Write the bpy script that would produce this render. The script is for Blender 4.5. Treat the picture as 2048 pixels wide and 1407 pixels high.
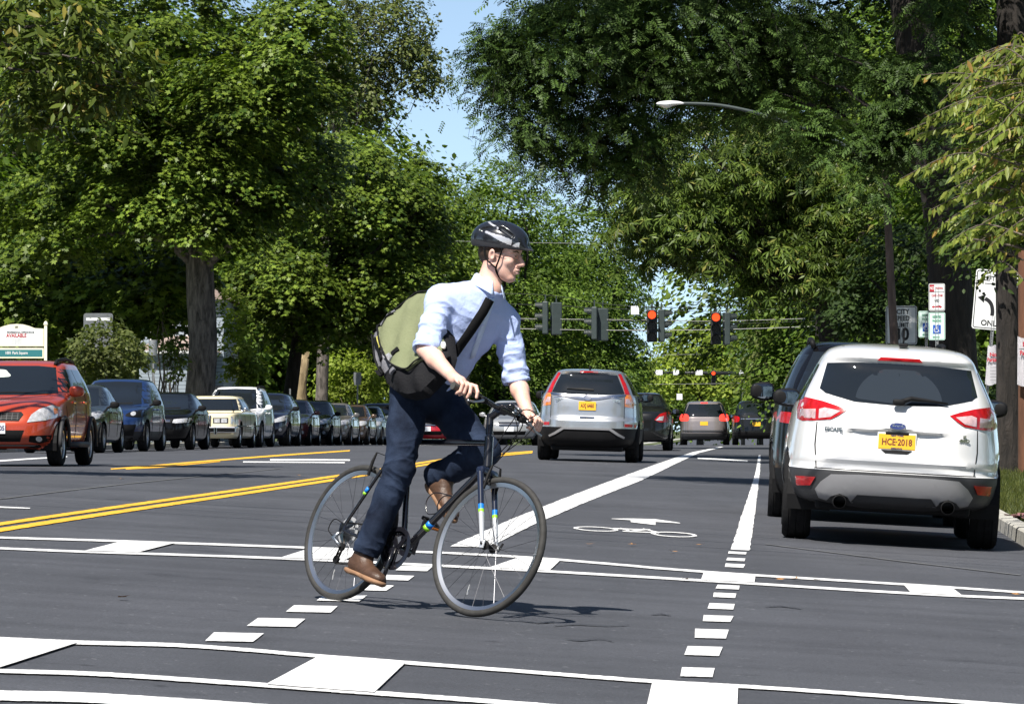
import bpy, bmesh, math, random
import numpy as np
from mathutils import Vector, Matrix, Euler

for _o in list(bpy.data.objects):
    bpy.data.objects.remove(_o, do_unlink=True)
SC = bpy.context.scene
COL = SC.collection

# ---------------------------------------------------------------- camera, sky, sun
F = 8500.0            # focal length in pixels of the 2048 px wide photograph
HC = 0.95             # eye height
cam_data = bpy.data.cameras.new('camera')
cam_data.sensor_width = 36.0
cam_data.lens = 36.0 * F / 2048.0
cam_data.clip_start = 0.5
cam_data.clip_end = 3000.0
cam = bpy.data.objects.new('camera', cam_data)
COL.objects.link(cam)
cam.location = (0, 0, HC)
cam.rotation_euler = (math.radians(90) + math.atan((852 - 703.5) / F), 0, 0)
SC.camera = cam

SUN_DIR = Vector((-0.29, -0.62, 1.0)).normalized()     # towards the sun
world = bpy.data.worlds.new('World')
SC.world = world
world.use_nodes = True
wn = world.node_tree
wn.nodes.clear()
_sky = wn.nodes.new('ShaderNodeTexSky')
_sky.sky_type = 'NISHITA'
_sky.sun_disc = False
_sky.sun_elevation = math.asin(SUN_DIR.z)
_sky.sun_rotation = math.atan2(SUN_DIR.x, SUN_DIR.y)
_sky.air_density = 1.0
_sky.ozone_density = 0.7
_sky.dust_density = 0.6
_bg = wn.nodes.new('ShaderNodeBackground')
_bg.inputs['Strength'].default_value = 0.055
# look a little higher into the sky dome than the horizon haze
_tc = wn.nodes.new('ShaderNodeTexCoord')
_va = wn.nodes.new('ShaderNodeVectorMath')
_va.operation = 'ADD'
_va.inputs[1].default_value = (0, 0, 0.10)
_vn = wn.nodes.new('ShaderNodeVectorMath')
_vn.operation = 'NORMALIZE'
wn.links.new(_tc.outputs['Generated'], _va.inputs[0])
wn.links.new(_va.outputs[0], _vn.inputs[0])
wn.links.new(_vn.outputs[0], _sky.inputs['Vector'])
_wo = wn.nodes.new('ShaderNodeOutputWorld')
# summer haze: the sky brightens and pales towards the horizon
_sp = wn.nodes.new('ShaderNodeSeparateXYZ')
_mr = wn.nodes.new('ShaderNodeMapRange')
_mr.interpolation_type = 'SMOOTHSTEP'
nset_ = lambda n, **k: [n.inputs.__getitem__(a.replace('_', ' ')).__setattr__('default_value', b) for a, b in k.items()]
nset_(_mr, From_Min=0.0, From_Max=0.30, To_Min=1.95, To_Max=0.95)
_ml = wn.nodes.new('ShaderNodeVectorMath')
_ml.operation = 'SCALE'
wn.links.new(_sky.outputs[0], _ml.inputs[0])
wn.links.new(_mr.outputs[0], _ml.inputs['Scale'])
wn.links.new(_tc.outputs['Generated'], _sp.inputs[0])
wn.links.new(_sp.outputs['Z'], _mr.inputs['Value'])
wn.links.new(_ml.outputs[0], _bg.inputs['Color'])
wn.links.new(_bg.outputs[0], _wo.inputs['Surface'])

sun_data = bpy.data.lights.new('sun', 'SUN')
sun_data.energy = 4.8
sun_data.angle = math.radians(0.53)
sun_data.color = (1.0, 0.955, 0.87)
sun = bpy.data.objects.new('sun', sun_data)
COL.objects.link(sun)
sun.location = (0, 0, 60)
sun.rotation_euler = SUN_DIR.to_track_quat('Z', 'Y').to_euler()

SC.view_settings.view_transform = 'Standard'
SC.view_settings.look = 'None'
SC.view_settings.exposure = 0.85
SC.view_settings.gamma = 1.0
SC.render.engine = 'CYCLES'
SC.cycles.max_bounces = 8
SC.cycles.transparent_max_bounces = 8
SC.cycles.use_denoising = True

# ---------------------------------------------------------------- helpers
PI = math.pi


def tab(pts, x):
    """smooth table lookup"""
    xs = [p[0] for p in pts]
    if x <= xs[0]:
        return pts[0][1]
    if x >= xs[-1]:
        return pts[-1][1]
    for i in range(len(xs) - 1):
        if x <= xs[i + 1]:
            u = (x - xs[i]) / (xs[i + 1] - xs[i])
            p0 = pts[max(i - 1, 0)]
            p1 = pts[i]
            p2 = pts[i + 1]
            p3 = pts[min(i + 2, len(pts) - 1)]
            h = p2[0] - p1[0]
            m1 = (p2[1] - p0[1]) / (p2[0] - p0[0]) * h
            m2 = (p3[1] - p1[1]) / (p3[0] - p1[0]) * h
            return ((2 * u ** 3 - 3 * u ** 2 + 1) * p1[1] + (u ** 3 - 2 * u ** 2 + u) * m1
                    + (-2 * u ** 3 + 3 * u ** 2) * p2[1] + (u ** 3 - u ** 2) * m2)


ZC = [(0, -0.02), (12, 0.0), (21, 0.04), (34, 0.14), (50, 0.27), (77, 0.37), (107, 0.36), (137, 0.33), (170, 0.17), (260, -0.8), (400, -1.6), (900, -2)]
KR = [(0, 0.058), (34, 0.058), (60, 0.04), (77, 0.03), (107, 0.008), (140, 0.0)]
KL = [(0, 0.058), (31, 0.058), (46, 0.03), (63, 0.004), (80, 0.0)]


def gz(x, y):
    """height of the road surface"""
    z = tab(ZC, y)
    if x > 0:
        return z - tab(KR, y) * min(x, 8)
    return z - tab(KL, y) * max(x, -14)


def at(px, py, d):
    """the point seen at a pixel of the photograph at depth d"""
    return Vector(((px - 1024) / F * d, d, HC + (852 - py) / F * d))


def gp(px, py, lift=0.0):
    """the point of the road seen at a pixel"""
    lo, hi = 5.0, None
    d = 8.0
    prev = None
    while d < 190:
        p = at(px, py, d)
        f = p.z - gz(p.x, d)
        if prev is not None and f <= 0:
            lo, hi = prev, d
            break
        prev = d
        d += 0.5
    if hi is None:
        # grazing: take the closest
        best = min((abs(at(px, py, q).z - gz(at(px, py, q).x, q)), q) for q in np.arange(80, 190, 1.0))
        hi = lo = best[1]
    for _ in range(30):
        m = 0.5 * (lo + hi)
        p = at(px, py, m)
        if p.z - gz(p.x, m) > 0:
            lo = m
        else:
            hi = m
    p = at(px, py, hi)
    return Vector((p.x, p.y, gz(p.x, p.y) + lift))


AL = math.atan((1549 - 1024) / F)         # the street's heading, to the right of the camera axis
UX, UY = math.sin(AL), math.cos(AL)


def nset(node, **kw):
    for k, v in kw.items():
        node.inputs[k.replace('_', ' ')].default_value = v


MATS = {}


def mat(name, col, rough=0.6, metal=0.0, var=0.0, vscale=6.0, bump=0.0, bscale=40.0, coat=0.0, spec=0.4,
        emit=None, emit_s=0.0, trans=0.0, alpha=1.0, sheen=0.0, vcol2=None, detail=4.0):
    """a procedural material: base colour broken up by noise, optional bump"""
    if name in MATS:
        return MATS[name]
    m = bpy.data.materials.new(name)
    m.use_nodes = True
    nt = m.node_tree
    b = nt.nodes['Principled BSDF']
    c = (col[0], col[1], col[2], 1)
    nset(b, Base_Color=c, Roughness=rough, Metallic=metal)
    b.inputs['Specular IOR Level'].default_value = spec
    b.inputs['Coat Weight'].default_value = coat
    b.inputs['Coat Roughness'].default_value = 0.04
    if trans:
        b.inputs['Transmission Weight'].default_value = trans
    if sheen:
        b.inputs['Sheen Weight'].default_value = sheen
    if alpha < 1:
        b.inputs['Alpha'].default_value = alpha
    if emit:
        b.inputs['Emission Color'].default_value = (*emit, 1)
        b.inputs['Emission Strength'].default_value = emit_s
    tc = nt.nodes.new('ShaderNodeTexCoord')
    if var > 0:
        n = nt.nodes.new('ShaderNodeTexNoise')
        nset(n, Scale=vscale, Detail=detail, Roughness=0.6)
        nt.links.new(tc.outputs['Object'], n.inputs['Vector'])
        mx = nt.nodes.new('ShaderNodeMix')
        mx.data_type = 'RGBA'
        c2 = vcol2 or tuple(max(0, x * (1 - var)) for x in col)
        c1 = col if vcol2 else tuple(x * (1 + var) for x in col)
        mx.inputs[6].default_value = (*c2, 1)
        mx.inputs[7].default_value = (*c1, 1)
        rp = nt.nodes.new('ShaderNodeMapRange')
        nset(rp, From_Min=0.3, From_Max=0.7)
        nt.links.new(n.outputs['Fac'], rp.inputs['Value'])
        nt.links.new(rp.outputs[0], mx.inputs[0])
        nt.links.new(mx.outputs[2], b.inputs['Base Color'])
    if bump > 0:
        n2 = nt.nodes.new('ShaderNodeTexNoise')
        nset(n2, Scale=bscale, Detail=5.0, Roughness=0.6)
        nt.links.new(tc.outputs['Object'], n2.inputs['Vector'])
        bp = nt.nodes.new('ShaderNodeBump')
        nset(bp, Strength=bump, Distance=0.02)
        nt.links.new(n2.outputs['Fac'], bp.inputs['Height'])
        nt.links.new(bp.outputs[0], b.inputs['Normal'])
    MATS[name] = m
    return m


def link(name, mesh, material=None, parent=None, smooth=False):
    o = bpy.data.objects.new(name, mesh)
    COL.objects.link(o)
    if material is not None and len(mesh.materials) == 0:
        mesh.materials.append(material)
    if parent is not None:
        o.parent = parent
    if smooth and len(mesh.polygons):
        mesh.polygons.foreach_set('use_smooth', [True] * len(mesh.polygons))
    return o


def bmobj(name, bm, material=None, parent=None, smooth=False, sharp=None):
    me = bpy.data.meshes.new(name)
    bmesh.ops.recalc_face_normals(bm, faces=bm.faces[:])
    bm.to_mesh(me)
    bm.free()
    o = link(name, me, material, parent, smooth)
    if sharp is not None and smooth:
        me.set_sharp_from_angle(angle=math.radians(sharp))
    return o


def pymesh(name, verts, faces, material=None, parent=None, smooth=False):
    me = bpy.data.meshes.new(name)
    me.from_pydata([tuple(v) for v in verts], [], faces)
    me.update()
    return link(name, me, material, parent, smooth)


def thing(name, label, cat, loc=(0, 0, 0), rot=(0, 0, 0), group=None):
    o = bpy.data.objects.new(name, None)
    COL.objects.link(o)
    o.empty_display_size = 0.2
    o.location = loc
    o.rotation_euler = rot
    return tag(o, label, cat, group)


def tag(o, label, cat, group=None):
    o['label'] = label
    o['category'] = cat
    if group:
        o['group'] = group
    return o


def struct(o, kind='structure'):
    o['kind'] = kind
    return o


def add_box(bm, c, s, rot=None, bevel=0.0):
    """box centred at c with full sizes s"""
    r = bmesh.ops.create_cube(bm, size=1.0)
    vs = r['verts']
    for v in vs:
        v.co = Vector((v.co.x * s[0], v.co.y * s[1], v.co.z * s[2]))
    if bevel > 0:
        es = list({e for v in vs for e in v.link_edges})
        rb = bmesh.ops.bevel(bm, geom=es, offset=bevel, segments=2, affect='EDGES', profile=0.5)
        vs = list({v for f in rb['faces'] for v in f.verts} | {v for v in vs if v.is_valid})
    M = Matrix.Translation(c)
    if rot is not None:
        M = M @ (rot if isinstance(rot, Matrix) else Euler(rot).to_matrix().to_4x4())
    for v in vs:
        v.co = M @ v.co
    return vs


def frame_of(t):
    t = t.normalized()
    a = Vector((0, 0, 1)) if abs(t.z) < 0.9 else Vector((1, 0, 0))
    u = t.cross(a).normalized()
    return u, t.cross(u).normalized()


def add_tube(bm, pts, r, seg=10, closed=False, cap=True, flat=1.0):
    """tube along a polyline, r a number or one per point"""
    pts = [Vector(p) for p in pts]
    n = len(pts)
    rs = [r] * n if not hasattr(r, '__len__') else list(r)
    rings = []
    u = None
    for i in range(n):
        if closed:
            t = pts[(i + 1) % n] - pts[i - 1]
        else:
            t = pts[min(i + 1, n - 1)] - pts[max(i - 1, 0)]
        t = t.normalized()
        if u is None:
            u, w = frame_of(t)
        else:
            u = (u - t * u.dot(t))
            u = u.normalized() if u.length > 1e-6 else frame_of(t)[0]
            w = t.cross(u)
        rings.append([bm.verts.new(pts[i] + u * (math.cos(2 * PI * k / seg) * rs[i]) + w * (math.sin(2 * PI * k / seg) * rs[i] * flat)) for k in range(seg)])
    m = n if closed else n - 1
    for i in range(m):
        a, b = rings[i], rings[(i + 1) % n]
        for k in range(seg):
            bm.faces.new((a[k], a[(k + 1) % seg], b[(k + 1) % seg], b[k]))
    if cap and not closed:
        bm.faces.new(rings[0][::-1])
        bm.faces.new(rings[-1])
    return rings


def add_lathe(bm, prof, axis='x', seg=32, M=None, close=False):
    """revolve profile [(r, a)] about an axis"""
    rings = []
    for r, a in prof:
        ring = []
        for k in range(seg):
            c, s = math.cos(2 * PI * k / seg) * r, math.sin(2 * PI * k / seg) * r
            p = {'x': (a, c, s), 'y': (c, a, s), 'z': (c, s, a)}[axis]
            p = Vector(p)
            ring.append(bm.verts.new(M @ p if M is not None else p))
        rings.append(ring)
    m = len(rings) if close else len(rings) - 1
    for i in range(m):
        a, b = rings[i], rings[(i + 1) % len(rings)]
        for k in range(seg):
            bm.faces.new((a[k], a[(k + 1) % seg], b[(k + 1) % seg], b[k]))
    return rings


def catmull(pts, n=6, closed=False):
    pts = [Vector(p) for p in pts]
    out = []
    N = len(pts)
    rng = N if closed else N - 1
    for i in range(rng):
        if closed:
            p0, p1, p2, p3 = pts[i - 1], pts[i], pts[(i + 1) % N], pts[(i + 2) % N]
        else:
            p0, p1, p2, p3 = pts[max(i - 1, 0)], pts[i], pts[i + 1], pts[min(i + 2, N - 1)]
        for k in range(n):
            t = k / n
            out.append(0.5 * ((2 * p1) + (p2 - p0) * t + (2 * p0 - 5 * p1 + 4 * p2 - p3) * t * t + (3 * p1 - p0 - 3 * p2 + p3) * t ** 3))
    if not closed:
        out.append(pts[-1])
    return out


def text_mesh(s, size, align='CENTER', extrude=0.0, bold=0.0, sx=1.0):
    """lettering lying in the local xy plane"""
    cu = bpy.data.curves.new('lettering', 'FONT')
    cu.body = s
    cu.size = size
    cu.align_x = align
    cu.align_y = 'CENTER'
    cu.extrude = extrude
    cu.offset = bold
    cu.resolution_u = 3
    o = bpy.data.objects.new('lettering', cu)
    COL.objects.link(o)
    bpy.context.view_layer.update()
    dg = bpy.context.evaluated_depsgraph_get()
    me = bpy.data.meshes.new_from_object(o.evaluated_get(dg))
    bpy.data.objects.remove(o, do_unlink=True)
    bpy.data.curves.remove(cu)
    if sx != 1.0:
        me.transform(Matrix.Diagonal((sx, 1, 1, 1)))
    return me


def text_obj(name, s, size, M, material, parent, bold=0.0, sx=1.0, extrude=0.001):
    me = text_mesh(s, size, extrude=extrude, bold=bold, sx=sx)
    me.transform(M)
    me.materials.clear()
    return link(name, me, material, parent)
# ---------------------------------------------------------------- ground, road, markings
def road_material():
    m = bpy.data.materials.new('fresh_asphalt')
    m.use_nodes = True
    nt = m.node_tree
    L = nt.links
    b = nt.nodes['Principled BSDF']
    tc = nt.nodes.new('ShaderNodeTexCoord')

    def noise(scale, detail, rough=0.6, stretch=None):
        n = nt.nodes.new('ShaderNodeTexNoise')
        nset(n, Scale=scale, Detail=detail, Roughness=rough)
        if stretch:
            mp = nt.nodes.new('ShaderNodeMapping')
            mp.inputs['Scale'].default_value = stretch
            mp.inputs['Rotation'].default_value = (0, 0, AL)
            L.new(tc.outputs['Object'], mp.inputs['Vector'])
            L.new(mp.outputs[0], n.inputs['Vector'])
        else:
            L.new(tc.outputs['Object'], n.inputs['Vector'])
        return n

    def ramp(n, a, b_, c1, c2):
        r = nt.nodes.new('ShaderNodeValToRGB')
        r.color_ramp.elements[0].position = a
        r.color_ramp.elements[1].position = b_
        r.color_ramp.elements[0].color = (*c1, 1)
        r.color_ramp.elements[1].color = (*c2, 1)
        L.new(n.outputs['Fac'], r.inputs['Fac'])
        return r

    def mul(a, b_, fac=1.0):
        x = nt.nodes.new('ShaderNodeMix')
        x.data_type = 'RGBA'
        x.blend_type = 'MULTIPLY'
        x.inputs[0].default_value = fac
        L.new(a, x.inputs[6])
        L.new(b_, x.inputs[7])
        return x.outputs[2]
    big = ramp(noise(0.35, 4), 0.3, 0.7, (0.050, 0.0525, 0.0615), (0.068, 0.071, 0.083))
    lane = ramp(noise(1.0, 3, 0.5, (0.15, 2.2, 1.0)), 0.3, 0.7, (0.86, 0.86, 0.86), (1.10, 1.10, 1.10))
    across = ramp(noise(1.0, 5, 0.6, (1.6, 0.12, 1.0)), 0.3, 0.72, (0.9, 0.9, 0.9), (1.1, 1.1, 1.1))
    grit = ramp(noise(95, 4, 0.8), 0.33, 0.72, (0.5, 0.5, 0.5), (1.6, 1.6, 1.6))
    speck = ramp(noise(22, 2, 0.5), 0.70, 0.75, (1, 1, 1), (3.0, 2.9, 2.7))
    c = mul(big.outputs[0], lane.outputs[0])
    c = mul(c, across.outputs[0])
    c = mul(c, grit.outputs[0])
    c = mul(c, speck.outputs[0])
    stain = ramp(noise(1.7, 6, 0.7), 0.28, 0.42, (0.66, 0.66, 0.67), (1, 1, 1))
    c = mul(c, stain.outputs[0])
    drip = ramp(noise(7.0, 3, 0.5), 0.25, 0.33, (0.55, 0.55, 0.56), (1, 1, 1))
    c = mul(c, drip.outputs[0])
    L.new(c, b.inputs['Base Color'])
    nset(b, Roughness=0.72)
    b.inputs['Specular IOR Level'].default_value = 0.35
    bp = nt.nodes.new('ShaderNodeBump')
    nset(bp, Strength=0.5, Distance=0.006)
    n3 = noise(160, 3, 0.7)
    L.new(n3.outputs['Fac'], bp.inputs['Height'])
    L.new(bp.outputs[0], b.inputs['Normal'])
    return m


M_ROAD = road_material()
M_GRASS_BASE = mat('lawn_soil', (0.06, 0.075, 0.022), 0.95, var=0.5, vscale=1.5, bump=0.6, bscale=30)
M_CONC = mat('kerb_concrete', (0.36, 0.35, 0.32), 0.85, var=0.3, vscale=5, bump=0.3, bscale=60)
M_WALK = mat('pavement_concrete', (0.36, 0.35, 0.33), 0.85, var=0.18, vscale=2, bump=0.2, bscale=60)
M_WHITE = mat('white_road_paint', (0.84, 0.84, 0.84), 0.6, var=0.10, vscale=3.5, bump=0.2, bscale=160, vcol2=(0.52, 0.52, 0.53), detail=8.0)


def worn(m, lo, hi):
    """paint worn through to the asphalt in small flecks"""
    nt = m.node_tree
    tc = nt.nodes.new('ShaderNodeTexCoord')
    n = nt.nodes.new('ShaderNodeTexNoise')
    nset(n, Scale=55.0, Detail=5.0, Roughness=0.75)
    nt.links.new(tc.outputs['Object'], n.inputs['Vector'])
    r = nt.nodes.new('ShaderNodeMapRange')
    nset(r, From_Min=lo, From_Max=hi)
    nt.links.new(n.outputs['Fac'], r.inputs['Value'])
    nt.links.new(r.outputs[0], nt.nodes['Principled BSDF'].inputs['Alpha'])


worn(M_WHITE, .31, .37)
M_YEL = mat('yellow_road_paint', (0.72, 0.39, 0.03), 0.6, var=0.16, vscale=8, bump=0.2, bscale=160)

worn(M_YEL, .31, .37)
ys = list(np.arange(-6, 60, 1.0)) + list(np.arange(60, 180, 2.5)) + list(np.arange(180, 420, 10)) + [500, 700, 1200]
xs = [-24 + 0.75 * i for i in range(63)]


def sheet(name, xa, xb, lift, material, ys=ys, step=0.75, drop=0.0):
    """strip of ground between two lateral bounds given as functions of y"""
    verts, faces = [], []
    n = None
    for y in ys:
        a, b_ = xa(y), xb(y)
        if n is None:
            n = max(2, int((xb(60) - xa(60)) / step))
        for i in range(n + 1):
            x = a + (b_ - a) * i / n
            verts.append((x, y, gz(x, y) + lift))
    for j in range(len(ys) - 1):
        for i in range(n):
            k = j * (n + 1) + i
            faces.append((k, k + 1, k + n + 2, k + n + 1))
    return pymesh(name, verts, faces, material, smooth=True)


# the far ground that reaches the horizon
def KXL(y):
    return -17.0 + 0.0617 * y      # left kerb line


_kr = gp(2030, 1082)
_kx0 = _kr.x - 0.0617 * _kr.y


def KXR(y):
    return _kx0 + 0.0617 * max(y, 0) + (0.004 * (27 - y) ** 2 if y < 27 else 0)   # right kerb line, swinging out at the corner


base = pymesh('ground', [(-1500, -50, -2.6), (1500, -50, -2.6), (1500, 2800, -2.6), (-1500, 2800, -2.6)], [(0, 1, 2, 3)], M_GRASS_BASE)
struct(base)
road = struct(sheet('road', lambda y: -24.0 if y < 40 else KXL(y) - 0.02 + min(0, (55 - y) * 0.4) * 0, lambda y: KXR(y) + 0.02, 0.0, M_ROAD))
ys_r = [y for y in ys if y >= 5]
ys_l = [y for y in ys if y >= 40]


def kerb(name, fx, side, ys, w=0.16, h=0.13):
    bm = bmesh.new()
    prof = [(0, -0.05), (0.012, h - 0.015), (0.03, h), (w, h), (w, -0.05)]
    yy = []
    for a, b_ in zip(ys[:-1], ys[1:]):
        yy += [a]
    prev = None
    for y in yy:
        x0 = fx(y)
        ring = [bm.verts.new((x0 + side * a, y, gz(x0, y) + hh)) for a, hh in prof]
        if prev:
            for k in range(len(prof) - 1):
                bm.faces.new((prev[k], prev[k + 1], ring[k + 1], ring[k]))
        prev = ring
    return struct(bmobj(name, bm, M_CONC))


kerb('kerb', KXR, 1, ys_r)
kerb('kerb', KXL, -1, ys_l)
verge_r = struct(sheet('grass_verge', lambda y: KXR(y) + 0.155, lambda y: KXR(y) + 2.4, 0.11, M_GRASS_BASE, ys_r))
walk_r = struct(sheet('pavement', lambda y: KXR(y) + 2.4, lambda y: KXR(y) + 4.2, 0.115, M_WALK, ys_r))
lawn_r = struct(sheet('lawn', lambda y: KXR(y) + 4.2, lambda y: KXR(y) + 60, 0.11, M_GRASS_BASE, ys_r, step=4))
verge_l = struct(sheet('grass_verge', lambda y: KXL(y) - 3.0, lambda y: KXL(y) - 0.155, 0.11, M_GRASS_BASE, ys_l))
walk_l = struct(sheet('pavement', lambda y: KXL(y) - 4.8, lambda y: KXL(y) - 3.0, 0.115, M_WALK, ys_l))
lawn_l = struct(sheet('lawn', lambda y: KXL(y) - 60, lambda y: KXL(y) - 4.8, 0.11, M_GRASS_BASE, ys_l, step=4))

# --- markings: every corner is a point of the road
LIFT = 0.006
PR = random.Random(3)


def strip(bm, A, B, n=10, lift=LIFT):
    """band between two polylines of pixels"""
    def dens(P):
        out = []
        for a, b_ in zip(P[:-1], P[1:]):
            for k in range(n):
                out.append((a[0] + (b_[0] - a[0]) * k / n, a[1] + (b_[1] - a[1]) * k / n))
        out.append(P[-1])
        return out
    n *= 2
    a, b_ = dens(A), dens(B)

    def edge(p):
        """a slightly ragged edge, as rollers and thermoplastic leave it"""
        q = gp(*p, lift)
        return q + Vector((PR.uniform(-.006, .006), PR.uniform(-.007, .007), 0))
    va = [bm.verts.new(edge(p)) for p in a]
    vb = [bm.verts.new(edge(p)) for p in b_]
    for i in range(len(va) - 1):
        bm.faces.new((va[i], va[i + 1], vb[i + 1], vb[i]))


def line(bm, P, th, n=10):
    """a line of pixel thickness th (or one per point), thick along y"""
    t = list(th) if hasattr(th, '__len__') else [th] * len(P)
    if len(P) > 3:
        Q = catmull([(x, y, q) for (x, y), q in zip(P, t)], 4)
        P, t, n = [(q.x, q.y) for q in Q], [q.z for q in Q], 4
    strip(bm, [(x, y - q / 2) for (x, y), q in zip(P, t)], [(x, y + q / 2) for (x, y), q in zip(P, t)], n)


def quad(bm, c, lift=LIFT + 0.003):
    strip(bm, [c[0], c[1]], [c[3], c[2]], 5, lift)


bm = bmesh.new()
line(bm, [(-60, 1072), (0, 1075.5), (250, 1083), (620, 1096), (1024, 1113), (1410, 1144), (1810, 1169), (2060, 1186)], [3.6, 3.8, 4, 4, 4.2, 4.2, 4.2, 4.2])
line(bm, [(-60, 1094), (0, 1097), (170, 1104), (560, 1117), (1000, 1138), (1400, 1161), (1820, 1187), (2060, 1198)], [4, 4, 4.2, 4.4, 4.6, 4.6, 4.6, 4.6])
for c in [[(246, 1083), (351, 1087), (276, 1106), (170, 1103)], [(622, 1097), (722, 1101), (690, 1121), (560, 1117)],
          [(1036, 1117), (1121, 1122), (1099, 1143), (980, 1136)], [(1408, 1143), (1511, 1150), (1509, 1166), (1401, 1161)],
          [(1806, 1168), (1900, 1175), (1925, 1192), (1822, 1186)]]:
    quad(bm, c)
struct(bmobj('crosswalk', bm, M_WHITE))
bm = bmesh.new()
line(bm, [(-120, 1273), (0, 1279), (160, 1286), (350, 1291), (500, 1301), (640, 1313), (1024, 1342), (1300, 1363), (1574, 1379), (1960, 1407), (2100, 1417)], [7, 8, 8, 7.5, 7, 7, 7, 7, 7, 7, 7])
line(bm, [(-120, 1338), (0, 1343), (215, 1350), (525, 1371), (750, 1387), (1024, 1407), (1300, 1430)], [8, 8, 8.5, 8.5, 9, 9, 9])
line(bm, [(-120, 1386), (0, 1392), (165, 1396), (400, 1410), (700, 1432)], [18, 20, 20, 20, 20])
for c in [[(-170, 1272), (155, 1287), (-10, 1341), (-380, 1330)], [(640, 1314), (813, 1328), (749, 1387), (530, 1371)],
          [(1302, 1364), (1474, 1376), (1474, 1440), (1288, 1430)]]:
    quad(bm, c)
struct(bmobj('crosswalk', bm, M_WHITE))

bm = bmesh.new()
for x, y, w, h in [(470, 1275, 100, 17), (552, 1245.5, 95, 16), (625, 1218.5, 88, 13), (685, 1196.5, 84, 12), (748, 1176, 66, 10.5), (795, 1156, 56, 9.5), (828, 1137.5, 64, 9)]:
    s = h * 1.3
    quad(bm, [(x - w / 2 + s * .5, y - h / 2 - 1), (x + w / 2 + s * .5, y - h / 2 + 1), (x + w / 2 - s * .5, y + h / 2 + 1), (x - w / 2 - s * .5, y + h / 2 - 1)], LIFT)
for x, y, w, h in [(740, 970, 135, 36), (765, 885, 135, 36), (797, 816, 130, 36), (822, 755, 115, 24), (838, 706, 100, 22), (852, 662, 92, 18), (863, 629, 88, 16), (890, 543, 75, 14), (896, 518, 72, 11), (902, 492, 70, 9)]:
    x, y, w, h = 1024 + x / 2, 860 + y / 2, w / 2, h / 2
    s = h * 0.25
    quad(bm, [(x - w / 2 + s * .5, y - h / 2 - 1), (x + w / 2 + s * .5, y - h / 2 + 1), (x + w / 2 - s * .5, y + h / 2 + 1), (x - w / 2 - s * .5, y + h / 2 - 1)], LIFT)
struct(bmobj('dotted_lane_lines', bm, M_WHITE))

bm = bmesh.new()
strip(bm, [(900, 1093), (1024, 1038), (1130, 996), (1244, 953), (1330, 922), (1385, 904), (1440, 893)], [(976, 1095), (1066, 1050), (1170, 1005), (1284, 960), (1352, 927), (1398, 905.5), (1447, 893.5)], 14)
strip(bm, [(1462, 1099), (1485, 1025), (1502, 975), (1512, 940), (1517, 910)], [(1499, 1101), (1510, 1025), (1516, 975), (1520, 940), (1521, 910)], 14)
struct(bmobj('bike_lane_lines', bm, M_WHITE))

bm = bmesh.new()
for cx, cy, rx, ry in [(1192, 1058, 45, 4.6), (1348, 1069, 46, 5)]:
    ring_o = [(cx + rx * math.cos(2 * PI * k / 28), cy + ry * math.sin(2 * PI * k / 28) + (rx * math.cos(2 * PI * k / 28)) * 0.05) for k in range(29)]
    ring_i = [(cx + (rx - 8) * math.cos(2 * PI * k / 28), cy + (ry - 1.5) * math.sin(2 * PI * k / 28) + ((rx - 8) * math.cos(2 * PI * k / 28)) * 0.05) for k in range(29)]
    strip(bm, ring_o, ring_i, 1)
for a, b_, t in [((1226, 1057), (1300, 1059.5), 2.0), ((1245, 1062.5), (1318, 1065.5), 1.8), ((1240, 1056), (1262, 1063), 2.2), ((1285, 1057.5), (1318, 1065.5), 2.2), ((1262, 1062), (1300, 1059), 1.8)]:
    line(bm, [a, b_], t, 4)
line(bm, [(1262, 1041), (1312, 1046)], [7, 8], 4)
strip(bm, [(1222, 1037.2), (1268, 1037.2), (1312, 1038.5), (1360, 1045.5)], [(1222, 1038), (1262, 1040.5), (1316, 1044.2), (1360, 1047)], 4)
struct(bmobj('bicycle_symbol_and_arrow', bm, M_WHITE))

bm = bmesh.new()
line(bm, [(-80, 1021), (0, 1014.5), (60, 1017)], [3, 3, 1.6])
line(bm, [(-60, 924.5), (0, 921.5), (60, 917.5), (135, 913)], [3, 3, 2.6, 2])
line(bm, [(540, 919.5), (600, 919.3), (700, 920)], 3.0)
line(bm, [(487, 923.6), (600, 924.2), (690, 925)], 2.4)
line(bm, [(1395, 916), (1440, 918.2), (1495, 922)], 2.6)
struct(bmobj('lane_edge_lines', bm, M_WHITE))
bm = bmesh.new()
line(bm, [(-120, 1067), (0, 1048.5), (250, 1012), (500, 977), (740, 942), (900, 917), (1065, 902.5)], [6.5, 6, 5.2, 4.6, 4, 3, 2.6], 12)
line(bm, [(-120, 1081), (0, 1060.5), (250, 1022), (500, 985), (740, 948.5), (900, 921.5), (1065, 905)], [8, 7.5, 6.2, 5.2, 4.2, 3, 2.2], 12)
line(bm, [(222, 938), (300, 932), (420, 921.5), (560, 910.5), (700, 901)], [2.2, 3, 3, 3, 2.4], 12)
line(bm, [(252, 938), (320, 934), (440, 922.8)], [2.0, 2.4, 1.2], 12)
struct(bmobj('yellow_centre_lines', bm, M_YEL))

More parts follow.
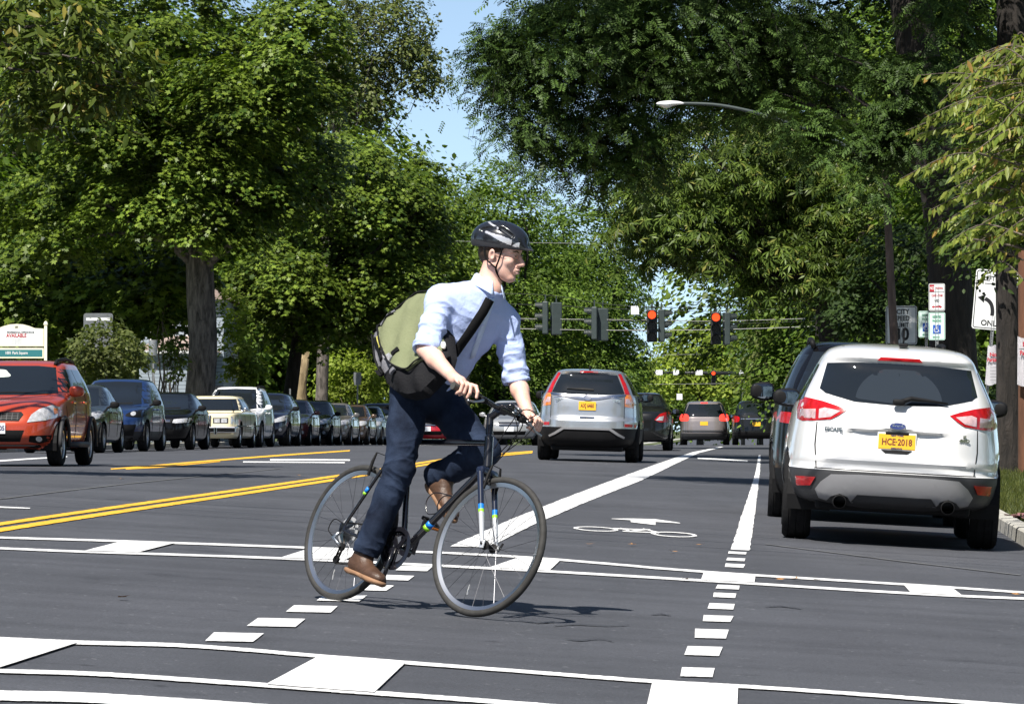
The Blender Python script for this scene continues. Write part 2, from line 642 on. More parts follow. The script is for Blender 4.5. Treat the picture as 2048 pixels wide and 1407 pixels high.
M_SEAM = mat('paving_joint', (0.105, 0.107, 0.112), 0.8, var=.2, vscale=9)
M_TAR = mat('tar_line', (0.036, 0.036, 0.040), 0.5, var=.2, vscale=9)
bm = bmesh.new()
line(bm, [(-60, 1008), (0, 998), (250, 968), (560, 937)], [1.6, 1.6, 1.2, .8], 8)
line(bm, [(1530, 1088), (1800, 1122), (2040, 1150)], [1.2, 1.4, 1.4], 8)
struct(bmobj('paving_joints', bm, M_SEAM))
bm = bmesh.new()
for P in ([(1110, 1252), (1150, 1249), (1215, 1252), (1260, 1250)], [(1130, 1278), (1160, 1281), (1200, 1278), (1225, 1283)], [(1528, 1214), (1560, 1212), (1600, 1217)], [(1040, 1242), (1075, 1246), (1110, 1244)], [(1300, 1230), (1322, 1228), (1340, 1231)]):
    line(bm, P, [.5, 1.4, 1.0, .5][:len(P)], 5)
struct(bmobj('tar_marks', bm, M_TAR))
# ---------------------------------------------------------------- cars
M_GLASS = mat('dark_car_glass', (0.010, 0.013, 0.017), 0.03, spec=0.6)
M_TYRE = mat('tyre_rubber', (0.012, 0.012, 0.013), 0.9, spec=.15, var=0.3, vscale=20)
M_RIM = mat('alloy_rim', (0.45, 0.46, 0.48), 0.3, metal=0.9)
M_BLACK = mat('black_plastic', (0.006, 0.006, 0.007), 0.65, spec=.2, var=0.2)
M_CLAD = mat('grey_bumper_plastic', (0.040, 0.041, 0.045), 0.55, spec=.25, var=0.15, vscale=3)
M_SKID = mat('silver_bumper_insert', (0.27, 0.27, 0.285), 0.38, metal=0.35)
M_CHROME = mat('chrome_trim', (0.75, 0.75, 0.77), 0.12, metal=1.0)
M_RED = mat('red_lamp_lens', (0.42, 0.008, 0.012), 0.2, coat=.3, spec=.3, var=0.3, vscale=14)
M_REDLIT = mat('lit_brake_lamp', (0.6, 0.02, 0.02), 0.15, emit=(1.0, 0.05, 0.03), emit_s=1.2)
M_CLEAR = mat('clear_lamp_lens', (0.62, 0.62, 0.64), 0.08, coat=1.0, metal=0.35, var=0.35, vscale=18)
M_PINK = mat('pale_lamp_lens', (0.62, 0.42, 0.44), 0.12, coat=1.0, var=0.3, vscale=18)
M_AMBER = mat('amber_lens', (0.7, 0.2, 0.02), 0.12, coat=1.0)
M_PLATE_Y = mat('yellow_number_plate', (0.86, 0.47, 0.035), 0.45)
M_PLATE_W = mat('white_number_plate', (0.75, 0.76, 0.8), 0.45)
M_PLATE_B = mat('dark_plate_lettering', (0.02, 0.03, 0.11), 0.5)
M_PLATE_R = mat('brown_plate_lettering', (0.16, 0.04, 0.03), 0.5)
M_STICK = mat('paper_sticker', (0.75, 0.77, 0.75), 0.6)
M_SEAT = mat('seat_fabric', (0.16, 0.17, 0.17), 0.9)
M_MIRROR = mat('mirror_glass', (0.10, 0.12, 0.15), 0.02, metal=1.0)


def paint(name, col, metal=0.0, rough=0.28):
    return mat(name, col, rough, metal=metal, coat=1.0, var=0.05, vscale=2.0)


def pchip_rows(rows, n):
    """rows of numbers resampled smoothly along their own chord length"""
    R = np.array(rows, float)
    ch = np.zeros(len(R))
    for i in range(1, len(R)):
        dz = R[i] - R[i - 1]
        ch[i] = ch[i - 1] + math.sqrt(dz[0] ** 2 * 4 + dz[1] ** 2 * 2 + dz[2] ** 2 + dz[3] ** 2) + 1e-3
    t = np.linspace(0, ch[-1], n)
    t = np.unique(np.concatenate([t, ch]))
    out = np.zeros((len(t), R.shape[1]))
    for c in range(R.shape[1]):
        y = R[:, c]
        h = np.diff(ch)
        dl = np.diff(y) / h
        m = np.zeros(len(y))
        m[0], m[-1] = dl[0], dl[-1]
        for i in range(1, len(y) - 1):
            if dl[i - 1] * dl[i] > 0:
                w1, w2 = 2 * h[i] + h[i - 1], h[i] + 2 * h[i - 1]
                m[i] = (w1 + w2) / (w1 / dl[i - 1] + w2 / dl[i])
        idx = np.clip(np.searchsorted(ch, t, side='right') - 1, 0, len(h) - 1)
        s = (t - ch[idx]) / h[idx]
        hh = h[idx]
        out[:, c] = ((2 * s ** 3 - 3 * s ** 2 + 1) * y[idx] + (s ** 3 - 2 * s ** 2 + s) * hh * m[idx]
                     + (-2 * s ** 3 + 3 * s ** 2) * y[idx + 1] + (s ** 3 - s ** 2) * hh * m[idx + 1])
    return out


class Shell:
    """car body as stacked rounded outlines; rows are (z, half width, y rear, y front, corner power rear, corner power front)"""

    def __init__(self, rows, n=70, dent=None):
        self.R = pchip_rows(rows, n)
        self.dent = dent

    def row(self, z):
        R = self.R
        return [np.interp(z, R[:, 0], R[:, k]) for k in range(1, 6)]

    def face(self, x, z, end):
        """surface y on the rear (-1) or front (+1) end"""
        w, yr, yf, nr, nf = self.row(z)
        m = 0.5 * (yr + yf)
        n = nr if end < 0 else nf
        q = min(abs(x) / max(w, 1e-3), 0.985)
        v = (1 - q ** n) ** (1 / n)
        y = m + (yf - m) * v if end > 0 else m + (yr - m) * v
        if self.dent:
            y += self.dent(x, z, end)
        return y

    def side(self, y, z):
        w, yr, yf, nr, nf = self.row(z)
        m = 0.5 * (yr + yf)
        if y > m:
            q, n = (y - m) / (yf - m), nf
        else:
            q, n = (m - y) / (m - yr), nr
        q = min(abs(q), 0.97)
        return w * (1 - q ** n) ** (1 / n)

    def ring(self, k, N):
        z, w, yr, yf, nr, nf = self.R[k]
        m = 0.5 * (yr + yf)
        th = np.linspace(0, 2 * PI, 1600, endpoint=False)
        c, s = np.cos(th), np.sin(th)
        nn = np.where(s > 0, nf, nr)
        hy = np.where(s > 0, yf - m, m - yr)
        x = w * np.sign(c) * np.abs(c) ** (2 / nn)
        y = m + hy * np.sign(s) * np.abs(s) ** (2 / nn)
        d = np.hypot(np.diff(np.append(x, x[0])), np.diff(np.append(y, y[0])))
        a = np.concatenate([[0], np.cumsum(d)])
        q = np.linspace(0, a[-1], N, endpoint=False)
        xx = np.interp(q, a, np.append(x, x[0]))
        yy = np.interp(q, a, np.append(y, y[0]))
        if self.dent:
            for i in range(N):
                if abs(xx[i]) < 0.97 * w:
                    yy[i] += self.dent(xx[i], z, 1 if yy[i] > m else -1)
        return [(float(xx[i]), float(yy[i]), float(z)) for i in range(N)]

    def mesh(self, name, material, parent, z0=None, z1=None, N=168, wheels=(), cap=True, grow=0.0):
        ks = [k for k in range(len(self.R)) if (z0 is None or self.R[k, 0] >= z0 - 1e-6) and (z1 is None or self.R[k, 0] <= z1 + 1e-6)]
        bm = bmesh.new()
        rings = [[bm.verts.new(p) for p in self.ring(k, N)] for k in ks]
        inside = set()
        for (yw, zw, rw) in wheels:
            for r in rings:
                for v in r:
                    w = self.row(v.co.z)[0]
                    if abs(v.co.x) > 0.62 * w and (v.co.y - yw) ** 2 + (v.co.z - zw) ** 2 < rw * rw:
                        inside.add((v, yw, zw, rw))
        ins = {v for v, *_ in inside}
        for a, b_ in zip(rings[:-1], rings[1:]):
            for k in range(N):
                q = (a[k], a[(k + 1) % N], b_[(k + 1) % N], b_[k])
                if all(v in ins for v in q):
                    continue
                bm.faces.new(q)
        for v, yw, zw, rw in inside:
            if not v.link_faces:
                continue
            dy, dz = v.co.y - yw, v.co.z - zw
            l = math.hypot(dy, dz)
            if l > 1e-4:
                v.co.y, v.co.z = yw + dy / l * rw, zw + dz / l * rw
        for v in [v for v in bm.verts if not v.link_faces]:
            bm.verts.remove(v)
        if cap:
            top = [v for v in rings[-1] if v.is_valid]
            if len(top) == N:
                bm.faces.new(top)
        return bmobj(name, bm, material, parent, True, 40)


def patch_mesh(bm, poly, surf, step=0.06, off=0.006, depth=0.02, rnd=False):
    """a panel with the given outline laid on a body surface: surf(u, v, lift) -> point"""
    P = [Vector((p[0], p[1], 0)) for p in poly]
    if rnd:
        P = catmull(P, 4, True)
    t = bmesh.new()
    vs = [t.verts.new(p) for p in P]
    f = t.faces.new(vs)
    t.normal_update()
    if f.normal.z < 0:
        f.normal_flip()
    bmesh.ops.triangulate(t, faces=t.faces[:])
    x0, x1 = min(p.x for p in P), max(p.x for p in P)
    y0, y1 = min(p.y for p in P), max(p.y for p in P)
    for ax, a, b_ in ((0, x0, x1), (1, y0, y1)):
        k = math.ceil(a / step + 1e-6)
        while k * step < b_ - 1e-6:
            co = Vector((k * step, 0, 0)) if ax == 0 else Vector((0, k * step, 0))
            no = Vector((1, 0, 0)) if ax == 0 else Vector((0, 1, 0))
            bmesh.ops.bisect_plane(t, geom=t.verts[:] + t.edges[:] + t.faces[:], plane_co=co, plane_no=no, dist=1e-5)
            k += 1
    bmesh.ops.remove_doubles(t, verts=t.verts[:], dist=1e-5)
    t.verts.index_update()
    top = [bm.verts.new(surf(v.co.x, v.co.y, off)) for v in t.verts]
    low = {}
    for f in t.faces:
        try:
            bm.faces.new([top[v.index] for v in f.verts])
        except ValueError:
            pass
    for e in t.edges:
        if len(e.link_faces) == 1:
            for v in e.verts:
                if v.index not in low:
                    low[v.index] = bm.verts.new(surf(v.co.x, v.co.y, off - depth))
            a, b_ = e.verts[0].index, e.verts[1].index
            try:
                bm.faces.new((top[a], top[b_], low[b_], low[a]))
            except ValueError:
                pass
    t.free()


def mir(poly):
    return [(-x, z) for x, z in poly][::-1]


_wheel_cache = {}


def wheel_meshes(r, w, rim_r, spokes, rimmat):
    key = (round(r, 3), round(w, 3), round(rim_r, 3), spokes, rimmat.name)
    if key in _wheel_cache:
        return _wheel_cache[key]
    bm = bmesh.new()
    prof = [(rim_r, -w * .42), (rim_r + .02, -w * .5), (r - .035, -w * .5), (r - .008, -w * .40), (r, -w * .3), (r - .006, -w * .27), (r, -w * .24),
            (r, -w * .04), (r - .007, -w * .02), (r - .007, w * .02), (r, w * .04), (r, w * .24), (r - .006, w * .27), (r, w * .3), (r - .008, w * .40), (r - .035, w * .5), (rim_r + .02, w * .5), (rim_r, w * .42)]
    add_lathe(bm, prof, 'x', 40)
    me_t = bpy.data.meshes.new('tyre')
    bmesh.ops.recalc_face_normals(bm, faces=bm.faces[:])
    bm.to_mesh(me_t)
    bm.free()
    me_t.materials.append(M_TYRE)
    me_t.polygons.foreach_set('use_smooth', [True] * len(me_t.polygons))
    me_t.set_sharp_from_angle(angle=math.radians(35))
    bm = bmesh.new()
    add_lathe(bm, [(rim_r + .004, w * .43), (rim_r - .02, w * .40), (rim_r - .03, w * .1), (rim_r - .03, -w * .42), (rim_r + .004, -w * .43)], 'x', 40)
    add_lathe(bm, [(0.001, w * .36), (.05, w * .36), (.07, w * .31), (.075, w * .1), (0.001, w * .1)], 'x', 24)
    for k in range(spokes):
        a = 2 * PI * k / spokes
        M = Matrix.Rotation(a, 4, 'X')
        for v in add_box(bm, (w * .28, 0, (rim_r - .03 + .05) / 2), (w * .16, .055 if spokes < 8 else .03, rim_r - .075), bevel=0.006):
            v.co = M @ v.co
    add_lathe(bm, [(0.001, w * .02), (rim_r - .028, w * .02)], 'x', 24)
    me_r = bpy.data.meshes.new('wheel')
    bmesh.ops.recalc_face_normals(bm, faces=bm.faces[:])
    bm.to_mesh(me_r)
    bm.free()
    me_r.materials.append(rimmat)
    _wheel_cache[key] = (me_t, me_r)
    return me_t, me_r


class Car:
    def __init__(self, name, label, px, d, facing, rows, L, W, wheel_y, wheel_r=0.34, wheel_w=0.215, tyre_x=None, col=None,
                 group=None, body_name='body', clad_z=None, clad=M_CLAD, spokes=5, rimmat=M_RIM, dyaw=0.0, category='car', dent=None, dz=0.0, under=0.3, endref=None, N=168):
        """px, d: where the middle of the nearer end stands; facing +1 drives away, -1 drives towards the camera"""
        x = (px - 1024) / F * d
        yaw = -AL + dyaw if facing > 0 else PI - AL + dyaw
        fx, fy = -math.sin(yaw), math.cos(yaw)          # world direction of the car's +y (forward)
        s = -1 if facing > 0 else 1
        cx, cy = x - fx * s * L / 2, d - fy * s * L / 2
        sx, sy = math.cos(yaw), math.sin(yaw)           # world direction of the car's +x
        zl = gz(cx - sx * W / 2, cy - sy * W / 2)
        zr = gz(cx + sx * W / 2, cy + sy * W / 2)
        zb = gz(cx - fx * L / 2, cy - fy * L / 2)
        zf = gz(cx + fx * L / 2, cy + fy * L / 2)
        roll = math.atan2(zl - zr, W)
        pitch = math.atan2(zf - zb, L)
        self.root = thing(name, label, category, (cx, cy, (zb + zf) / 2 + dz), (pitch, roll, yaw), group)
        self.L, self.W, self.facing = L, W, facing
        self.sh = Shell(rows, dent=dent)
        self.col = col
        wz = wheel_r
        arches = [(y, wz, wheel_r + 0.055) for y in wheel_y]
        zmin = self.sh.R[0, 0]
        if clad_z:
            k = int(np.argmin(abs(self.sh.R[:, 0] - clad_z)))
            zc = self.sh.R[k, 0]
            self.body = self.sh.mesh(body_name, col, self.root, z0=zc, wheels=arches, N=N)
            self.sh.mesh('lower_cladding', clad, self.root, z1=zc, wheels=arches, cap=False, N=N)
        else:
            self.body = self.sh.mesh(body_name, col, self.root, wheels=arches, N=N)
        # underbody and wheel housings
        bm = bmesh.new()
        add_box(bm, (0, 0, under + .02), (W * .70, L * .88, .10), bevel=.03)
        for y in wheel_y:
            add_box(bm, (0, y, wheel_r + .02), (W * .66, .12, .09), bevel=.02)
            for sx_ in (-1, 1):
                ringv = []
                for a in np.linspace(-.25, PI + .25, 13):
                    c_, s_ = math.cos(a) * (wheel_r + .052), math.sin(a) * (wheel_r + .052)
                    ringv.append((bm.verts.new((sx_ * W * .5 * .955, y + c_, wz + s_)), bm.verts.new((sx_ * W * .28, y + c_, wz + s_))))
                for a_, b_ in zip(ringv[:-1], ringv[1:]):
                    bm.faces.new((a_[0], b_[0], b_[1], a_[1]))
        bmobj('underbody', bm, M_BLACK, self.root)
        mt, mr = wheel_meshes(wheel_r, wheel_w, wheel_r * .66, spokes, rimmat)
        tx = tyre_x or W / 2 - wheel_w / 2 - .015
        for y in wheel_y:
            for sx_ in (-1, 1):
                o = link('wheel', mr, None, self.root)
                o.location = (sx_ * tx, y, wheel_r)
                if sx_ < 0:
                    o.rotation_euler = (0, 0, PI)
                t = link('tyre', mt, None, o)

    def end(self, name, material, polys, end, off=0.006, depth=0.02, step=0.06, rnd=False, parent=None, smooth=True):
        """panels on the rear (-1) or front (+1) end, outlines in (x, z)"""
        bm = bmesh.new()
        for p in polys:
            patch_mesh(bm, p, lambda x, z, l: Vector((x, self.sh.face(x, z, end) + end * l, z)), step, off, depth, rnd)
        return bmobj(name, bm, material, parent or self.root, smooth, 40)

    def side(self, name, material, poly, sgn, off=0.005, depth=0.02, step=0.10, rnd=False):
        """a panel on one side (sgn of x), outline in (y, z)"""
        bm = bmesh.new()
        patch_mesh(bm, poly, lambda y, z, l: Vector((sgn * (self.sh.side(y, z) + l), y, z)), step, off, depth, rnd)
        return bmobj(name, bm, material, self.root, True, 40)

    def mirrors(self, y, z, x, mat_=None, s=(.2, .1, .15)):
        for sg in (-1, 1):
            bm = bmesh.new()
            bmesh.ops.create_uvsphere(bm, u_segments=18, v_segments=10, radius=1)
            for v in bm.verts:
                c = v.co
                p = [math.copysign(abs(q) ** .6, q) for q in c]
                taper = 1 - 0.22 * max(0, p[0])
                v.co = (p[0] * s[0] / 2, p[1] * s[1] / 2 + (.03 if p[0] > 0 else 0) * -1 * p[0], p[2] * s[2] / 2 * taper)
            add_tube(bm, [(-s[0] * .35, 0.0, -s[2] * .2), (-s[0] * .35 - .10, .05, -s[2] * .45)], .028, 8)
            o = bmobj('wing_mirror', bm, mat_ or self.col, self.root, True)
            o.location = (sg * (x + s[0] / 2), y, z)
            if sg < 0:
                o.scale = (-1, 1, 1)
            bm = bmesh.new()
            P = [(-s[0] * .40, -s[2] * .32), (-s[0] * .36, s[2] * .36), (s[0] * .30, s[2] * .34), (s[0] * .40, s[2] * .05), (s[0] * .30, -s[2] * .30)]
            patch_mesh(bm, P, lambda a, b_, l: Vector((a, -s[1] * .5 - l + .004 - .25 * max(0, a) * .25, b_)), .05, .004, .03, True)
            bmobj('mirror_glass', bm, M_MIRROR, o, True)

    def plate(self, end, x, z, w, h, text, material, ink, size=None, sx=0.8, frame=True):
        y = self.sh.face(x, z, end) + end * 0.02
        bm = bmesh.new()
        add_box(bm, (x, y, z), (w, .012, h), bevel=.003)
        p = bmobj('number_plate', bm, material, self.root)
        M = Matrix.Translation((x, y + end * .0075, z)) @ Matrix.Rotation(PI if end > 0 else 0, 4, 'Z') @ Matrix.Rotation(PI / 2, 4, 'X')
        if text:
            text_obj('lettering', text, size or h * .62, M, ink, p, bold=.003, sx=sx)
        return p

    def seams(self, ys, z0, z1, sides=(-1, 1), r=.006):
        for sg in sides:
            for y in ys:
                bm = bmesh.new()
                add_tube(bm, [(sg * (self.sh.side(y, z)), y, z) for z in np.linspace(z0, z1, 8)], r, 4)
                bmobj('door_seam', bm, M_BLACK, self.root)

    def handles(self, ys, z, mat_=None):
        for sg in (-1, 1):
            for y in ys:
                bm = bmesh.new()
                x = sg * (self.sh.side(y, z) + .018)
                add_box(bm, (x, y, z), (.03, .2, .035), bevel=.01)
                bmobj('door_handle', bm, mat_ or self.col, self.root)


def prof_suv(L, W, H, hood=1.02, belt=1.06, roof_r=.35, ws=1.15, lean=0.55, nose=.12, nr=5.0, nf=4.5, zb=.26):
    """generic SUV or hatchback: hood, belt height, rear glass lean, windscreen length"""
    h = W / 2
    r, f = -L / 2, L / 2
    return [(zb, h * .90, r + .20, f - .25, 5, 4),
            (zb + .10, h * .965, r + .05, f - .08, 5, 4.2),
            (.52, h * .99, r + .0, f - .0, nr, nf),
            (.70, h * 1.0, r + .02, f - .02, nr, nf),
            (.86, h * .995, r + .05, f - nose, nr, nf),
            (hood - .09, h * .985, r + .07, f - nose - .16, nr, nf),
            (hood - .02, h * .97, r + .09, f - nose - .55, nr, 5),
            (belt, h * .955, r + .11, f - .98 - nose, nr, 5),
            (belt + .12, h * .91, r + .16, f - 1.20 - nose, 5, 5),
            (H - .16, h * .76, r + .11 + lean * .85, f - 1.02 - nose - ws * .86, 5, 5),
            (H - .06, h * .69, r + .15 + lean, f - 1.0 - nose - ws, 4.5, 4.5),
            (H - .015, h * .55, r + .35 + lean, f - 1.15 - nose - ws, 4, 4),
            (H, h * .30, r + .8 + lean, f - 1.6 - nose - ws, 3, 3)]


def prof_sedan(L, W, H, hood=.93, belt=.95, trunk=1.0, ws=1.0, nose=.12, zb=.22, nr=4.5, nf=4.2):
    h = W / 2
    r, f = -L / 2, L / 2
    return [(zb, h * .90, r + .20, f - .25, 5, 4),
            (zb + .10, h * .965, r + .05, f - .08, 5, 4.2),
            (.50, h * .99, r + .0, f - .0, nr, nf),
            (.66, h * 1.0, r + .02, f - .02, nr, nf),
            (.78, h * .995, r + .04, f - nose, nr, nf),
            (hood - .07, h * .985, r + .07, f - nose - .22, nr, nf),
            (hood - .015, h * .965, r + .10, f - nose - .62, nr, 5),
            (trunk, h * .93, r + .40, f - 1.05 - nose, 5, 5),
            (trunk + .06, h * .89, r + .62, f - 1.20 - nose, 5, 5),
            (H - .12, h * .72, r + 1.22, f - 1.05 - nose - ws * .86, 5, 5),
            (H - .045, h * .65, r + 1.42, f - 1.05 - nose - ws, 4.5, 4.5),
            (H - .01, h * .50, r + 1.7, f - 1.25 - nose - ws, 4, 4),
            (H, h * .28, r + 2.1, f - 1.6 - nose - ws, 3, 3)]


def side_windows(car, belt, H, y0, y1, inset=.05, split=(.5,)):
    """window openings between the pillars on both sides; y0 rear, y1 front at the belt"""
    zt = H - .15
    lean_r, lean_f = .38, .62
    cuts = [0] + list(split) + [1]
    for sg in (-1, 1):
        for a, b_ in zip(cuts[:-1], cuts[1:]):
            ya, yb = y0 + (y1 - y0) * a + .02, y0 + (y1 - y0) * b_ - .02
            ta, tb = y0 + lean_r + (y1 - lean_f - y0 - lean_r) * a + .02, y0 + lean_r + (y1 - lean_f - y0 - lean_r) * b_ - .02
            car.side('side_window', M_GLASS, [(ya, belt), (yb, belt), (tb, zt), (ta, zt)], sg, off=.006)


def front_kit(c, H, belt, hood, kind):
    """windscreen, headlights, grille, plate for a car facing the camera"""
    h = c.W / 2
    zt = H - .085
    ws = [(-h * .76, belt + .015), (-h * .5, belt - .02), (h * .5, belt - .02), (h * .76, belt + .015), (h * .60, zt), (0, zt + .02), (-h * .60, zt)]
    w = c.end('windscreen', M_GLASS, [ws], 1, off=.014, depth=.04, step=.045)
    c.end('wiper', M_BLACK, [[(-h * .55, belt + .02), (-h * .54, belt + .045), (h * .15, belt + .03), (h * .15, belt + .01)], [(-h * .1, belt + .03), (-h * .1, belt + .05), (h * .7, belt + .06), (h * .7, belt + .035)]], 1, off=.03, depth=.02)
    c.end('windscreen_sticker', M_STICK, [[(h * .48, belt + .05), (h * .48, belt + .10), (h * .68, belt + .11), (h * .70, belt + .06)]], 1, off=.018, depth=.004)
    k = kind
    hl = k.get('lamp')
    if hl:
        for m_ in (lambda p: p, mir):
            c.end('headlight', k.get('lampmat', M_CLEAR), [m_([(x * h, z) for x, z in hl])], 1, off=.008, step=.05, rnd=k.get('lround', True))
    if k.get('grille'):
        c.end('grille', k.get('grillemat', M_BLACK), [[(x * h, z) for x, z in k['grille']]], 1, off=.010, step=.06)
        x1 = max(p[0] for p in k['grille']) * h * .92
        z0, z1 = min(p[1] for p in k['grille']), max(p[1] for p in k['grille'])
        if k.get('bars', 3):
            c.end('grille_bars', k.get('barmat', M_CHROME), [[(-x1 * .96, z), (x1 * .96, z), (x1 * .96, z + .014), (-x1 * .96, z + .014)] for z in np.linspace(z0 + .02, z1 - .03, k.get('bars', 3))], 1, off=.02, depth=.012)
    if k.get('lower'):
        c.end('lower_intake', M_BLACK, [[(x * h, z) for x, z in k['lower']]], 1, off=.008, step=.06)
    if k.get('fog'):
        fx, fz, fr = k['fog']
        for sg in (-1, 1):
            c.end('fog_light', M_CLEAR, [[(sg * fx * h + fr * math.cos(a), fz + fr * math.sin(a)) for a in np.linspace(0, 2 * PI, 14, endpoint=False)]], 1, off=.012)
    if k.get('plate'):
        x, z, t, m_, ink = k['plate']
        c.plate(1, x, z, .305, .15, t, m_, ink)


def rear_kit(c, H, belt, kind):
    h = c.W / 2
    zt = H - kind.get('gt', .12)
    zb = kind.get('gb', belt + .04)
    c.end('rear_window', M_GLASS, [[(-h * kind.get('gwt', .62), zt), (h * kind.get('gwt', .62), zt), (h * kind.get('gwb', .78), zb + .05), (h * .6, zb), (-h * .6, zb), (-h * kind.get('gwb', .78), zb + .05)]], -1, off=.008, step=.07)
    for m_ in (lambda p: p, mir):
        c.end('tail_light', kind.get('lampmat', M_RED), [m_([(x * h, z) for x, z in kind['lamp']])], -1, off=.012, step=.05, rnd=True)
        if 'lamp2' in kind:
            c.end('reversing_light', M_PINK, [m_([(x * h, z) for x, z in kind['lamp2']])], -1, off=.018, step=.05)
        if 'refl' in kind:
            c.end('reflector', M_RED, [m_([(x * h, z) for x, z in kind['refl']])], -1, off=.012)
    if 'plate' in kind:
        x, z, t, m_, ink = kind['plate']
        c.plate(-1, x, z, .305, .15, t, m_, ink)
    if 'brake' in kind:
        w, z = kind['brake']
        c.end('high_brake_light', kind.get('brakemat', M_RED), [[(-w, z), (w, z), (w, z + .03), (-w, z + .03)]], -1, off=.02)
# ---------------------------------------------------------------- the white SUV at the kerb
P_WHITE = paint('white_car_paint', (0.70, 0.70, 0.71))
_W = 1.81


def _dent(x, z, end):
    if end > 0:
        return 0.0
    y = 0.0
    # number plate recess under the lip
    if abs(x) < .46 and .70 < z < .97:
        u = max(0.0, 1 - (abs(x) / .46) ** 4)
        top = .955 - .035 * (abs(x) / .46) ** 2
        if z < top:
            y += .050 * u * max(0, min(1, (top - z) / .012)) * max(0, (z - .70) / (top - .70)) ** .8
    # crease above the bumper
    y += .012 * math.exp(-((z - .655) / .014) ** 2)
    y -= .015 * math.exp(-((z - .69) / .035) ** 2)
    return y


rows = [(.30, .60, -2.00, 1.95, 4, 4), (.36, .84, -2.20, 2.15, 4.5, 4), (.46, .905, -2.255, 2.22, 4.2, 4), (.57, .92, -2.27, 2.22, 4.2, 4), (.60, .92, -2.265, 2.22, 4.2, 4), (.615, .915, -2.235, 2.22, 4.2, 4), (.66, .912, -2.23, 2.21, 4.2, 4),
        (.80, .902, -2.225, 2.15, 4.2, 4), (.95, .88, -2.215, 2.02, 4.2, 4), (1.0, .87, -2.195, 1.75, 4.2, 4), (1.08, .855, -2.16, 1.25, 4.4, 4),
        (1.16, .825, -2.11, 1.05, 4.6, 4), (1.28, .765, -2.00, .85, 5, 5), (1.48, .665, -1.80, .35, 5, 5), (1.535, .635, -1.83, .2, 5, 4.5), (1.60, .575, -1.70, .0, 4.5, 4.5), (1.645, .42, -1.35, -.3, 4, 4), (1.665, .22, -.9, -.5, 3, 3)]
esc = Car('parked_suv', 'white SUV seen from behind, parked at the right kerb with a yellow number plate', 1782, 34.6, 1, rows, 4.52, _W, (-1.30, 1.33), wheel_r=.355, wheel_w=.235, tyre_x=.775, col=P_WHITE, clad_z=.60, dent=_dent, under=.30, dz=.0, N=260)
E_ = lambda *a, **k: esc.end(*a, **k)
E_('rear_window', M_GLASS, [[(-.595, 1.475), (-.3, 1.492), (.3, 1.492), (.595, 1.475), (.648, 1.26), (.60, 1.225), (.36, 1.168), (.0, 1.155), (-.36, 1.168), (-.60, 1.225), (-.648, 1.26)]], -1, off=.008, step=.06)
# the wiped fan on the dusty glass
wm = mat('wiped_clean_glass', (0.022, 0.028, 0.036), 0.05, spec=0.5)
fan = [(-.33 + 0.0, 1.19)] + [(-.0 + .355 * math.cos(a), 1.175 + .29 * math.sin(a)) for a in np.linspace(PI * .97, .0 + .08, 24)] + [(.33, 1.19), (.08, 1.17), (-.08, 1.17)]
E_('wiped_area', wm, [fan], -1, off=.0105, depth=.004)
tl = [(.42, 1.095), (.50, 1.125), (.62, 1.158), (.76, 1.182), (.802, 1.172), (.822, 1.09), (.818, 1.0), (.775, .985), (.70, .992), (.545, 1.012), (.48, 1.05)]
tl2 = [(.47, 1.085), (.60, 1.105), (.645, 1.09), (.645, 1.015), (.55, 1.03)]
tl3 = [(.672, 1.09), (.80, 1.08), (.797, 1.012), (.672, 1.01)]
for f in (lambda p: p, mir):
    o = E_('tail_light', M_RED, [f(tl)], -1, off=.010, step=.04)
    E_('reversing_light', M_PINK, [f(tl2), f(tl3)], -1, off=.014, step=.04, depth=.01, parent=o)
    E_('reflector', M_RED, [f([(.645, .535), (.81, .530), (.795, .452), (.685, .462)])], -1, off=.020, step=.04)
    E_('tailgate_seam', M_BLACK, [f([(.652, .985), (.660, .985), (.668, .80), (.648, .612), (.640, .612), (.658, .80)])], -1, off=.003, depth=.01)
    E_('roof_rail', M_BLACK, [f([(.46, 1.585), (.485, 1.575), (.48, 1.62), (.455, 1.628)])], -1, off=.004)
E_('tailgate_seam', M_BLACK, [[(-.66, .606), (.66, .606), (.66, .614), (-.66, .614)]], -1, off=.004, depth=.01)
E_('high_brake_light', M_RED, [[(-.185, 1.515), (.185, 1.515), (.16, 1.545), (-.16, 1.545)]], -1, off=.012, step=.05)
E_('bumper_insert', M_SKID, [[(-.52, .565), (-.3, .575), (.3, .575), (.52, .565), (.60, .50), (.645, .435), (.61, .365), (.545, .345), (.51, .385), (.44, .41), (.375, .385), (.345, .34), (-.345, .34), (-.375, .385), (-.44, .41), (-.51, .385), (-.545, .345), (-.61, .365), (-.645, .435), (-.60, .50)]], -1, off=.022, step=.045, depth=.04)
E_('lower_valance', M_CLAD, [[(-.30, .41), (.30, .41), (.36, .33), (-.36, .33)]], -1, off=.030, step=.06, depth=.04)
E_('tailgate_handle', M_BLACK, [[(-.125, .79), (.125, .79), (.09, .762), (-.09, .762)]], -1, off=.008)
for sg in (-1, 1):
    bm = bmesh.new()
    add_lathe(bm, [(.050, -.12), (.056, -.12), (.058, -.10), (.058, .3), (.050, .3)], 'y', 20)
    o = bmobj('exhaust_pipe', bm, M_BLACK, esc.root, True)
    o.location = (sg * .44, -2.13, .345)
bm = bmesh.new()
add_tube(bm, [(0.02, -2.17, 1.185), (.10, -2.13, 1.215), (.25, -2.118, 1.205), (.40, -2.11, 1.19)], [.022, .02, .013, .007], 8)
add_box(bm, (.0, -2.17, 1.18), (.1, .05, .05), bevel=.015)
bmobj('rear_wiper', bm, M_BLACK, esc.root, True)
bm = bmesh.new()
add_box(bm, (.03, -1.5, 1.655), (.075, .12, .03), bevel=.01)
add_tube(bm, [(.03, -1.5, 1.66), (.03, -1.62, 1.80)], [.007, .004], 6)
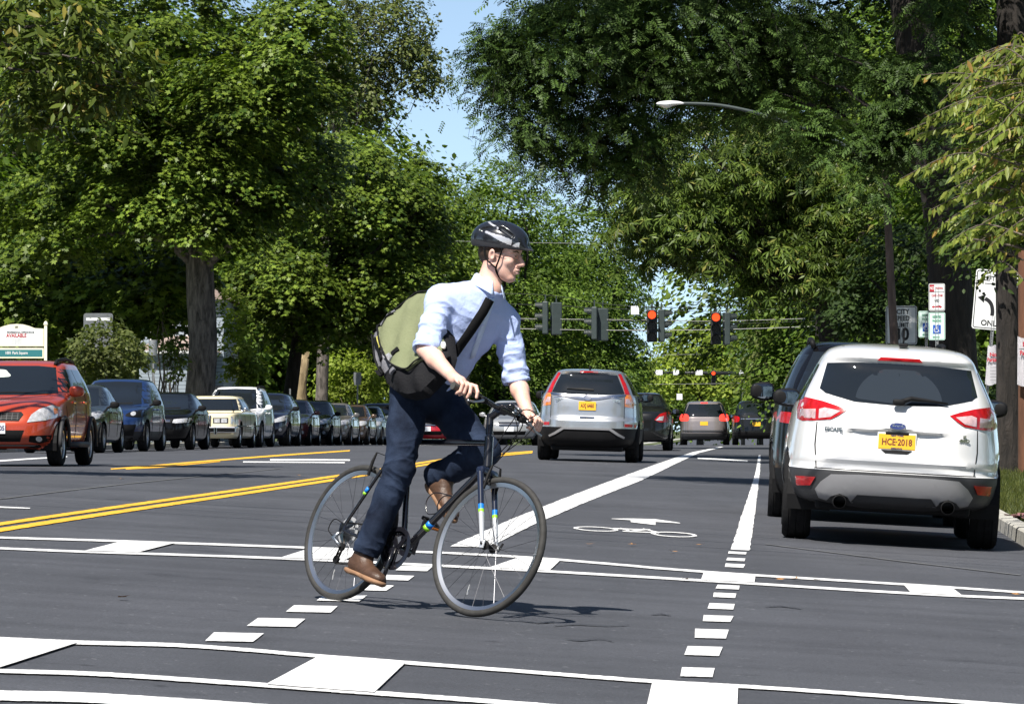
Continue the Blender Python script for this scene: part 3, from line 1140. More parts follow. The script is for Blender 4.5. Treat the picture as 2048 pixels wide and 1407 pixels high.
bmobj('roof_antenna', bm, M_BLACK, esc.root)
M_BADGE = mat('blue_badge', (0.012, 0.025, 0.12), 0.2, coat=1.0)
bm = bmesh.new()
el = lambda a, b_, z0: [(a * math.cos(t), z0 + b_ * math.sin(t)) for t in np.linspace(0, 2 * PI, 28, endpoint=False)]
o = E_('badge', M_CHROME, [el(.068, .029, .985)], -1, off=.012, depth=.016)
E_('badge_field', M_BADGE, [el(.062, .024, .985)], -1, off=.015, depth=.004, parent=o)
_yb = esc.sh.face(0, .985, -1)
text_obj('lettering', 'Ford', .042, Matrix.Translation((0, _yb - .016, .985)) @ Matrix.Rotation(PI / 2, 4, 'X') @ Matrix.Shear('XZ', 4, (0, 0)) , M_CHROME, o, sx=1.1)
_y2 = esc.sh.face(-.52, .935, -1)
_ang = math.atan2(esc.sh.face(-.60, .935, -1) - esc.sh.face(-.44, .935, -1), .16)
text_obj('lettering', 'ESCAPE', .045, Matrix.Translation((-.52, _y2 - .008, .93)) @ Matrix.Rotation(-_ang, 4, 'Z') @ Matrix.Rotation(PI / 2, 4, 'X'), M_CHROME, esc.root, bold=.002, sx=1.05)
text_obj('lettering', 'SE', .03, Matrix.Translation((.55, esc.sh.face(.55, .92, -1) - .008, .925)) @ Matrix.Rotation(_ang, 4, 'Z') @ Matrix.Rotation(PI / 2, 4, 'X'), M_CHROME, esc.root, bold=.002)
text_obj('lettering', '4WD', .034, Matrix.Translation((.55, esc.sh.face(.55, .885, -1) - .008, .893)) @ Matrix.Rotation(_ang, 4, 'Z') @ Matrix.Rotation(PI / 2, 4, 'X'), M_CHROME, esc.root, bold=.003, sx=1.2)
y = esc.sh.face(0, .845, -1)
bm = bmesh.new()
add_box(bm, (0, y - .006, .848), (.318, .012, .165), bevel=.004)
fr = bmobj('plate_frame', bm, M_STICK, esc.root)
bm = bmesh.new()
add_box(bm, (0, y - .0135, .858), (.30, .006, .122), bevel=.002)
pl = bmobj('number_plate', bm, M_PLATE_Y, esc.root)
bm = bmesh.new()
add_box(bm, (0, y - .015, .925), (.19, .008, .024), bevel=.004)
bmobj('plate_frame_top', bm, M_BLACK, esc.root)
text_obj('lettering', 'HCE·2018', .074, Matrix.Translation((0, y - .017, .853)) @ Matrix.Rotation(PI / 2, 4, 'X'), M_PLATE_R, pl, bold=.002, sx=.80)
text_obj('lettering', 'NEW YORK', .02, Matrix.Translation((0, y - .017, .907)) @ Matrix.Rotation(PI / 2, 4, 'X'), M_PLATE_B, pl, bold=.001)
text_obj('lettering', 'EMPIRE STATE', .014, Matrix.Translation((0, y - .017, .803)) @ Matrix.Rotation(PI / 2, 4, 'X'), M_PLATE_B, pl, bold=.001)
esc.mirrors(.55, 1.17, .79, M_BLACK, (.24, .12, .165))
for sg in (-1, 1):
    esc.side('side_window', M_GLASS, [(-1.70, 1.17), (-1.2, 1.13), (-1.2, 1.47), (-1.45, 1.46)], sg)
    esc.side('side_window', M_GLASS, [(-1.15, 1.13), (.7, 1.11), (.35, 1.33), (.05, 1.46), (-1.15, 1.47)], sg)

# ---------------------------------------------------------------- black SUV ahead of it
P_BLACK = mat('black_car_paint', (0.004, 0.004, 0.005), .15, coat=.08, spec=.25)
exp = Car('parked_suv', 'tall black SUV with roof rails parked in front of the white SUV at the kerb', 1740, 40.6, 1, prof_suv(5.0, 2.0, 1.78, 1.12, 1.16, lean=.5), 5.0, 2.0, (-1.42, 1.45), wheel_r=.385, wheel_w=.25, col=P_BLACK, clad_z=.52, clad=M_BLACK, under=.34, dz=-.03)
rear_kit(exp, 1.78, 1.16, dict(lamp=[(.70, 1.04), (.95, 1.06), (.95, .97), (.74, .96)], refl=[(.5, .6), (.7, .6), (.7, .55), (.5, .55)], plate=(0, .9, '', M_PLATE_Y, M_PLATE_R)))
side_windows(exp, 1.18, 1.78, -2.2, 1.25, split=(.28, .64))
exp.mirrors(.95, 1.25, .98, M_BLACK, (.25, .13, .20))
exp.seams((-.9, .2, 1.2), .45, 1.15)
for sg in (-1, 1):
    bm = bmesh.new()
    add_tube(bm, catmull([(sg * .62, -1.75, 1.70), (sg * .64, -1.6, 1.77), (sg * .65, 0, 1.79), (sg * .65, .3, 1.74)], 5), .026, 8)
    bmobj('roof_rail', bm, M_BLACK, exp.root, True)

# ---------------------------------------------------------------- silver SUV driving away
P_SILVER = paint('silver_car_paint', (0.50, 0.52, 0.55), metal=0.75, rough=0.3)
_h = .91
rows = [(.23, .70, -1.95, 1.9, 4.5, 4), (.33, .86, -2.2, 2.1, 4.5, 4), (.42, .895, -2.25, 2.15, 4.5, 4), (.56, .905, -2.27, 2.2, 4.5, 4), (.60, .91, -2.27, 2.2, 4.5, 4), (.72, .91, -2.265, 2.17, 4.5, 4), (.80, .90, -2.20, 2.15, 4.5, 4), (.98, .885, -2.175, 2.0, 4.5, 4), (1.06, .875, -2.16, 1.6, 4.5, 4), (1.16, .85, -2.13, 1.05, 4.5, 4),
        (1.22, .82, -2.09, .9, 4.5, 5), (1.40, .715, -1.98, .5, 5, 5), (1.54, .63, -1.86, .2, 5, 5), (1.585, .595, -1.90, .1, 4.5, 4.5), (1.63, .47, -1.6, -.15, 4, 4), (1.65, .25, -1.1, -.5, 3, 3)]
crv = Car('driving_suv', 'silver SUV seen from behind driving away in the lane beside the bike lane', 1171, 75.0, 1, rows, 4.53, 1.82, (-1.28, 1.34), wheel_r=.35, wheel_w=.23, tyre_x=.78, col=P_SILVER, clad_z=.60, clad=M_BLACK, under=.22)
cE = crv.end
cE('rear_window', M_GLASS, [[(-.50, 1.54), (0, 1.555), (.50, 1.54), (.60, 1.32), (.645, 1.215), (.3, 1.19), (-.3, 1.19), (-.645, 1.215), (-.60, 1.32)]], -1, off=.008)
for f in (lambda p: p, mir):
    cE('tail_light', M_RED, [f([(.515, 1.565), (.56, 1.57), (.665, 1.38), (.735, 1.21), (.655, 1.21), (.615, 1.34)])], -1, off=.014, step=.05)
    o = cE('indicator', M_AMBER, [f([(.66, 1.2), (.745, 1.2), (.85, 1.0), (.845, .955), (.655, .99)])], -1, off=.012, step=.05)
    cE('reversing_light', M_PINK, [f([(.665, 1.13), (.72, 1.13), (.77, 1.03), (.665, 1.04)])], -1, off=.016, step=.05, parent=o)
    cE('reflector', M_RED, [f([(.67, .685), (.86, .68), (.86, .625), (.67, .63)])], -1, off=.012)
    cE('tailgate_seam', M_BLACK, [f([(.648, 1.19), (.656, 1.19), (.656, .64), (.648, .64)])], -1, off=.003, depth=.01)
    cE('bumper_strip', M_SKID, [f([(0, .565), (.4, .565), (.55, .47), (.66, .42), (.68, .45), (.57, .51), (.43, .60), (0, .60)])], -1, off=.02, step=.05)
    cE('tailgate_emblem', M_CHROME, [f([(.40, 1.155), (.60, 1.13), (.60, 1.12), (.41, 1.13)])], -1, off=.004, depth=.004)
cE('chrome_strip', M_CHROME, [[(-.645, 1.205), (-.4, 1.185), (-.12, 1.145), (.12, 1.145), (.4, 1.185), (.645, 1.205), (.645, 1.175), (.4, 1.14), (.14, 1.10), (-.14, 1.10), (-.4, 1.14), (-.645, 1.175)]], -1, off=.018, step=.05, rnd=True)
cE('badge', M_CHROME, [el(.07, .055, 1.135)], -1, off=.035, depth=.02)
cE('high_brake_light', M_RED, [[(-.16, 1.575), (.16, 1.575), (.16, 1.60), (-.16, 1.60)]], -1, off=.01)
cE('rear_wiper', M_BLACK, [[(-.38, 1.285), (-.1, 1.305), (.1, 1.29), (.1, 1.265), (-.1, 1.27)]], -1, off=.03)
cE('tailgate_handle', M_CHROME, [[(-.14, .80), (.14, .80), (.12, .76), (-.12, .76)]], -1, off=.008)
crv.plate(-1, 0, .985, .305, .155, 'AXJ 6460', M_PLATE_Y, M_PLATE_R, size=.10, sx=.6)
crv.mirrors(.75, 1.17, .86, M_BLACK, (.22, .12, .17))
for sg in (-1, 1):
    crv.side('side_window', M_GLASS, [(-1.7, 1.20), (.75, 1.16), (.1, 1.5), (-1.5, 1.52)], sg)
    text_obj('lettering', 'CR-V' if sg < 0 else 'AWD', .06, Matrix.Translation((sg * .50, crv.sh.face(.5, 1.08, -1) - .012, 1.085)) @ Matrix.Rotation(PI / 2, 4, 'X'), M_CHROME, crv.root, bold=.003)
bm = bmesh.new()
add_tube(bm, [(0, -1.5, 1.64), (0, -1.62, 1.70)], [.02, .008], 6)
bmobj('roof_antenna', bm, M_BLACK, crv.root)

# ---------------------------------------------------------------- cars beyond it
P_BLK2 = mat('dark_grey_car_paint', (0.008, 0.0085, 0.009), .2, coat=.4, spec=.4)
c = Car('stopped_car', 'black sedan stopped just ahead of the silver SUV, its tail light showing beside it', 1271, 107, 1, prof_sedan(4.5, 1.74, 1.48, trunk=1.06, hood=.95, belt=.98), 4.5, 1.74, (-1.25, 1.35), wheel_r=.31, wheel_w=.2, col=P_BLK2)
c.end('rear_window', M_GLASS, [[(-.52, 1.40), (.52, 1.40), (.70, 1.13), (-.70, 1.13)]], -1, off=.008)
for f in (lambda p: p, mir):
    c.end('tail_light', M_RED, [f([(.47, .78), (.60, .93), (.80, 1.0), (.85, .95), (.85, .73), (.6, .72)])], -1, off=.012, step=.05)
    c.end('reversing_light', M_CLEAR, [f([(.50, .77), (.60, .86), (.70, .88), (.68, .76)])], -1, off=.018, step=.05)
c.plate(-1, -.0, .82, .305, .155, 'FGM 2281', M_PLATE_Y, M_PLATE_R, size=.1, sx=.6)
c.mirrors(.7, 1.0, .84, M_BLACK)
side_windows(c, 1.03, 1.48, -1.5, 1.0)
P_TAUPE = paint('taupe_car_paint', (0.26, 0.23, 0.23), metal=.5)
c = Car('stopped_car', 'grey minivan with lit tail lights waiting at the far red signal', 1408, 165, 1, prof_suv(4.9, 1.92, 1.76, 1.05, 1.1, lean=.42), 4.9, 1.92, (-1.4, 1.45), wheel_r=.34, col=P_TAUPE, clad_z=.5, clad=M_CLAD, dz=-.03)
rear_kit(c, 1.76, 1.1, dict(lamp=[(.66, 1.22), (.93, 1.24), (.98, 1.0), (.64, 1.0)], lampmat=M_REDLIT, plate=(0, .88, '', M_PLATE_Y, M_PLATE_R), brake=(.14, 1.67), brakemat=M_REDLIT, gwb=.80))
c.end('bumper_step', M_CLAD, [[(-.85, .62), (.85, .62), (.85, .57), (-.85, .57)]], -1, off=.03)
c.mirrors(.9, 1.16, .93, M_BLACK)
side_windows(c, 1.12, 1.76, -2.2, 1.2)
c = Car('parked_suv', 'dark SUV beyond the black SUV at the right kerb, partly hidden by its mirror', 1513, 162, 1, prof_suv(4.8, 1.9, 1.72, 1.05, 1.1, lean=.5), 4.8, 1.9, (-1.38, 1.42), wheel_r=.36, col=P_BLK2, clad_z=.5, clad=M_BLACK)
rear_kit(c, 1.72, 1.1, dict(lamp=[(.7, 1.08), (.95, 1.1), (.97, .9), (.72, .9)], plate=(0.0, .8, '', M_PLATE_Y, M_PLATE_R), gwb=.8))
c.end('chrome_strip', M_CHROME, [[(-.6, 1.02), (.6, 1.02), (.6, .99), (-.6, .99)]], -1, off=.015)
c.mirrors(.9, 1.14, .92, M_BLACK)
side_windows(c, 1.12, 1.72, -2.1, 1.2)
P_GREYS = paint('pale_grey_car_paint', (0.45, 0.46, 0.47), metal=.5)
c = Car('oncoming_car', 'pale grey sedan facing the camera, seen between the bicycle handlebar and the silver SUV', 1018, 136, -1, prof_sedan(4.7, 1.8, 1.47), 4.7, 1.8, (-1.35, 1.35), wheel_r=.32, col=P_GREYS)
KS = dict(lamp=[(.50, .66), (.58, .76), (.86, .82), (.95, .76), (.93, .68)], grille=[(-.4, .76), (.4, .76), (.34, .62), (-.34, .62)], lower=[(-.6, .46), (.6, .46), (.55, .34), (-.55, .34)], plate=(0, .53, '', M_PLATE_W, M_PLATE_B))
front_kit(c, 1.47, 1.0, .93, KS)
c.mirrors(.72, 1.0, .87, None)
side_windows(c, 1.02, 1.47, -1.3, 1.1)
P_RED2 = paint('bright_red_car_paint', (0.45, 0.015, 0.03))
c = Car('oncoming_car', 'bright red car facing the camera, seen low between the legs of the cyclist', 852, 134, -1, prof_sedan(4.5, 1.75, 1.45), 4.5, 1.75, (-1.3, 1.3), wheel_r=.31, col=P_RED2)
front_kit(c, 1.45, 1.0, .93, KS)
c.mirrors(.72, 1.0, .85, None)
side_windows(c, 1.02, 1.45, -1.3, 1.1)

# ---------------------------------------------------------------- the red SUV coming this way
P_REDO = paint('orange_red_car_paint', (0.46, 0.055, 0.02), metal=.25, rough=.3)
rows = [(.26, .72, -1.9, 1.80, 5, 4), (.34, .83, -2.0, 1.98, 5, 4.2), (.46, .865, -2.05, 2.06, 5, 4.2), (.60, .88, -2.06, 2.05, 5, 4.2), (.74, .885, -2.03, 1.99, 5, 4.2), (.86, .88, -2.0, 1.86, 5, 4.2), (.95, .875, -1.98, 1.62, 5, 4.5), (1.03, .86, -1.97, 1.15, 5, 5), (1.09, .845, -1.95, .98, 5, 5),
        (1.22, .79, -1.90, .72, 5, 5), (1.44, .68, -1.72, .28, 5, 5), (1.53, .63, -1.62, .08, 4.5, 4.5), (1.575, .50, -1.4, -.15, 4, 4), (1.595, .25, -1.0, -.5, 3, 3)]
sx4 = Car('driving_suv', 'orange red SUV with roof rails coming towards the camera at the left edge', -10, 62.0, -1, rows, 4.12, 1.75, (-1.23, 1.27), wheel_r=.325, wheel_w=.21, tyre_x=.77, col=P_REDO, clad_z=None, rimmat=M_RIM, spokes=6)
rE = lambda *a, **k: sx4.end(*a, **k)
rE('windscreen', M_GLASS, [[(-.72, 1.085), (-.4, 1.055), (.4, 1.055), (.72, 1.085), (.56, 1.475), (.3, 1.50), (-.3, 1.50), (-.56, 1.475)]], 1, off=.014, depth=.04, step=.04)
rE('sun_shade', mat('pale_shade', (.5, .55, .52), .7), [[(.08, 1.33), (.12, 1.40), (.20, 1.44), (.46, 1.43), (.50, 1.33)]], 1, off=.019, depth=.004, rnd=True)
rE('windscreen_sticker', M_STICK, [[(.38, 1.12), (.38, 1.165), (.58, 1.15), (.60, 1.11)]], 1, off=.019, depth=.004)
rE('wiper', M_BLACK, [[(-.6, 1.075), (-.1, 1.11), (.38, 1.09), (.38, 1.075), (-.1, 1.085)]], 1, off=.03)
for f in (lambda p: p, mir):
    o = rE('headlight', M_CLEAR, [f([(.46, .645), (.51, .76), (.60, .84), (.745, .905), (.825, .875), (.855, .80), (.845, .73), (.70, .675)])], 1, off=.010, step=.045)
    rE('indicator', M_AMBER, [f([(.77, .86), (.815, .85), (.825, .78), (.79, .76)])], 1, off=.014, step=.045, parent=o)
    rE('fog_light_recess', M_BLACK, [f([(.48, .36), (.50, .45), (.80, .46), (.76, .38), (.62, .33)])], 1, off=.008, step=.05)
    rE('fog_light', M_CLEAR, [[(x + (0.62 if f(((1, 0),))[0][0] > 0 else -.62), z + .40) for x, z in [(.04 * math.cos(a), .04 * math.sin(a)) for a in np.linspace(0, 2 * PI, 12, endpoint=False)]]], 1, off=.012)
rE('grille', M_BLACK, [[(-.36, .80), (.36, .80), (.40, .76), (.34, .665), (-.34, .665), (-.40, .76)]], 1, off=.008)
rE('grille_mesh', M_CLAD, [[(x - .006, .68), (x + .006, .68), (x + .006, .785), (x - .006, .785)] for x in np.linspace(-.32, .32, 9)] + [[(-.34, z), (.34, z), (.34, z + .008), (-.34, z + .008)] for z in (.70, .735, .77)], 1, off=.014, depth=.01)
rE('grille_badge', M_CHROME, [el(.06, .045, .73)], 1, off=.03)
rE('lower_intake', M_BLACK, [[(-.42, .53), (.42, .53), (.36, .36), (-.36, .36)]], 1, off=.008)
rE('chin_strip', M_SKID, [[(-.6, .315), (.6, .315), (.6, .295), (-.6, .295)]], 1, off=.015)
sx4.plate(1, 0, .555, .305, .155, 'CAB 605', M_PLATE_W, M_PLATE_B)
sx4.mirrors(.62, 1.11, .85, P_REDO, (.22, .13, .17))
side_windows(sx4, 1.10, 1.60, -1.55, .86, split=(.46,))
sx4.seams((-.75, .2, .95), .35, 1.08)
sx4.handles((-.55, .42), .95)
for sg in (-1, 1):
    bm = bmesh.new()
    for y in (-1.23, 1.27):
        add_tube(bm, [(sg * .895, y + .40 * math.cos(a), .325 + .40 * math.sin(a)) for a in np.linspace(-.1, PI + .1, 16)], .03, 6)
    add_tube(bm, [(sg * .885, -.85, .32), (sg * .885, .87, .32)], .05, 6)
    bmobj('arch_trim', bm, M_CLAD, sx4.root, True)
    bm = bmesh.new()
    add_tube(bm, catmull([(sg * .54, .05, 1.52), (sg * .55, -.1, 1.58), (sg * .55, -.8, 1.61), (sg * .54, -1.45, 1.58), (sg * .54, -1.55, 1.53)], 5), .028, 8)
    bmobj('roof_rail', bm, M_BLACK, sx4.root, True)

# ---------------------------------------------------------------- the row parked along the left kerb
GL = 'cars parked in a row along the left kerb'


def parked(label, edge, W, L, H, kind, col, name='parked_car', d=None, mm=None, nose=.12, hood=None, belt=None, sed=True, wr=.32, dz=0.0, **kw):
    d = d or 125800.0 / (1548 - edge)
    cx = 1024 + (-14.8 + .0617 * d - W / 2) / d * F
    hood = hood or (.95 if sed else 1.04)
    belt = belt or (.98 if sed else 1.07)
    rows = prof_sedan(L, W, H, hood, belt, trunk=belt + .04, nose=nose) if sed else prof_suv(L, W, H, hood, belt, nose=nose)
    c = Car(name, label, cx, d - L * .5, -1, rows, L, W, (-L * .285, L * .30), wheel_r=wr, col=col, group=GL, dz=dz, **kw)
    front_kit(c, H, (belt + .04) if sed else belt + .02, hood, kind)
    side_windows(c, belt + .05, H, -L * .32 if sed else -L * .42, L * .5 - 1.25 - nose)
    c.mirrors(L * .5 - 1.55 - nose, belt + .06, W / 2 - .02, mm)
    c.seams((-L * .10, L * .16), .36, belt)
    c.handles((-L * .05, L * .09), belt - .10)
    return c


P_NAVY = paint('deep_blue_car_paint', (0.012, 0.034, 0.12), metal=.3)
P_DKNAVY = paint('dark_navy_car_paint', (0.009, 0.013, 0.032), metal=.2)
P_GREYG = paint('grey_green_car_paint', (0.03, 0.034, 0.033), metal=.4)
P_GREY = paint('warm_grey_car_paint', (0.20, 0.19, 0.18), metal=.5)
P_BROWN = paint('brown_car_paint', (0.13, 0.085, 0.06), metal=.5)
P_SKY = paint('pale_blue_grey_car_paint', (0.30, 0.35, 0.38), metal=.5)
P_CREAM = paint('cream_car_paint', (0.78, 0.69, 0.46), rough=.35)
K1 = dict(lamp=[(.50, .70), (.56, .80), (.84, .90), (.95, .86), (.94, .76), (.7, .70)], grille=[(-.45, .78), (.45, .78), (.40, .66), (-.40, .66)], lower=[(-.62, .48), (.62, .48), (.56, .34), (-.56, .34)], fog=(.75, .42, .05), plate=(0, .56, '', M_PLATE_Y, M_PLATE_R))
parked('dark grey green car half hidden behind the orange red SUV', 196, 1.76, 4.4, 1.5, K1, P_GREYG, mm=M_BLACK)
KB = dict(lamp=[(.55, .82), (.62, .90), (.90, .97), (.96, .88), (.93, .80), (.75, .79)], lampmat=M_BLACK, grille=[(-.5, .86), (.5, .86), (.45, .76), (-.45, .76)], lower=[(-.8, .62), (.8, .62), (.72, .36), (-.72, .36)], plate=(0, .55, '', M_PLATE_Y, M_PLATE_R), bars=2, barmat=M_BLACK)
c = parked('deep blue hatchback SUV parked second in the left row, taller than the cars around it', 284, 1.84, 4.55, 1.70, KB, P_NAVY, name='parked_suv', sed=False, mm=M_BLACK, wr=.35, clad_z=.45)
for sg in (-1, 1):
    c.end('lamp_ring', M_CLEAR, [[(sg * .66 + .055 * math.cos(a), .875 + .05 * math.sin(a)) for a in np.linspace(0, 2 * PI, 14, endpoint=False)]], 1, off=.014)
KV = dict(lamp=[(.50, .68), (.53, .765), (.93, .80), (.95, .74), (.90, .69), (.6, .665)], lround=False, grille=[(-.50, .77), (.50, .77), (.47, .68), (-.47, .68)], lower=[(-.55, .50), (.55, .50), (.5, .36), (-.5, .36)], plate=(0, .58, '', M_PLATE_Y, M_PLATE_R), bars=3)
parked('black sedan with a yellow front plate parked in front of the cream car', 378, 1.78, 4.65, 1.46, KV, P_BLACK, mm=M_BLACK)
# the cream car of the eighties: square nose, upright grille, chrome bumper
W = 1.92
L = 5.5
d = 125800.0 / (1548 - 470)
cx = 1024 + (-14.8 + .0617 * d - W / 2) / d * F
h = W / 2
rows = [(.27, h * .93, -2.6, 2.55, 9, 9), (.36, h * .985, -2.7, 2.66, 9, 9), (.52, h, -2.72, 2.66, 9, 9), (.78, h, -2.70, 2.655, 9, 9), (.90, h * .985, -2.68, 2.64, 9, 9), (.935, h * .975, -2.66, 2.60, 8, 9), (.965, h * .96, -2.5, 1.9, 7, 8), (.995, h * .94, -1.75, .95, 6, 7), (1.04, h * .91, -1.6, .88, 6, 6),
        (1.34, h * .74, -1.22, .42, 7, 7), (1.39, h * .70, -1.15, .32, 6, 6), (1.425, h * .55, -1.0, .15, 5, 5), (1.435, h * .3, -.7, -.1, 4, 4)]
cream = Car('parked_car', 'cream eighties sedan with square nose, upright grille and chrome bumper parked in the left row', cx, d - L / 2, -1, rows, L, W, (-1.5, 1.58), wheel_r=.345, wheel_w=.2, col=P_CREAM, group=GL, rimmat=M_CHROME, spokes=12)
kE = cream.end
kE('windscreen', M_GLASS, [[(-.80, 1.025), (.80, 1.025), (.665, 1.345), (-.665, 1.345)]], 1, off=.014, depth=.04, step=.04)
kE('windscreen_sticker', M_STICK, [[(.45, 1.06), (.45, 1.10), (.65, 1.10), (.65, 1.06)]], 1, off=.019, depth=.004)
kE('chrome_grille', M_BLACK, [[(-.26, .90), (.26, .90), (.26, .58), (-.26, .58)]], 1, off=.06, depth=.08)
kE('grille_bars', M_CHROME, [[(x - .008, .59), (x + .008, .59), (x + .008, .90), (x - .008, .90)] for x in np.linspace(-.25, .25, 9)] + [[(-.27, .925), (.27, .925), (.27, .895), (-.27, .895)]], 1, off=.072, depth=.012)
for f in (lambda p: p, mir):
    kE('headlight_panel', M_CLAD, [f([(.33, .82), (.74, .82), (.74, .67), (.33, .67)])], 1, off=.006)
    for x in (.44, .63):
        kE('headlight', M_CLEAR, [f([(x - .075, .80), (x + .075, .80), (x + .075, .69), (x - .075, .69)])], 1, off=.012)
    kE('indicator', M_GREYP if False else M_CLEAR, [f([(.80, .86), (.93, .86), (.93, .66), (.80, .66)])], 1, off=.006)
bm = bmesh.new()
add_box(bm, (0, 2.74, .50), (1.94, .14, .17), bevel=.03)
for sg in (-1, 1):
    add_box(bm, (sg * .93, 2.55, .50), (.08, .4, .16), bevel=.02)
    add_box(bm, (sg * .42, 2.82, .47), (.07, .05, .2), bevel=.01)
bmobj('front_bumper', bm, M_CHROME, cream.root)
bm = bmesh.new()
add_box(bm, (.0, 2.822, .46), (.305, .012, .15), bevel=.003)
pp = bmobj('number_plate', bm, M_PLATE_W, cream.root)
text_obj('lettering', 'RE 5047', .09, Matrix.Translation((0, 2.83, .46)) @ Matrix.Rotation(PI, 4, 'Z') @ Matrix.Rotation(PI / 2, 4, 'X'), M_PLATE_B, pp, bold=.003, sx=.7)
side_windows(cream, 1.03, 1.49, -1.45, 1.12)
cream.mirrors(.75, 1.05, .92, M_CHROME, (.14, .08, .1))
cream.seams((-.5, .75), .36, .98)
bm = bmesh.new()
for sg in (-1, 1):
    add_tube(bm, [(sg * .965, -2.5, .60), (sg * .965, 2.5, .60)], .018, 4)
bmobj('chrome_side_strip', bm, M_CHROME, cream.root)

P_WHITE2 = paint('plain_white_car_paint', (0.78, 0.79, 0.80))
KT = dict(lamp=[(.60, .86), (.66, .97), (.80, 1.0), (.93, .93), (.90, .82), (.72, .82)], grille=[(-.4, .92), (.4, .92), (.36, .84), (-.36, .84)], lower=[(-.7, .62), (.7, .62), (.6, .42), (-.6, .42)], plate=(0, .66, '', M_PLATE_Y, M_PLATE_R), bars=1)
c = parked('white SUV with roof rails parked behind the cream sedan', 518, 1.86, 4.7, 1.74, KT, P_WHITE2, name='parked_suv', sed=False, d=122, wr=.36)
for sg in (-1, 1):
    bm = bmesh.new()
    add_tube(bm, catmull([(sg * .6, .0, 1.66), (sg * .60, -.15, 1.735), (sg * .60, -1.5, 1.74), (sg * .58, -1.7, 1.66)], 4), .025, 6)
    bmobj('roof_rail', bm, M_BLACK, c.root, True)
KO = dict(lamp=[(.48, .74), (.60, .82), (.88, .93), (.94, .90), (.90, .78), (.60, .715)], grille=[(-.40, .90), (.40, .90), (.46, .78), (.36, .66), (-.36, .66), (-.46, .78)], grillemat=M_BLACK, bars=4, lower=[(-.7, .50), (.7, .50), (.6, .36), (-.6, .36)], fog=(.76, .50, .045), plate=(0, .52, '', M_PLATE_W, M_PLATE_B))
parked('dark navy estate car with a chrome barred grille parked behind the white SUV', 588, 1.86, 4.8, 1.62, KO, P_DKNAVY, sed=False, d=129, mm=M_BLACK, wr=.345)
P_MAROON = paint('maroon_car_paint', (0.10, 0.02, 0.02), metal=.3)
parked('dark maroon car of which only a mirror and flank show behind the navy estate car', 615, 1.78, 4.5, 1.47, K1, P_MAROON, d=135)
parked('black sedan parked in the left row between the maroon and the warm grey car', 657, 1.80, 4.7, 1.50, K1, P_BLK2, d=141.5, mm=M_BLACK)
parked('warm grey sedan with a clear headlight parked between the black and the brown car', 693, 1.80, 4.7, 1.48, K1, P_GREY, d=148)
KBR = dict(K1, lamp=[(.56, .72), (.58, .82), (.72, .87), (.88, .85), (.90, .75), (.75, .69)])
parked('brown sedan with rounded headlights parked behind the warm grey sedan', 735, 1.80, 4.7, 1.47, KBR, P_BROWN, d=154.5)
parked('pale blue grey car parked behind the brown sedan', 753, 1.78, 4.5, 1.47, K1, P_SKY, d=160)
parked('dark blue SUV last in the left row, next to the back of the cyclist', 772, 1.84, 4.6, 1.66, KB, P_NAVY, name='parked_suv', sed=False, d=166, wr=.35)
# ---------------------------------------------------------------- trees and shrubs
def leaf_material(name, c_dark, c_light, gloss=0.42, transl=0.32, tcol=None, tip=None):
    m = bpy.data.materials.new(name)
    m.use_nodes = True
    nt = m.node_tree
    L = nt.links
    b = nt.nodes['Principled BSDF']
    g = nt.nodes.new('ShaderNodeNewGeometry')
    r = nt.nodes.new('ShaderNodeValToRGB')
    r.color_ramp.elements[0].color = (*c_dark, 1)
    r.color_ramp.elements[1].color = (*c_light, 1)
    if tip:
        e = r.color_ramp.elements.new(0.90)
        e.color = (*c_light, 1)
        r.color_ramp.elements[-1].color = (*tip, 1)
    L.new(g.outputs['Random Per Island'], r.inputs['Fac'])
    tc = nt.nodes.new('ShaderNodeTexCoord')
    n = nt.nodes.new('ShaderNodeTexNoise')
    nset(n, Scale=0.55, Detail=3.0)
    L.new(tc.outputs['Object'], n.inputs['Vector'])
    mr = nt.nodes.new('ShaderNodeMapRange')
    nset(mr, From_Min=0.3, From_Max=0.7, To_Min=0.6, To_Max=1.45)  # random clump tone, widened to paint lighter highlight clusters into the leaves
    L.new(n.outputs['Fac'], mr.inputs['Value'])
    mx = nt.nodes.new('ShaderNodeVectorMath')
    mx.operation = 'SCALE'
    L.new(r.outputs[0], mx.inputs[0])
    L.new(mr.outputs[0], mx.inputs['Scale'])
    L.new(mx.outputs[0], b.inputs['Base Color'])
    nset(b, Roughness=gloss)
    b.inputs['Specular IOR Level'].default_value = 0.16
    t = nt.nodes.new('ShaderNodeBsdfTranslucent')
    ts = nt.nodes.new('ShaderNodeVectorMath')
    ts.operation = 'MULTIPLY'
    ts.inputs[1].default_value = tcol or (1.5, 1.7, 0.6)
    L.new(mx.outputs[0], ts.inputs[0])
    L.new(ts.outputs[0], t.inputs['Color'])
    ms = nt.nodes.new('ShaderNodeMixShader')
    ms.inputs[0].default_value = transl
    L.new(b.outputs[0], ms.inputs[1])
    L.new(t.outputs[0], ms.inputs[2])
    out = nt.nodes['Material Output']
    L.new(ms.outputs[0], out.inputs['Surface'])
    return m


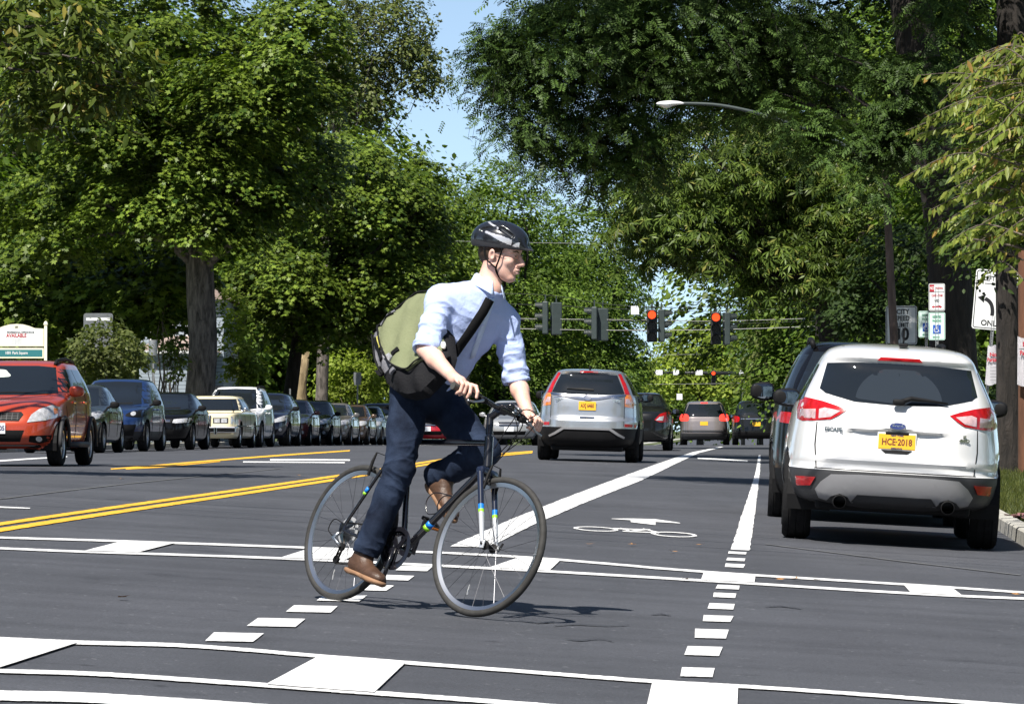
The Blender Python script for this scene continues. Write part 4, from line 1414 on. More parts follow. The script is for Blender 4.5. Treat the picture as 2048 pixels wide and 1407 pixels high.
ML_MAPLE = leaf_material('maple_leaf', (0.0222, 0.0488, 0.0081), (0.150, 0.205, 0.028), gloss=0.40, transl=.2)
ML_ASH = leaf_material('ash_leaf', (0.0407, 0.0629, 0.0133), (0.0962, 0.1258, 0.0259), gloss=0.30, transl=.3, tip=(.26, .22, .05))
ML_SPARSE = leaf_material('olive_leaf', (0.0518, 0.074, 0.0222), (0.15, 0.17, 0.055), gloss=0.42)
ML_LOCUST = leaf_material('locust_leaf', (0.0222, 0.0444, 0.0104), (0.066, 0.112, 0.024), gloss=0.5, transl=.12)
ML_MID = leaf_material('street_tree_leaf', (0.037, 0.074, 0.0104), (0.128, 0.192, 0.030), gloss=0.55)
ML_CHEST = leaf_material('chestnut_leaf', (0.0333, 0.0577, 0.0133), (0.112, 0.160, 0.030), gloss=0.38, transl=.25, tip=(.20, .19, .05))
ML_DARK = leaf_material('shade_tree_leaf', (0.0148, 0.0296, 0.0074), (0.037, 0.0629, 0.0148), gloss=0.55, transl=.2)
ML_ZELK = leaf_material('zelkova_leaf', (0.075, 0.115, 0.022), (0.20, 0.225, 0.05), gloss=0.38, transl=.35, tip=(.28, .16, .05))
ML_LIME = leaf_material('lime_green_leaf', (0.12, 0.17, 0.022), (0.25, 0.30, 0.05), gloss=0.5, transl=.4)
ML_FAR = leaf_material('far_tree_leaf', (0.06, 0.11, 0.05), (0.12, 0.18, 0.08), gloss=0.6)


def bark_material(name, c1, c2, scale=9.0, bump=1.0):
    m = bpy.data.materials.new(name)
    m.use_nodes = True
    nt = m.node_tree
    L = nt.links
    b = nt.nodes['Principled BSDF']
    tc = nt.nodes.new('ShaderNodeTexCoord')
    mp = nt.nodes.new('ShaderNodeMapping')
    mp.inputs['Scale'].default_value = (1, 1, 0.22)
    L.new(tc.outputs['Object'], mp.inputs['Vector'])
    n = nt.nodes.new('ShaderNodeTexNoise')
    nset(n, Scale=scale, Detail=6.0, Roughness=0.65, Distortion=0.6)
    L.new(mp.outputs[0], n.inputs['Vector'])
    r = nt.nodes.new('ShaderNodeValToRGB')
    r.color_ramp.elements[0].position = 0.35
    r.color_ramp.elements[1].position = 0.66
    r.color_ramp.elements[0].color = (*c1, 1)
    r.color_ramp.elements[1].color = (*c2, 1)
    L.new(n.outputs['Fac'], r.inputs['Fac'])
    L.new(r.outputs[0], b.inputs['Base Color'])
    nset(b, Roughness=0.92)
    bp = nt.nodes.new('ShaderNodeBump')
    nset(bp, Strength=bump, Distance=0.08)
    L.new(n.outputs['Fac'], bp.inputs['Height'])
    L.new(bp.outputs[0], b.inputs['Normal'])
    return m


MB_GREY = bark_material('grey_furrowed_bark', (0.035, 0.03, 0.026), (0.20, 0.17, 0.15))
MB_DARK = bark_material('dark_bark', (0.010, 0.008, 0.007), (0.035, 0.028, 0.024))
MB_TAN = bark_material('tan_bark', (0.14, 0.10, 0.055), (0.34, 0.26, 0.15))
MB_YOUNG = bark_material('grey_brown_bark', (0.06, 0.045, 0.035), (0.20, 0.16, 0.13), 14)


def T_maple():
    an = [(0, 1), (22, .5), (48, .92), (78, .42), (112, .62), (180, .25), (-112, .62), (-78, .42), (-48, .92), (-22, .5)]
    v = [(math.cos(math.radians(a)) * r, math.sin(math.radians(a)) * r, -0.10 * (abs(math.sin(math.radians(a))) * r)) for a, r in an]
    return np.array(v) + np.array([0.3, 0, 0]), [list(range(len(v)))]


def T_oval(w=.34, fold=.10):
    v = [(-.5, 0, 0), (-.2, w, -fold), (.18, w * .85, -fold), (.62, 0, -.06), (.18, -w * .85, -fold), (-.2, -w, -fold)]
    return np.array(v), [[0, 1, 2, 3], [0, 3, 4, 5]]


def T_quad():
    v = [(-.5, 0, 0), (.0, .33, -.06), (.55, 0, -.05), (.0, -.33, -.06)]
    return np.array(v), [[0, 1, 2, 3]]


def T_palm(n=6):
    V, Fc = [], []
    for k in range(n):
        a = math.radians(-125 + 250 * k / (n - 1))
        ca, sa = math.cos(a), math.sin(a)
        pts = [(.05, 0, 0), (.55, .13, -.22), (1.0, 0, -.62), (.55, -.13, -.22)]
        b = len(V)
        for x, y, z in pts:
            V.append((x * ca - y * sa, x * sa + y * ca, z))
        Fc.append([b, b + 1, b + 2, b + 3])
    return np.array(V), Fc


def T_pinnate(n=5):
    """feathery compound leaf"""
    V, Fc = [], []
    for k in range(n):
        x = -.5 + k / n
        for s in (-1, 1):
            b = len(V)
            V += [(x, 0, -.12 * x * x), (x + .06, s * .17, -.05), (x + .17, s * .30, -.10), (x + .19, s * .10, -.03)]
            Fc.append([b, b + 1, b + 2, b + 3] if s > 0 else [b + 3, b + 2, b + 1, b])
    return np.array(V), Fc


def leaf_mesh(name, C, N, Tp, size, template):
    """one mesh of many small leaves: centres, normals, tip directions, sizes"""
    V, Fc = template
    n, k = len(C), len(V)
    N = N / np.maximum(np.linalg.norm(N, axis=1, keepdims=True), 1e-6)
    Tp = Tp - N * (Tp * N).sum(1, keepdims=True)
    Tp = Tp / np.maximum(np.linalg.norm(Tp, axis=1, keepdims=True), 1e-6)
    B = np.cross(N, Tp)
    pts = (C[:, None, :] + size[:, None, None] * (V[None, :, 0:1] * Tp[:, None, :] + V[None, :, 1:2] * B[:, None, :] + V[None, :, 2:3] * N[:, None, :]))
    me = bpy.data.meshes.new(name)
    me.vertices.add(n * k)
    me.vertices.foreach_set('co', pts.reshape(-1).astype(np.float32))
    lt = np.array([len(f) for f in Fc])
    fl = np.concatenate([np.array(f) for f in Fc])
    loops = (fl[None, :] + (np.arange(n) * k)[:, None]).reshape(-1)
    tot = np.tile(lt, n)
    st = np.concatenate([[0], np.cumsum(tot)[:-1]])
    me.loops.add(len(loops))
    me.loops.foreach_set('vertex_index', loops.astype(np.int32))
    me.polygons.add(len(tot))
    me.polygons.foreach_set('loop_start', st.astype(np.int32))
    me.polygons.foreach_set('loop_total', tot.astype(np.int32))
    me.update(calc_edges=True)
    return me


def ell(px, py, d, rx, ry, rd):
    p = at(px, py, d)
    return (np.array(p), np.array([rx / F * d, rd, ry / F * d]))


def pick(E, n, rng, shell=0.45, up=0.0):
    vol = np.array([np.prod(e[1]) ** .8 for e in E])
    idx = rng.choice(len(E), n, p=vol / vol.sum())
    d = rng.normal(size=(n, 3))
    d /= np.linalg.norm(d, axis=1, keepdims=True)
    r = (shell ** 3 + (1 - shell ** 3) * rng.random(n)) ** (1 / 3)
    c0 = np.array([E[i][0] for i in idx])
    rr = np.array([E[i][1] for i in idx])
    return c0 + d * r[:, None] * rr, d, c0


def sprays(E, n, per, R, rng, droop=.5, flat=.12, shell=.45, nz=1.0, jit=.32, tipdown=.35, rvar=.35):
    """leaves gathered in overlapping domed sprays"""
    P, D, C0 = pick(E, n, rng, shell)
    out = P - C0
    out[:, 2] *= .25
    out /= np.maximum(np.linalg.norm(out, axis=1, keepdims=True), 1e-6)
    Rs = R * (1 + rvar * rng.normal(size=n)).clip(.5, 1.45)
    m = n * per
    i = np.repeat(np.arange(n), per)
    rad = np.sqrt(rng.random(m)) * 1.0
    ang = rng.random(m) * 2 * PI
    # uneven lobes
    lob = 1 + .35 * np.sin(3 * ang + rng.random(n)[i] * 6.3) + .2 * np.sin(5 * ang + rng.random(n)[i] * 6.3)
    rad = np.minimum(rad * lob, 1.15)
    # local plane: tilt outward
    z = np.tile(np.array([0, 0, 1.0]), (n, 1)) + out * (.35 + .35 * rng.random((n, 1)))
    z /= np.linalg.norm(z, axis=1, keepdims=True)
    x = np.cross(z, rng.normal(size=(n, 3)))
    x /= np.linalg.norm(x, axis=1, keepdims=True)
    y = np.cross(z, x)
    rd = x[i] * np.cos(ang)[:, None] + y[i] * np.sin(ang)[:, None]
    C = P[i] + rd * (rad * Rs[i])[:, None]
    C[:, 2] -= droop * rad ** 2 * Rs[i]
    C += rng.normal(size=(m, 3)).clip(-1.7, 1.7) * (flat * Rs[i])[:, None]
    N = z[i] * nz + rd * (.7 * rad * droop)[:, None] + rng.normal(size=(m, 3)) * jit
    T = rd + rng.normal(size=(m, 3)) * .45
    T[:, 2] -= tipdown
    return C, N, T, P


TWIGS = []


def twig_part(root, base, material, r=.010):
    """the thin drooping twigs that carry the leaves just grown"""
    V, Fc = [], []
    for q in TWIGS:
        b = len(V)
        for k, p in enumerate(q):
            w = r * (1 - .17 * k)
            V += [p - base + np.array((w, 0, 0)), p - base + np.array((-.5 * w, .87 * w, 0)), p - base + np.array((-.5 * w, -.87 * w, 0))]
        for k in range(len(q) - 1):
            for j in range(3):
                m = (j + 1) % 3
                Fc.append((b + 3 * k + j, b + 3 * k + m, b + 3 * k + 3 + m, b + 3 * k + 3 + j))
    TWIGS.clear()
    o = pymesh('twigs', V, Fc, material, root)
    o['kind'] = 'stuff'


def hanging(E, n, per, length, rng, spread=.10):
    """leaves along thin drooping twigs"""
    P, D, C0 = pick(E, n, rng, .1)
    i = np.repeat(np.arange(n), per)
    t = np.tile(np.linspace(0, 1, per), n)
    side = rng.normal(size=(n, 3))
    side[:, 2] = 0
    side /= np.maximum(np.linalg.norm(side, axis=1, keepdims=True), 1e-6)
    l = length * (.5 + rng.random(n))
    C = P[i] + side[i] * (np.sin(t * 1.2) * l[i] * .55)[:, None]
    C[:, 2] -= (t ** 1.6) * l[i] * .8
    C += rng.normal(size=C.shape) * spread
    for a in range(n):
        q = np.array([P[a] + side[a] * math.sin(u * 1.2) * l[a] * .55 - np.array([0, 0, u ** 1.6 * l[a] * .8]) for u in (-.12, .15, .45, .75, 1.0)])
        TWIGS.append(q)
    N = rng.normal(size=C.shape) * .6 + np.array([0, 0, .8])
    T = side[i] * .6 + rng.normal(size=C.shape) * .6
    T[:, 2] -= .5
    return C, N, T, P


def limb(bm, a, b, r0, r1, rng, sag=.1, n=7, seg=8):
    a, b = Vector(a), Vector(b)
    l = (b - a).length
    mid = (a + b) / 2 + Vector((rng.normal(), rng.normal(), abs(rng.normal()))) * l * sag
    pts = catmull([a, mid, b], n)
    k = len(pts)
    pts = [p + Vector(rng.normal(size=3)) * l * .008 if 0 < i < k - 1 else p for i, p in enumerate(pts)]
    add_tube(bm, pts, [r0 + (r1 - r0) * i / (k - 1) for i in range(k)], seg)


def tree(name, label, cat, base, trunk_r, fork, parts, bark, leafmat, rng, limbs=14, lean=(0, 0), template=None, group=None, limb_r=None, flare=1.35, trunk_pts=None, leafname='crown', reach=99.0):
    """trunk with limbs, and one crown of leaves; parts = [(C, N, T, P, size)], P are spray centres the limbs reach for"""
    base = Vector(base)
    root = thing(name, label, cat, base, group=group)
    bm = bmesh.new()
    fork = Vector(fork)
    pts = trunk_pts or catmull([base + Vector((0, 0, -.3)), base + (fork - base) * .3 + Vector((lean[0], 0, 0)), base + (fork - base) * .7, fork], 6)
    k = len(pts)
    rs = []
    for i in range(k):
        t = i / (k - 1)
        rs.append(trunk_r * (1 + (flare - 1) * math.exp(-t * 9)) * (1 - .25 * t) * (1 + .05 * math.sin(7 * t + base.x)))
    add_tube(bm, [p - base for p in pts], rs, 20)
    P = np.concatenate([q[3] for q in parts])
    P = P[np.linalg.norm(P - np.array(fork), axis=1) < reach]
    sel = rng.choice(len(P), min(limbs, len(P)), replace=False)
    lr = limb_r or trunk_r * .42
    for j in sel:
        q = Vector(P[j])
        f = fork - base
        s = Vector(f) * float(.82 + .18 * rng.random())
        limb(bm, s, q - base, lr * (.6 + .5 * rng.random()), lr * .10, rng, .10)
    bmobj('trunk', bm, bark, root, True)
    for C, N, T, P, size in parts:
        tm = template
        sz = size * (1 + .28 * rng.normal(size=len(C))).clip(.5, 1.7)
        me = leaf_mesh(leafname, C - np.array(base), N, T, sz, tm)
        link(leafname, me, leafmat, root)
    return root


rng = np.random.default_rng(7)


def joined(*ps):
    return tuple(np.concatenate([p[k] for p in ps]) for k in range(4))


def ground_at(px, d):
    x = (px - 1024) / F * d
    return Vector((x, d, gz(x, d) + .1))


# big maple behind the parked row
E = [ell(300, 130, 133, 330, 210, 4.5), ell(430, 370, 131, 200, 120, 3), ell(140, 410, 132, 180, 100, 3), ell(600, 110, 130, 110, 150, 3.2), ell(570, 330, 133, 130, 110, 3)]
S1 = sprays(E, 600, 140, .56, rng, droop=.6, flat=.09, jit=.28)
S1 = joined(S1, sprays([ell(400, 455, 129, 150, 40, .9), ell(300, 330, 128.5, 220, 130, 1.0), ell(470, 200, 128.5, 170, 150, 1.0), ell(190, 180, 128.5, 160, 150, 1.0)], 240, 115, .55, rng, droop=.6, flat=.09, jit=.28, shell=.1))
S2 = sprays([ell(330, -180, 133, 380, 170, 5)], 120, 60, 1.0, rng)
b = ground_at(402, 132)
tree('maple_tree', 'big maple with a thick grey furrowed trunk standing behind the cream sedan', 'tree', b, .50, at(402, 505, 132), [joined(S1, S2) + (.102,)], MB_GREY, ML_MAPLE, rng, 14, template=T_maple(), limb_r=.16, reach=5.0,
     trunk_pts=catmull([b + Vector((0, 0, -.3)), at(400, 800, 132), at(406, 690, 132), at(401, 590, 132), at(399, 500, 132), at(404, 430, 132)], 6))

# ash whose branch hangs in from the left
E = [ell(70, 70, 60, 190, 120, 1.3), ell(140, 185, 60, 110, 70, .9), ell(235, 120, 60, 80, 75, .9), ell(60, 220, 61, 80, 50, .8)]
S1 = sprays(E, 95, 44, .34, rng, droop=.5, jit=.5, tipdown=.8)
S2 = sprays([ell(-560, -480, 46.5, 420, 170, 2.4), ell(-150, -490, 47, 260, 120, 2.0), ell(-850, -100, 52, 260, 300, 3)], 240, 60, .6, rng)
b = ground_at(-560, 58)
tree('ash_tree', 'ash tree with long glossy leaves whose bough hangs in at the upper left corner', 'tree', b, .28, at(-520, 150, 58.5), [S1 + (.15,), S2 + (.24,)], MB_GREY, ML_ASH, rng, 30, template=T_oval(.20, .07), limb_r=.06)

# sparse, twiggy tree top left of the strip of sky
E = [ell(765, 50, 176, 120, 90, 2.5), ell(700, 150, 176, 90, 80, 2.5), ell(835, 130, 176, 70, 55, 2), ell(720, 210, 176, 70, 60, 2)]
S1 = joined(hanging(E, 650, 14, 1.0, rng, .10), sprays(E, 130, 55, .8, rng, droop=.7))
S2 = hanging([ell(700, -120, 176, 220, 90, 4)], 150, 12, 1.2, rng, .15)
b = ground_at(640, 176)
elm = tree('elm_tree', 'thin topped olive green tree left of the strip of blue sky', 'tree', b, .26, at(660, 300, 176), [joined(S1, S2) + (.15,)], MB_GREY, ML_SPARSE, rng, 22, template=T_oval(.3), limb_r=.045)
twig_part(elm, np.array(b), MB_GREY, .012)

# maples in the second row on the left
E = [ell(700, 380, 160, 170, 130, 4), ell(560, 560, 158, 125, 80, 3), ell(760, 560, 160, 130, 95, 3), ell(640, 640, 160, 110, 55, 3), ell(850, 420, 162, 60, 110, 2.5)]
S1 = sprays(E, 450, 125, .70, rng, droop=.55, flat=.10)
tree('maple_tree', 'bushy dark green maple behind the parked dark cars, left of the cyclist', 'tree', ground_at(568, 160), .28, at(600, 640, 160), [S1 + (.118,)], MB_DARK, ML_MAPLE, rng, 22, template=T_maple(), limb_r=.14)
E = [ell(110, 560, 138, 170, 100, 3.5), ell(290, 570, 136, 110, 90, 2.6), ell(20, 640, 138, 90, 70, 2.5), ell(340, 540, 134, 80, 55, 2)]
S1 = sprays(E, 230, 80, .72, rng, droop=.5)
tree('maple_tree', 'low maple at the left edge above the cream framed sign', 'tree', ground_at(150, 140), .26, at(150, 640, 140), [S1 + (.16,)], MB_DARK, ML_MAPLE, rng, 16, template=T_maple(), limb_r=.12)

# middle distance
E = [ell(985, 420, 215, 110, 105, 4), ell(905, 560, 213, 120, 140, 5), ell(1060, 610, 216, 150, 150, 5), ell(1010, 770, 215, 190, 80, 5)]
S1 = sprays(E, 520, 95, 1.05, rng, droop=.45)
tree('locust_tree', 'mid green street tree filling the gap behind the head of the cyclist', 'tree', ground_at(1000, 216), .35, at(1000, 700, 216), [S1 + (.16,)], MB_DARK, ML_MID, rng, 20, template=T_oval(.3), limb_r=.16)
E = [ell(1165, 460, 240, 100, 80, 4), ell(1195, 600, 240, 95, 110, 5), ell(1190, 740, 240, 120, 90, 5)]
S1 = sprays(E, 330, 95, 1.1, rng, droop=.45)
tree('locust_tree', 'mid green street tree behind the left red traffic signal', 'tree', ground_at(1190, 241), .35, at(1190, 720, 241), [S1 + (.175,)], MB_DARK, ML_MID, rng, 16, template=T_oval(.3), limb_r=.16)

# honey locust hanging over the street from the right, with its big trunk
E = [ell(1180, 80, 86, 190, 140, 2.6), ell(1370, 60, 86, 220, 140, 2.8), ell(1080, 235, 86, 100, 80, 1.6), ell(1230, 275, 86, 150, 70, 1.8), ell(1000, 120, 86, 55, 90, 1.4), ell(1560, 110, 86, 180, 130, 2.4)]
E2 = [ell(1650, 262, 81, 95, 48, .7), ell(1745, 320, 81, 60, 85, .7), ell(1560, 215, 81.2, 50, 30, .5), ell(1800, 200, 81.5, 80, 110, .8), ell(1880, 70, 81.8, 90, 110, .9)]
S1 = joined(sprays(E2, 105, 36, .42, rng, droop=.7, flat=.10, jit=.35, shell=.1), hanging(E, 620, 16, 0.9, rng, .08), sprays(E, 300, 52, .58, rng, droop=.7, flat=.10, jit=.35))
S2 = sprays([ell(1300, -200, 86, 520, 170, 4.5), ell(1880, -220, 82, 260, 170, 4.5)], 240, 50, .9, rng)
S3 = sprays([ell(1220, -500, 54, 300, 130, 2.4), ell(1400, -460, 57, 170, 120, 2.2)], 170, 60, .6, rng)
S4 = sprays([ell(1330, -330, 76, 260, 110, 2.0)], 60, 40, .7, rng)
S2 = joined(S2, S3, S4)
b = ground_at(1905, 84)
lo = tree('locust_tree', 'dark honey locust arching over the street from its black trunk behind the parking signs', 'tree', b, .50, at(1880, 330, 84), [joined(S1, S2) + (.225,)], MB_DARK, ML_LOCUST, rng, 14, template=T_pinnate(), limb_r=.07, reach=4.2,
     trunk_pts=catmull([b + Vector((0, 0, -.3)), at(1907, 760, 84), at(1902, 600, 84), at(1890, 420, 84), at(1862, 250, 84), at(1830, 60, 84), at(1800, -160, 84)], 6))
twig_part(lo, np.array(b), MB_DARK, .011)
# second big trunk at the top right
E = [ell(1800, 60, 88, 210, 120, 2.0), ell(1740, 220, 95, 130, 110, 1.6), ell(1900, -180, 87, 320, 130, 3.0)]
S1 = sprays(E, 210, 70, .55, rng, droop=.5)
b = ground_at(2060, 87)
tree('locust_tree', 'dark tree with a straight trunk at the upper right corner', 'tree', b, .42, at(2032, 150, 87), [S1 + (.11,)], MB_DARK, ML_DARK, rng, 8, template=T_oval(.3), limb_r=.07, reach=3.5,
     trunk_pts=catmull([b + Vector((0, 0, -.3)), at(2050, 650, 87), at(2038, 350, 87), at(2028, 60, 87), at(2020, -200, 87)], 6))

# chestnut with drooping fingered leaves
E = [ell(1470, 310, 116, 180, 110, 3), ell(1370, 440, 116, 140, 100, 2.8), ell(1600, 520, 116, 120, 75, 2.6), ell(1320, 380, 115, 80, 90, 2), ell(1690, 420, 117, 140, 130, 3)]
S1 = sprays(E, 350, 30, .75, rng, droop=.55, jit=.28)
b = ground_at(1690, 117)
tree('chestnut_tree', 'chestnut with drooping fingered leaves below the street lamp', 'tree', b, .3, at(1640, 560, 117), [S1 + (.20,)], MB_DARK, ML_CHEST, rng, 24, template=T_palm(), limb_r=.14)
E = [ell(1810, 560, 98, 120, 120, 2.5), ell(1700, 610, 99, 60, 60, 2), ell(1890, 760, 97, 140, 80, 2.5)]
S1 = sprays(E, 170, 60, .5, rng)
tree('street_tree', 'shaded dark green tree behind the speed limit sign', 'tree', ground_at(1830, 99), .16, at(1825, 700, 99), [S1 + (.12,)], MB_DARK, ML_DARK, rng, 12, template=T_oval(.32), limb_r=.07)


# young zelkova at the right edge: arching twigs with two ranks of hanging pointed leaves
def zelkova():
    d = 38.0
    base = ground_at(2240, d)
    C, N, T, tw = [], [], [], []
    starts = [(2035, 128, 1880, 205), (2048, 190, 1835, 150), (2045, 250, 1815, 260), (2048, 235, 1900, 215), (2040, 330, 1800, 358), (2048, 300, 1880, 310), (2045, 380, 1890, 385), (2048, 430, 1870, 460), (2048, 360, 1940, 330),
              (2048, 470, 1880, 495), (2048, 560, 1960, 560), (2046, 120, 1990, 130), (2048, 100, 2020, 112), (2040, 420, 1860, 420), (2048, 520, 1900, 520), (2046, 210, 1850, 235), (2040, 280, 1838, 268), (2048, 345, 1850, 340),
              (2048, 500, 1930, 475), (2048, 400, 1900, 440)]
    for k in range(120):
        y0 = 110 + 400 * rng.random() ** .9
        starts.append((2060 + 110 * rng.random(), y0 - 20, 1900 + 190 * rng.random(), y0 + 25 * rng.normal()))
    for (x0, y0, x1, y1) in starts:
        dd = d + rng.normal() * .45
        a, b_ = at(x0, y0, dd), at(x1, y1, dd + rng.normal() * .3)
        mid = (a + b_) / 2 + Vector((0, 0, .10 + .08 * rng.random()))
        pts = catmull([a, mid, b_], 10)
        tw.append(pts)
        n = int((b_ - a).length / .030)
        for j in range(n):
            t = .06 + .94 * j / n
            q = t * (len(pts) - 1)
            i = min(int(q), len(pts) - 2)
            p = pts[i].lerp(pts[i + 1], q - i)
            dr = (pts[i + 1] - pts[i]).normalized()
            for s in (-1, 1):
                sd = Vector((-dr.y, dr.x, 0)).normalized() * s
                tip = dr * .55 + sd * .45 + Vector((0, 0, -.75)) + Vector(rng.normal(size=3)) * .25
                c = p + tip.normalized() * .05
                C.append(c)
                T.append(tip)
                N.append(Vector((0, -.35, .55)) + sd * .5 + Vector(rng.normal(size=3)) * .45)
    C, N, T = np.array(C), np.array(N), np.array(T)
    root = thing('zelkova_tree', 'yellow green tree whose boughs of drooping pointed leaves reach in at the right edge', 'tree', base)
    bm = bmesh.new()
    pts = catmull([base + Vector((0, 0, -.3)), at(2236, 900, d), at(2225, 700, d), at(2215, 480, d), at(2200, 250, d), at(2190, 0, d)], 6)
    add_tube(bm, [p - base for p in pts], [.11 - .05 * i / (len(pts) - 1) for i in range(len(pts))], 18)
    bmobj('trunk', bm, MB_YOUNG, root, True)
    bm = bmesh.new()
    for t in tw:
        add_tube(bm, [p - base for p in t], [.009 - .006 * i / (len(t) - 1) for i in range(len(t))], 5)
    for y in (150, 260, 360, 470):
        add_tube(bm, [p - base for p in catmull([at(2210, y + 160, d), at(2110, y + 60, d), at(2040, y + 25, d), at(1930, y + 5, d)], 6)], [.022 - .0009 * i for i in range(19)], 6)
    tw_ = bmobj('twigs', bm, MB_YOUNG, root, True)
    tw_['kind'] = 'stuff'
    me = leaf_mesh('crown', C - np.array(base), N, T, .092 * (1 + .25 * rng.normal(size=len(C))).clip(.5, 1.6), T_oval(.15, .05))
    link('crown', me, ML_ZELK, root)


zelkova()


# shrubs and young trees along the left verge
def bush(name, label, px, d, E, n, per, R, size, lm, cat='shrub', trunk=.05, top=None, group=None, limbs=10, template=None, bark=None):
    S = sprays(E, n, per, R, rng, droop=.4, flat=.25, jit=.5)
    b = ground_at(px, d)
    return tree(name, label, cat, b, trunk, top or (b + Vector((0, 0, .7))), [S + (size,)], bark or MB_YOUNG, lm, rng, limbs, template=template or T_oval(.34), limb_r=trunk * .6, group=group)


bush('shrub', 'broad light green shrub in front of the back of a road sign', 215, 113, [ell(215, 690, 113, 80, 62, 1.2), ell(170, 740, 113, 60, 60, 1.0), ell(250, 740, 113, 50, 50, 1)], 130, 42, .32, .10, ML_SPARSE)
bush('young_tree', 'slender yellow green young tree right of the big maple trunk', 478, 142, [ell(478, 700, 142, 46, 70, .9), ell(468, 620, 142, 30, 60, .7), ell(500, 740, 142, 40, 40, .8)], 80, 36, .30, .12, ML_LIME, 'tree', .05, at(478, 740, 142))
bush('shrub', 'bright light green shrub left of the shoulder bag', 705, 181, [ell(700, 745, 181, 70, 50, 1.2), ell(740, 770, 181, 60, 40, 1), ell(665, 775, 181, 40, 35, 1)], 130, 40, .45, .14, ML_LIME)
bush('shrub', 'small green shrub against the grey blue garage', 352, 131, [ell(352, 720, 131, 22, 40, .6), ell(340, 690, 131, 18, 25, .5)], 26, 30, .22, .09, ML_MAPLE)
bush('shrub', 'dark green shrub between the garage and the big maple trunk', 330, 135, [ell(335, 610, 135, 36, 50, 1)], 30, 36, .35, .12, ML_MAPLE)
bush('shrub', 'pale green bush beyond the black SUV on the right verge', 1590, 180, [ell(1580, 660, 180, 90, 45, 2), ell(1640, 650, 180, 50, 40, 2), ell(1560, 740, 180, 70, 70, 2)], 150, 45, .7, .17, ML_SPARSE)
b = ground_at(603, 166)
bm = bmesh.new()
r_ = thing('tree_trunk', 'pale tan trunk lit by the sun behind the parked dark cars', 'tree', b)
add_tube(bm, [Vector((0, 0, -.3)), Vector((.02, 0, 1)), Vector((-.04, 0, 2.3)), Vector((.1, 0, 3.6))], [.27, .25, .25, .22], 14)
bmobj('trunk', bm, MB_TAN, r_, True)
S1 = sprays([ell(610, 560, 167, 70, 60, 2)], 50, 50, .8, rng)
link('crown', leaf_mesh('crown', S1[0] - np.array(b), S1[1], S1[2], np.full(len(S1[0]), .16), T_maple()), ML_MAPLE, r_)

# far trees down the street
for lab, px, d, E, lm in [('lime green round topped tree far down the street between the two red signals', 1400, 330, [ell(1395, 690, 330, 75, 62, 4), ell(1350, 740, 330, 70, 50, 4), ell(1440, 750, 330, 70, 50, 4)], ML_LIME),
                          ('far dark green tree right of the red signals', 1520, 360, [ell(1490, 720, 360, 60, 60, 5), ell(1540, 690, 360, 70, 70, 5), ell(1480, 800, 360, 90, 40, 5)], ML_FAR),
                          ('far green tree low above the waiting cars', 1330, 345, [ell(1320, 790, 345, 90, 50, 5), ell(1420, 815, 346, 90, 45, 5)], ML_MID)]:
    S = sprays(E, 260, 40, 1.3, rng)
    tree('far_tree', lab, 'tree', ground_at(px, d) + Vector((0, 0, -.1)), .3, at(px, 780, d), [S + (.30,)], MB_DARK, lm, rng, 10, template=T_oval(.34), limb_r=.12)

# backdrop of park trees behind everything: three crowns, copied
protos = []
for k in range(3):
    E = [(np.array([0, 0, 9.0]), np.array([5.2, 4.5, 4.2])), (np.array([2.5 - k, 0, 5.0]), np.array([3.6, 3.2, 3.0])), (np.array([-2.8 + k, .5, 5.5]), np.array([3.2, 3, 3])), (np.array([0, 0, 3.0]), np.array([4.4, 3, 2.2]))]
    S = sprays(E, 420, 70, 1.0, rng)
    protos.append(leaf_mesh('crown', S[0], S[1], S[2], .19 * (1 + .25 * rng.normal(size=len(S[0]))).clip(.5, 1.6), T_oval(.34)))
    protos[-1].materials.append(ML_MID if k else ML_MAPLE)
bm = bmesh.new()
add_tube(bm, [(0, 0, -.5), (.1, 0, 2), (0, .1, 5), (.2, 0, 9)], [.45, .36, .3, .12], 12)
tm = bpy.data.meshes.new('trunk')
bm.to_mesh(tm)
bm.free()
tm.materials.append(MB_DARK)
BG = [(-120, 190, 1.6), (40, 205, 1.7), (190, 196, 1.7), (330, 215, 1.75), (470, 200, 1.6), (610, 210, 1.45), (740, 205, 1.15), (830, 225, .95), (930, 250, .85), (1090, 275, .78), (1010, 240, 1.05), (1170, 252, .95), (905, 234, 1.15), (1090, 246, .95),
      (1600, 250, 1.1), (1700, 200, 1.5), (1800, 170, 1.4), (1920, 150, 1.3), (2060, 140, 1.3), (2180, 150, 1.2), (1640, 165, .95), (1990, 120, .9), (2120, 110, 1.0), (-240, 170, 1.2), (660, 235, 1.3), (240, 235, 1.3), (520, 240, 1.3), (60, 240, 1.3)]
side_words = ['park tree in the dense green backdrop along the far side of the left lawn', 'park tree in the dense green backdrop along the right of the street']
for k, (px, d, s) in enumerate(BG):
    b = ground_at(px, d)
    t = thing('park_tree', side_words[0 if px < 1300 else 1], 'tree', (b.x, b.y, min(b.z, .3) if px < 1300 else b.z), (0, 0, k * 2.1), 'park trees of the left backdrop' if px < 1300 else 'park trees of the right backdrop')
    t.scale = (s, s, s)
    link('crown', protos[k % 3], None, t)
    link('trunk', tm, None, t)

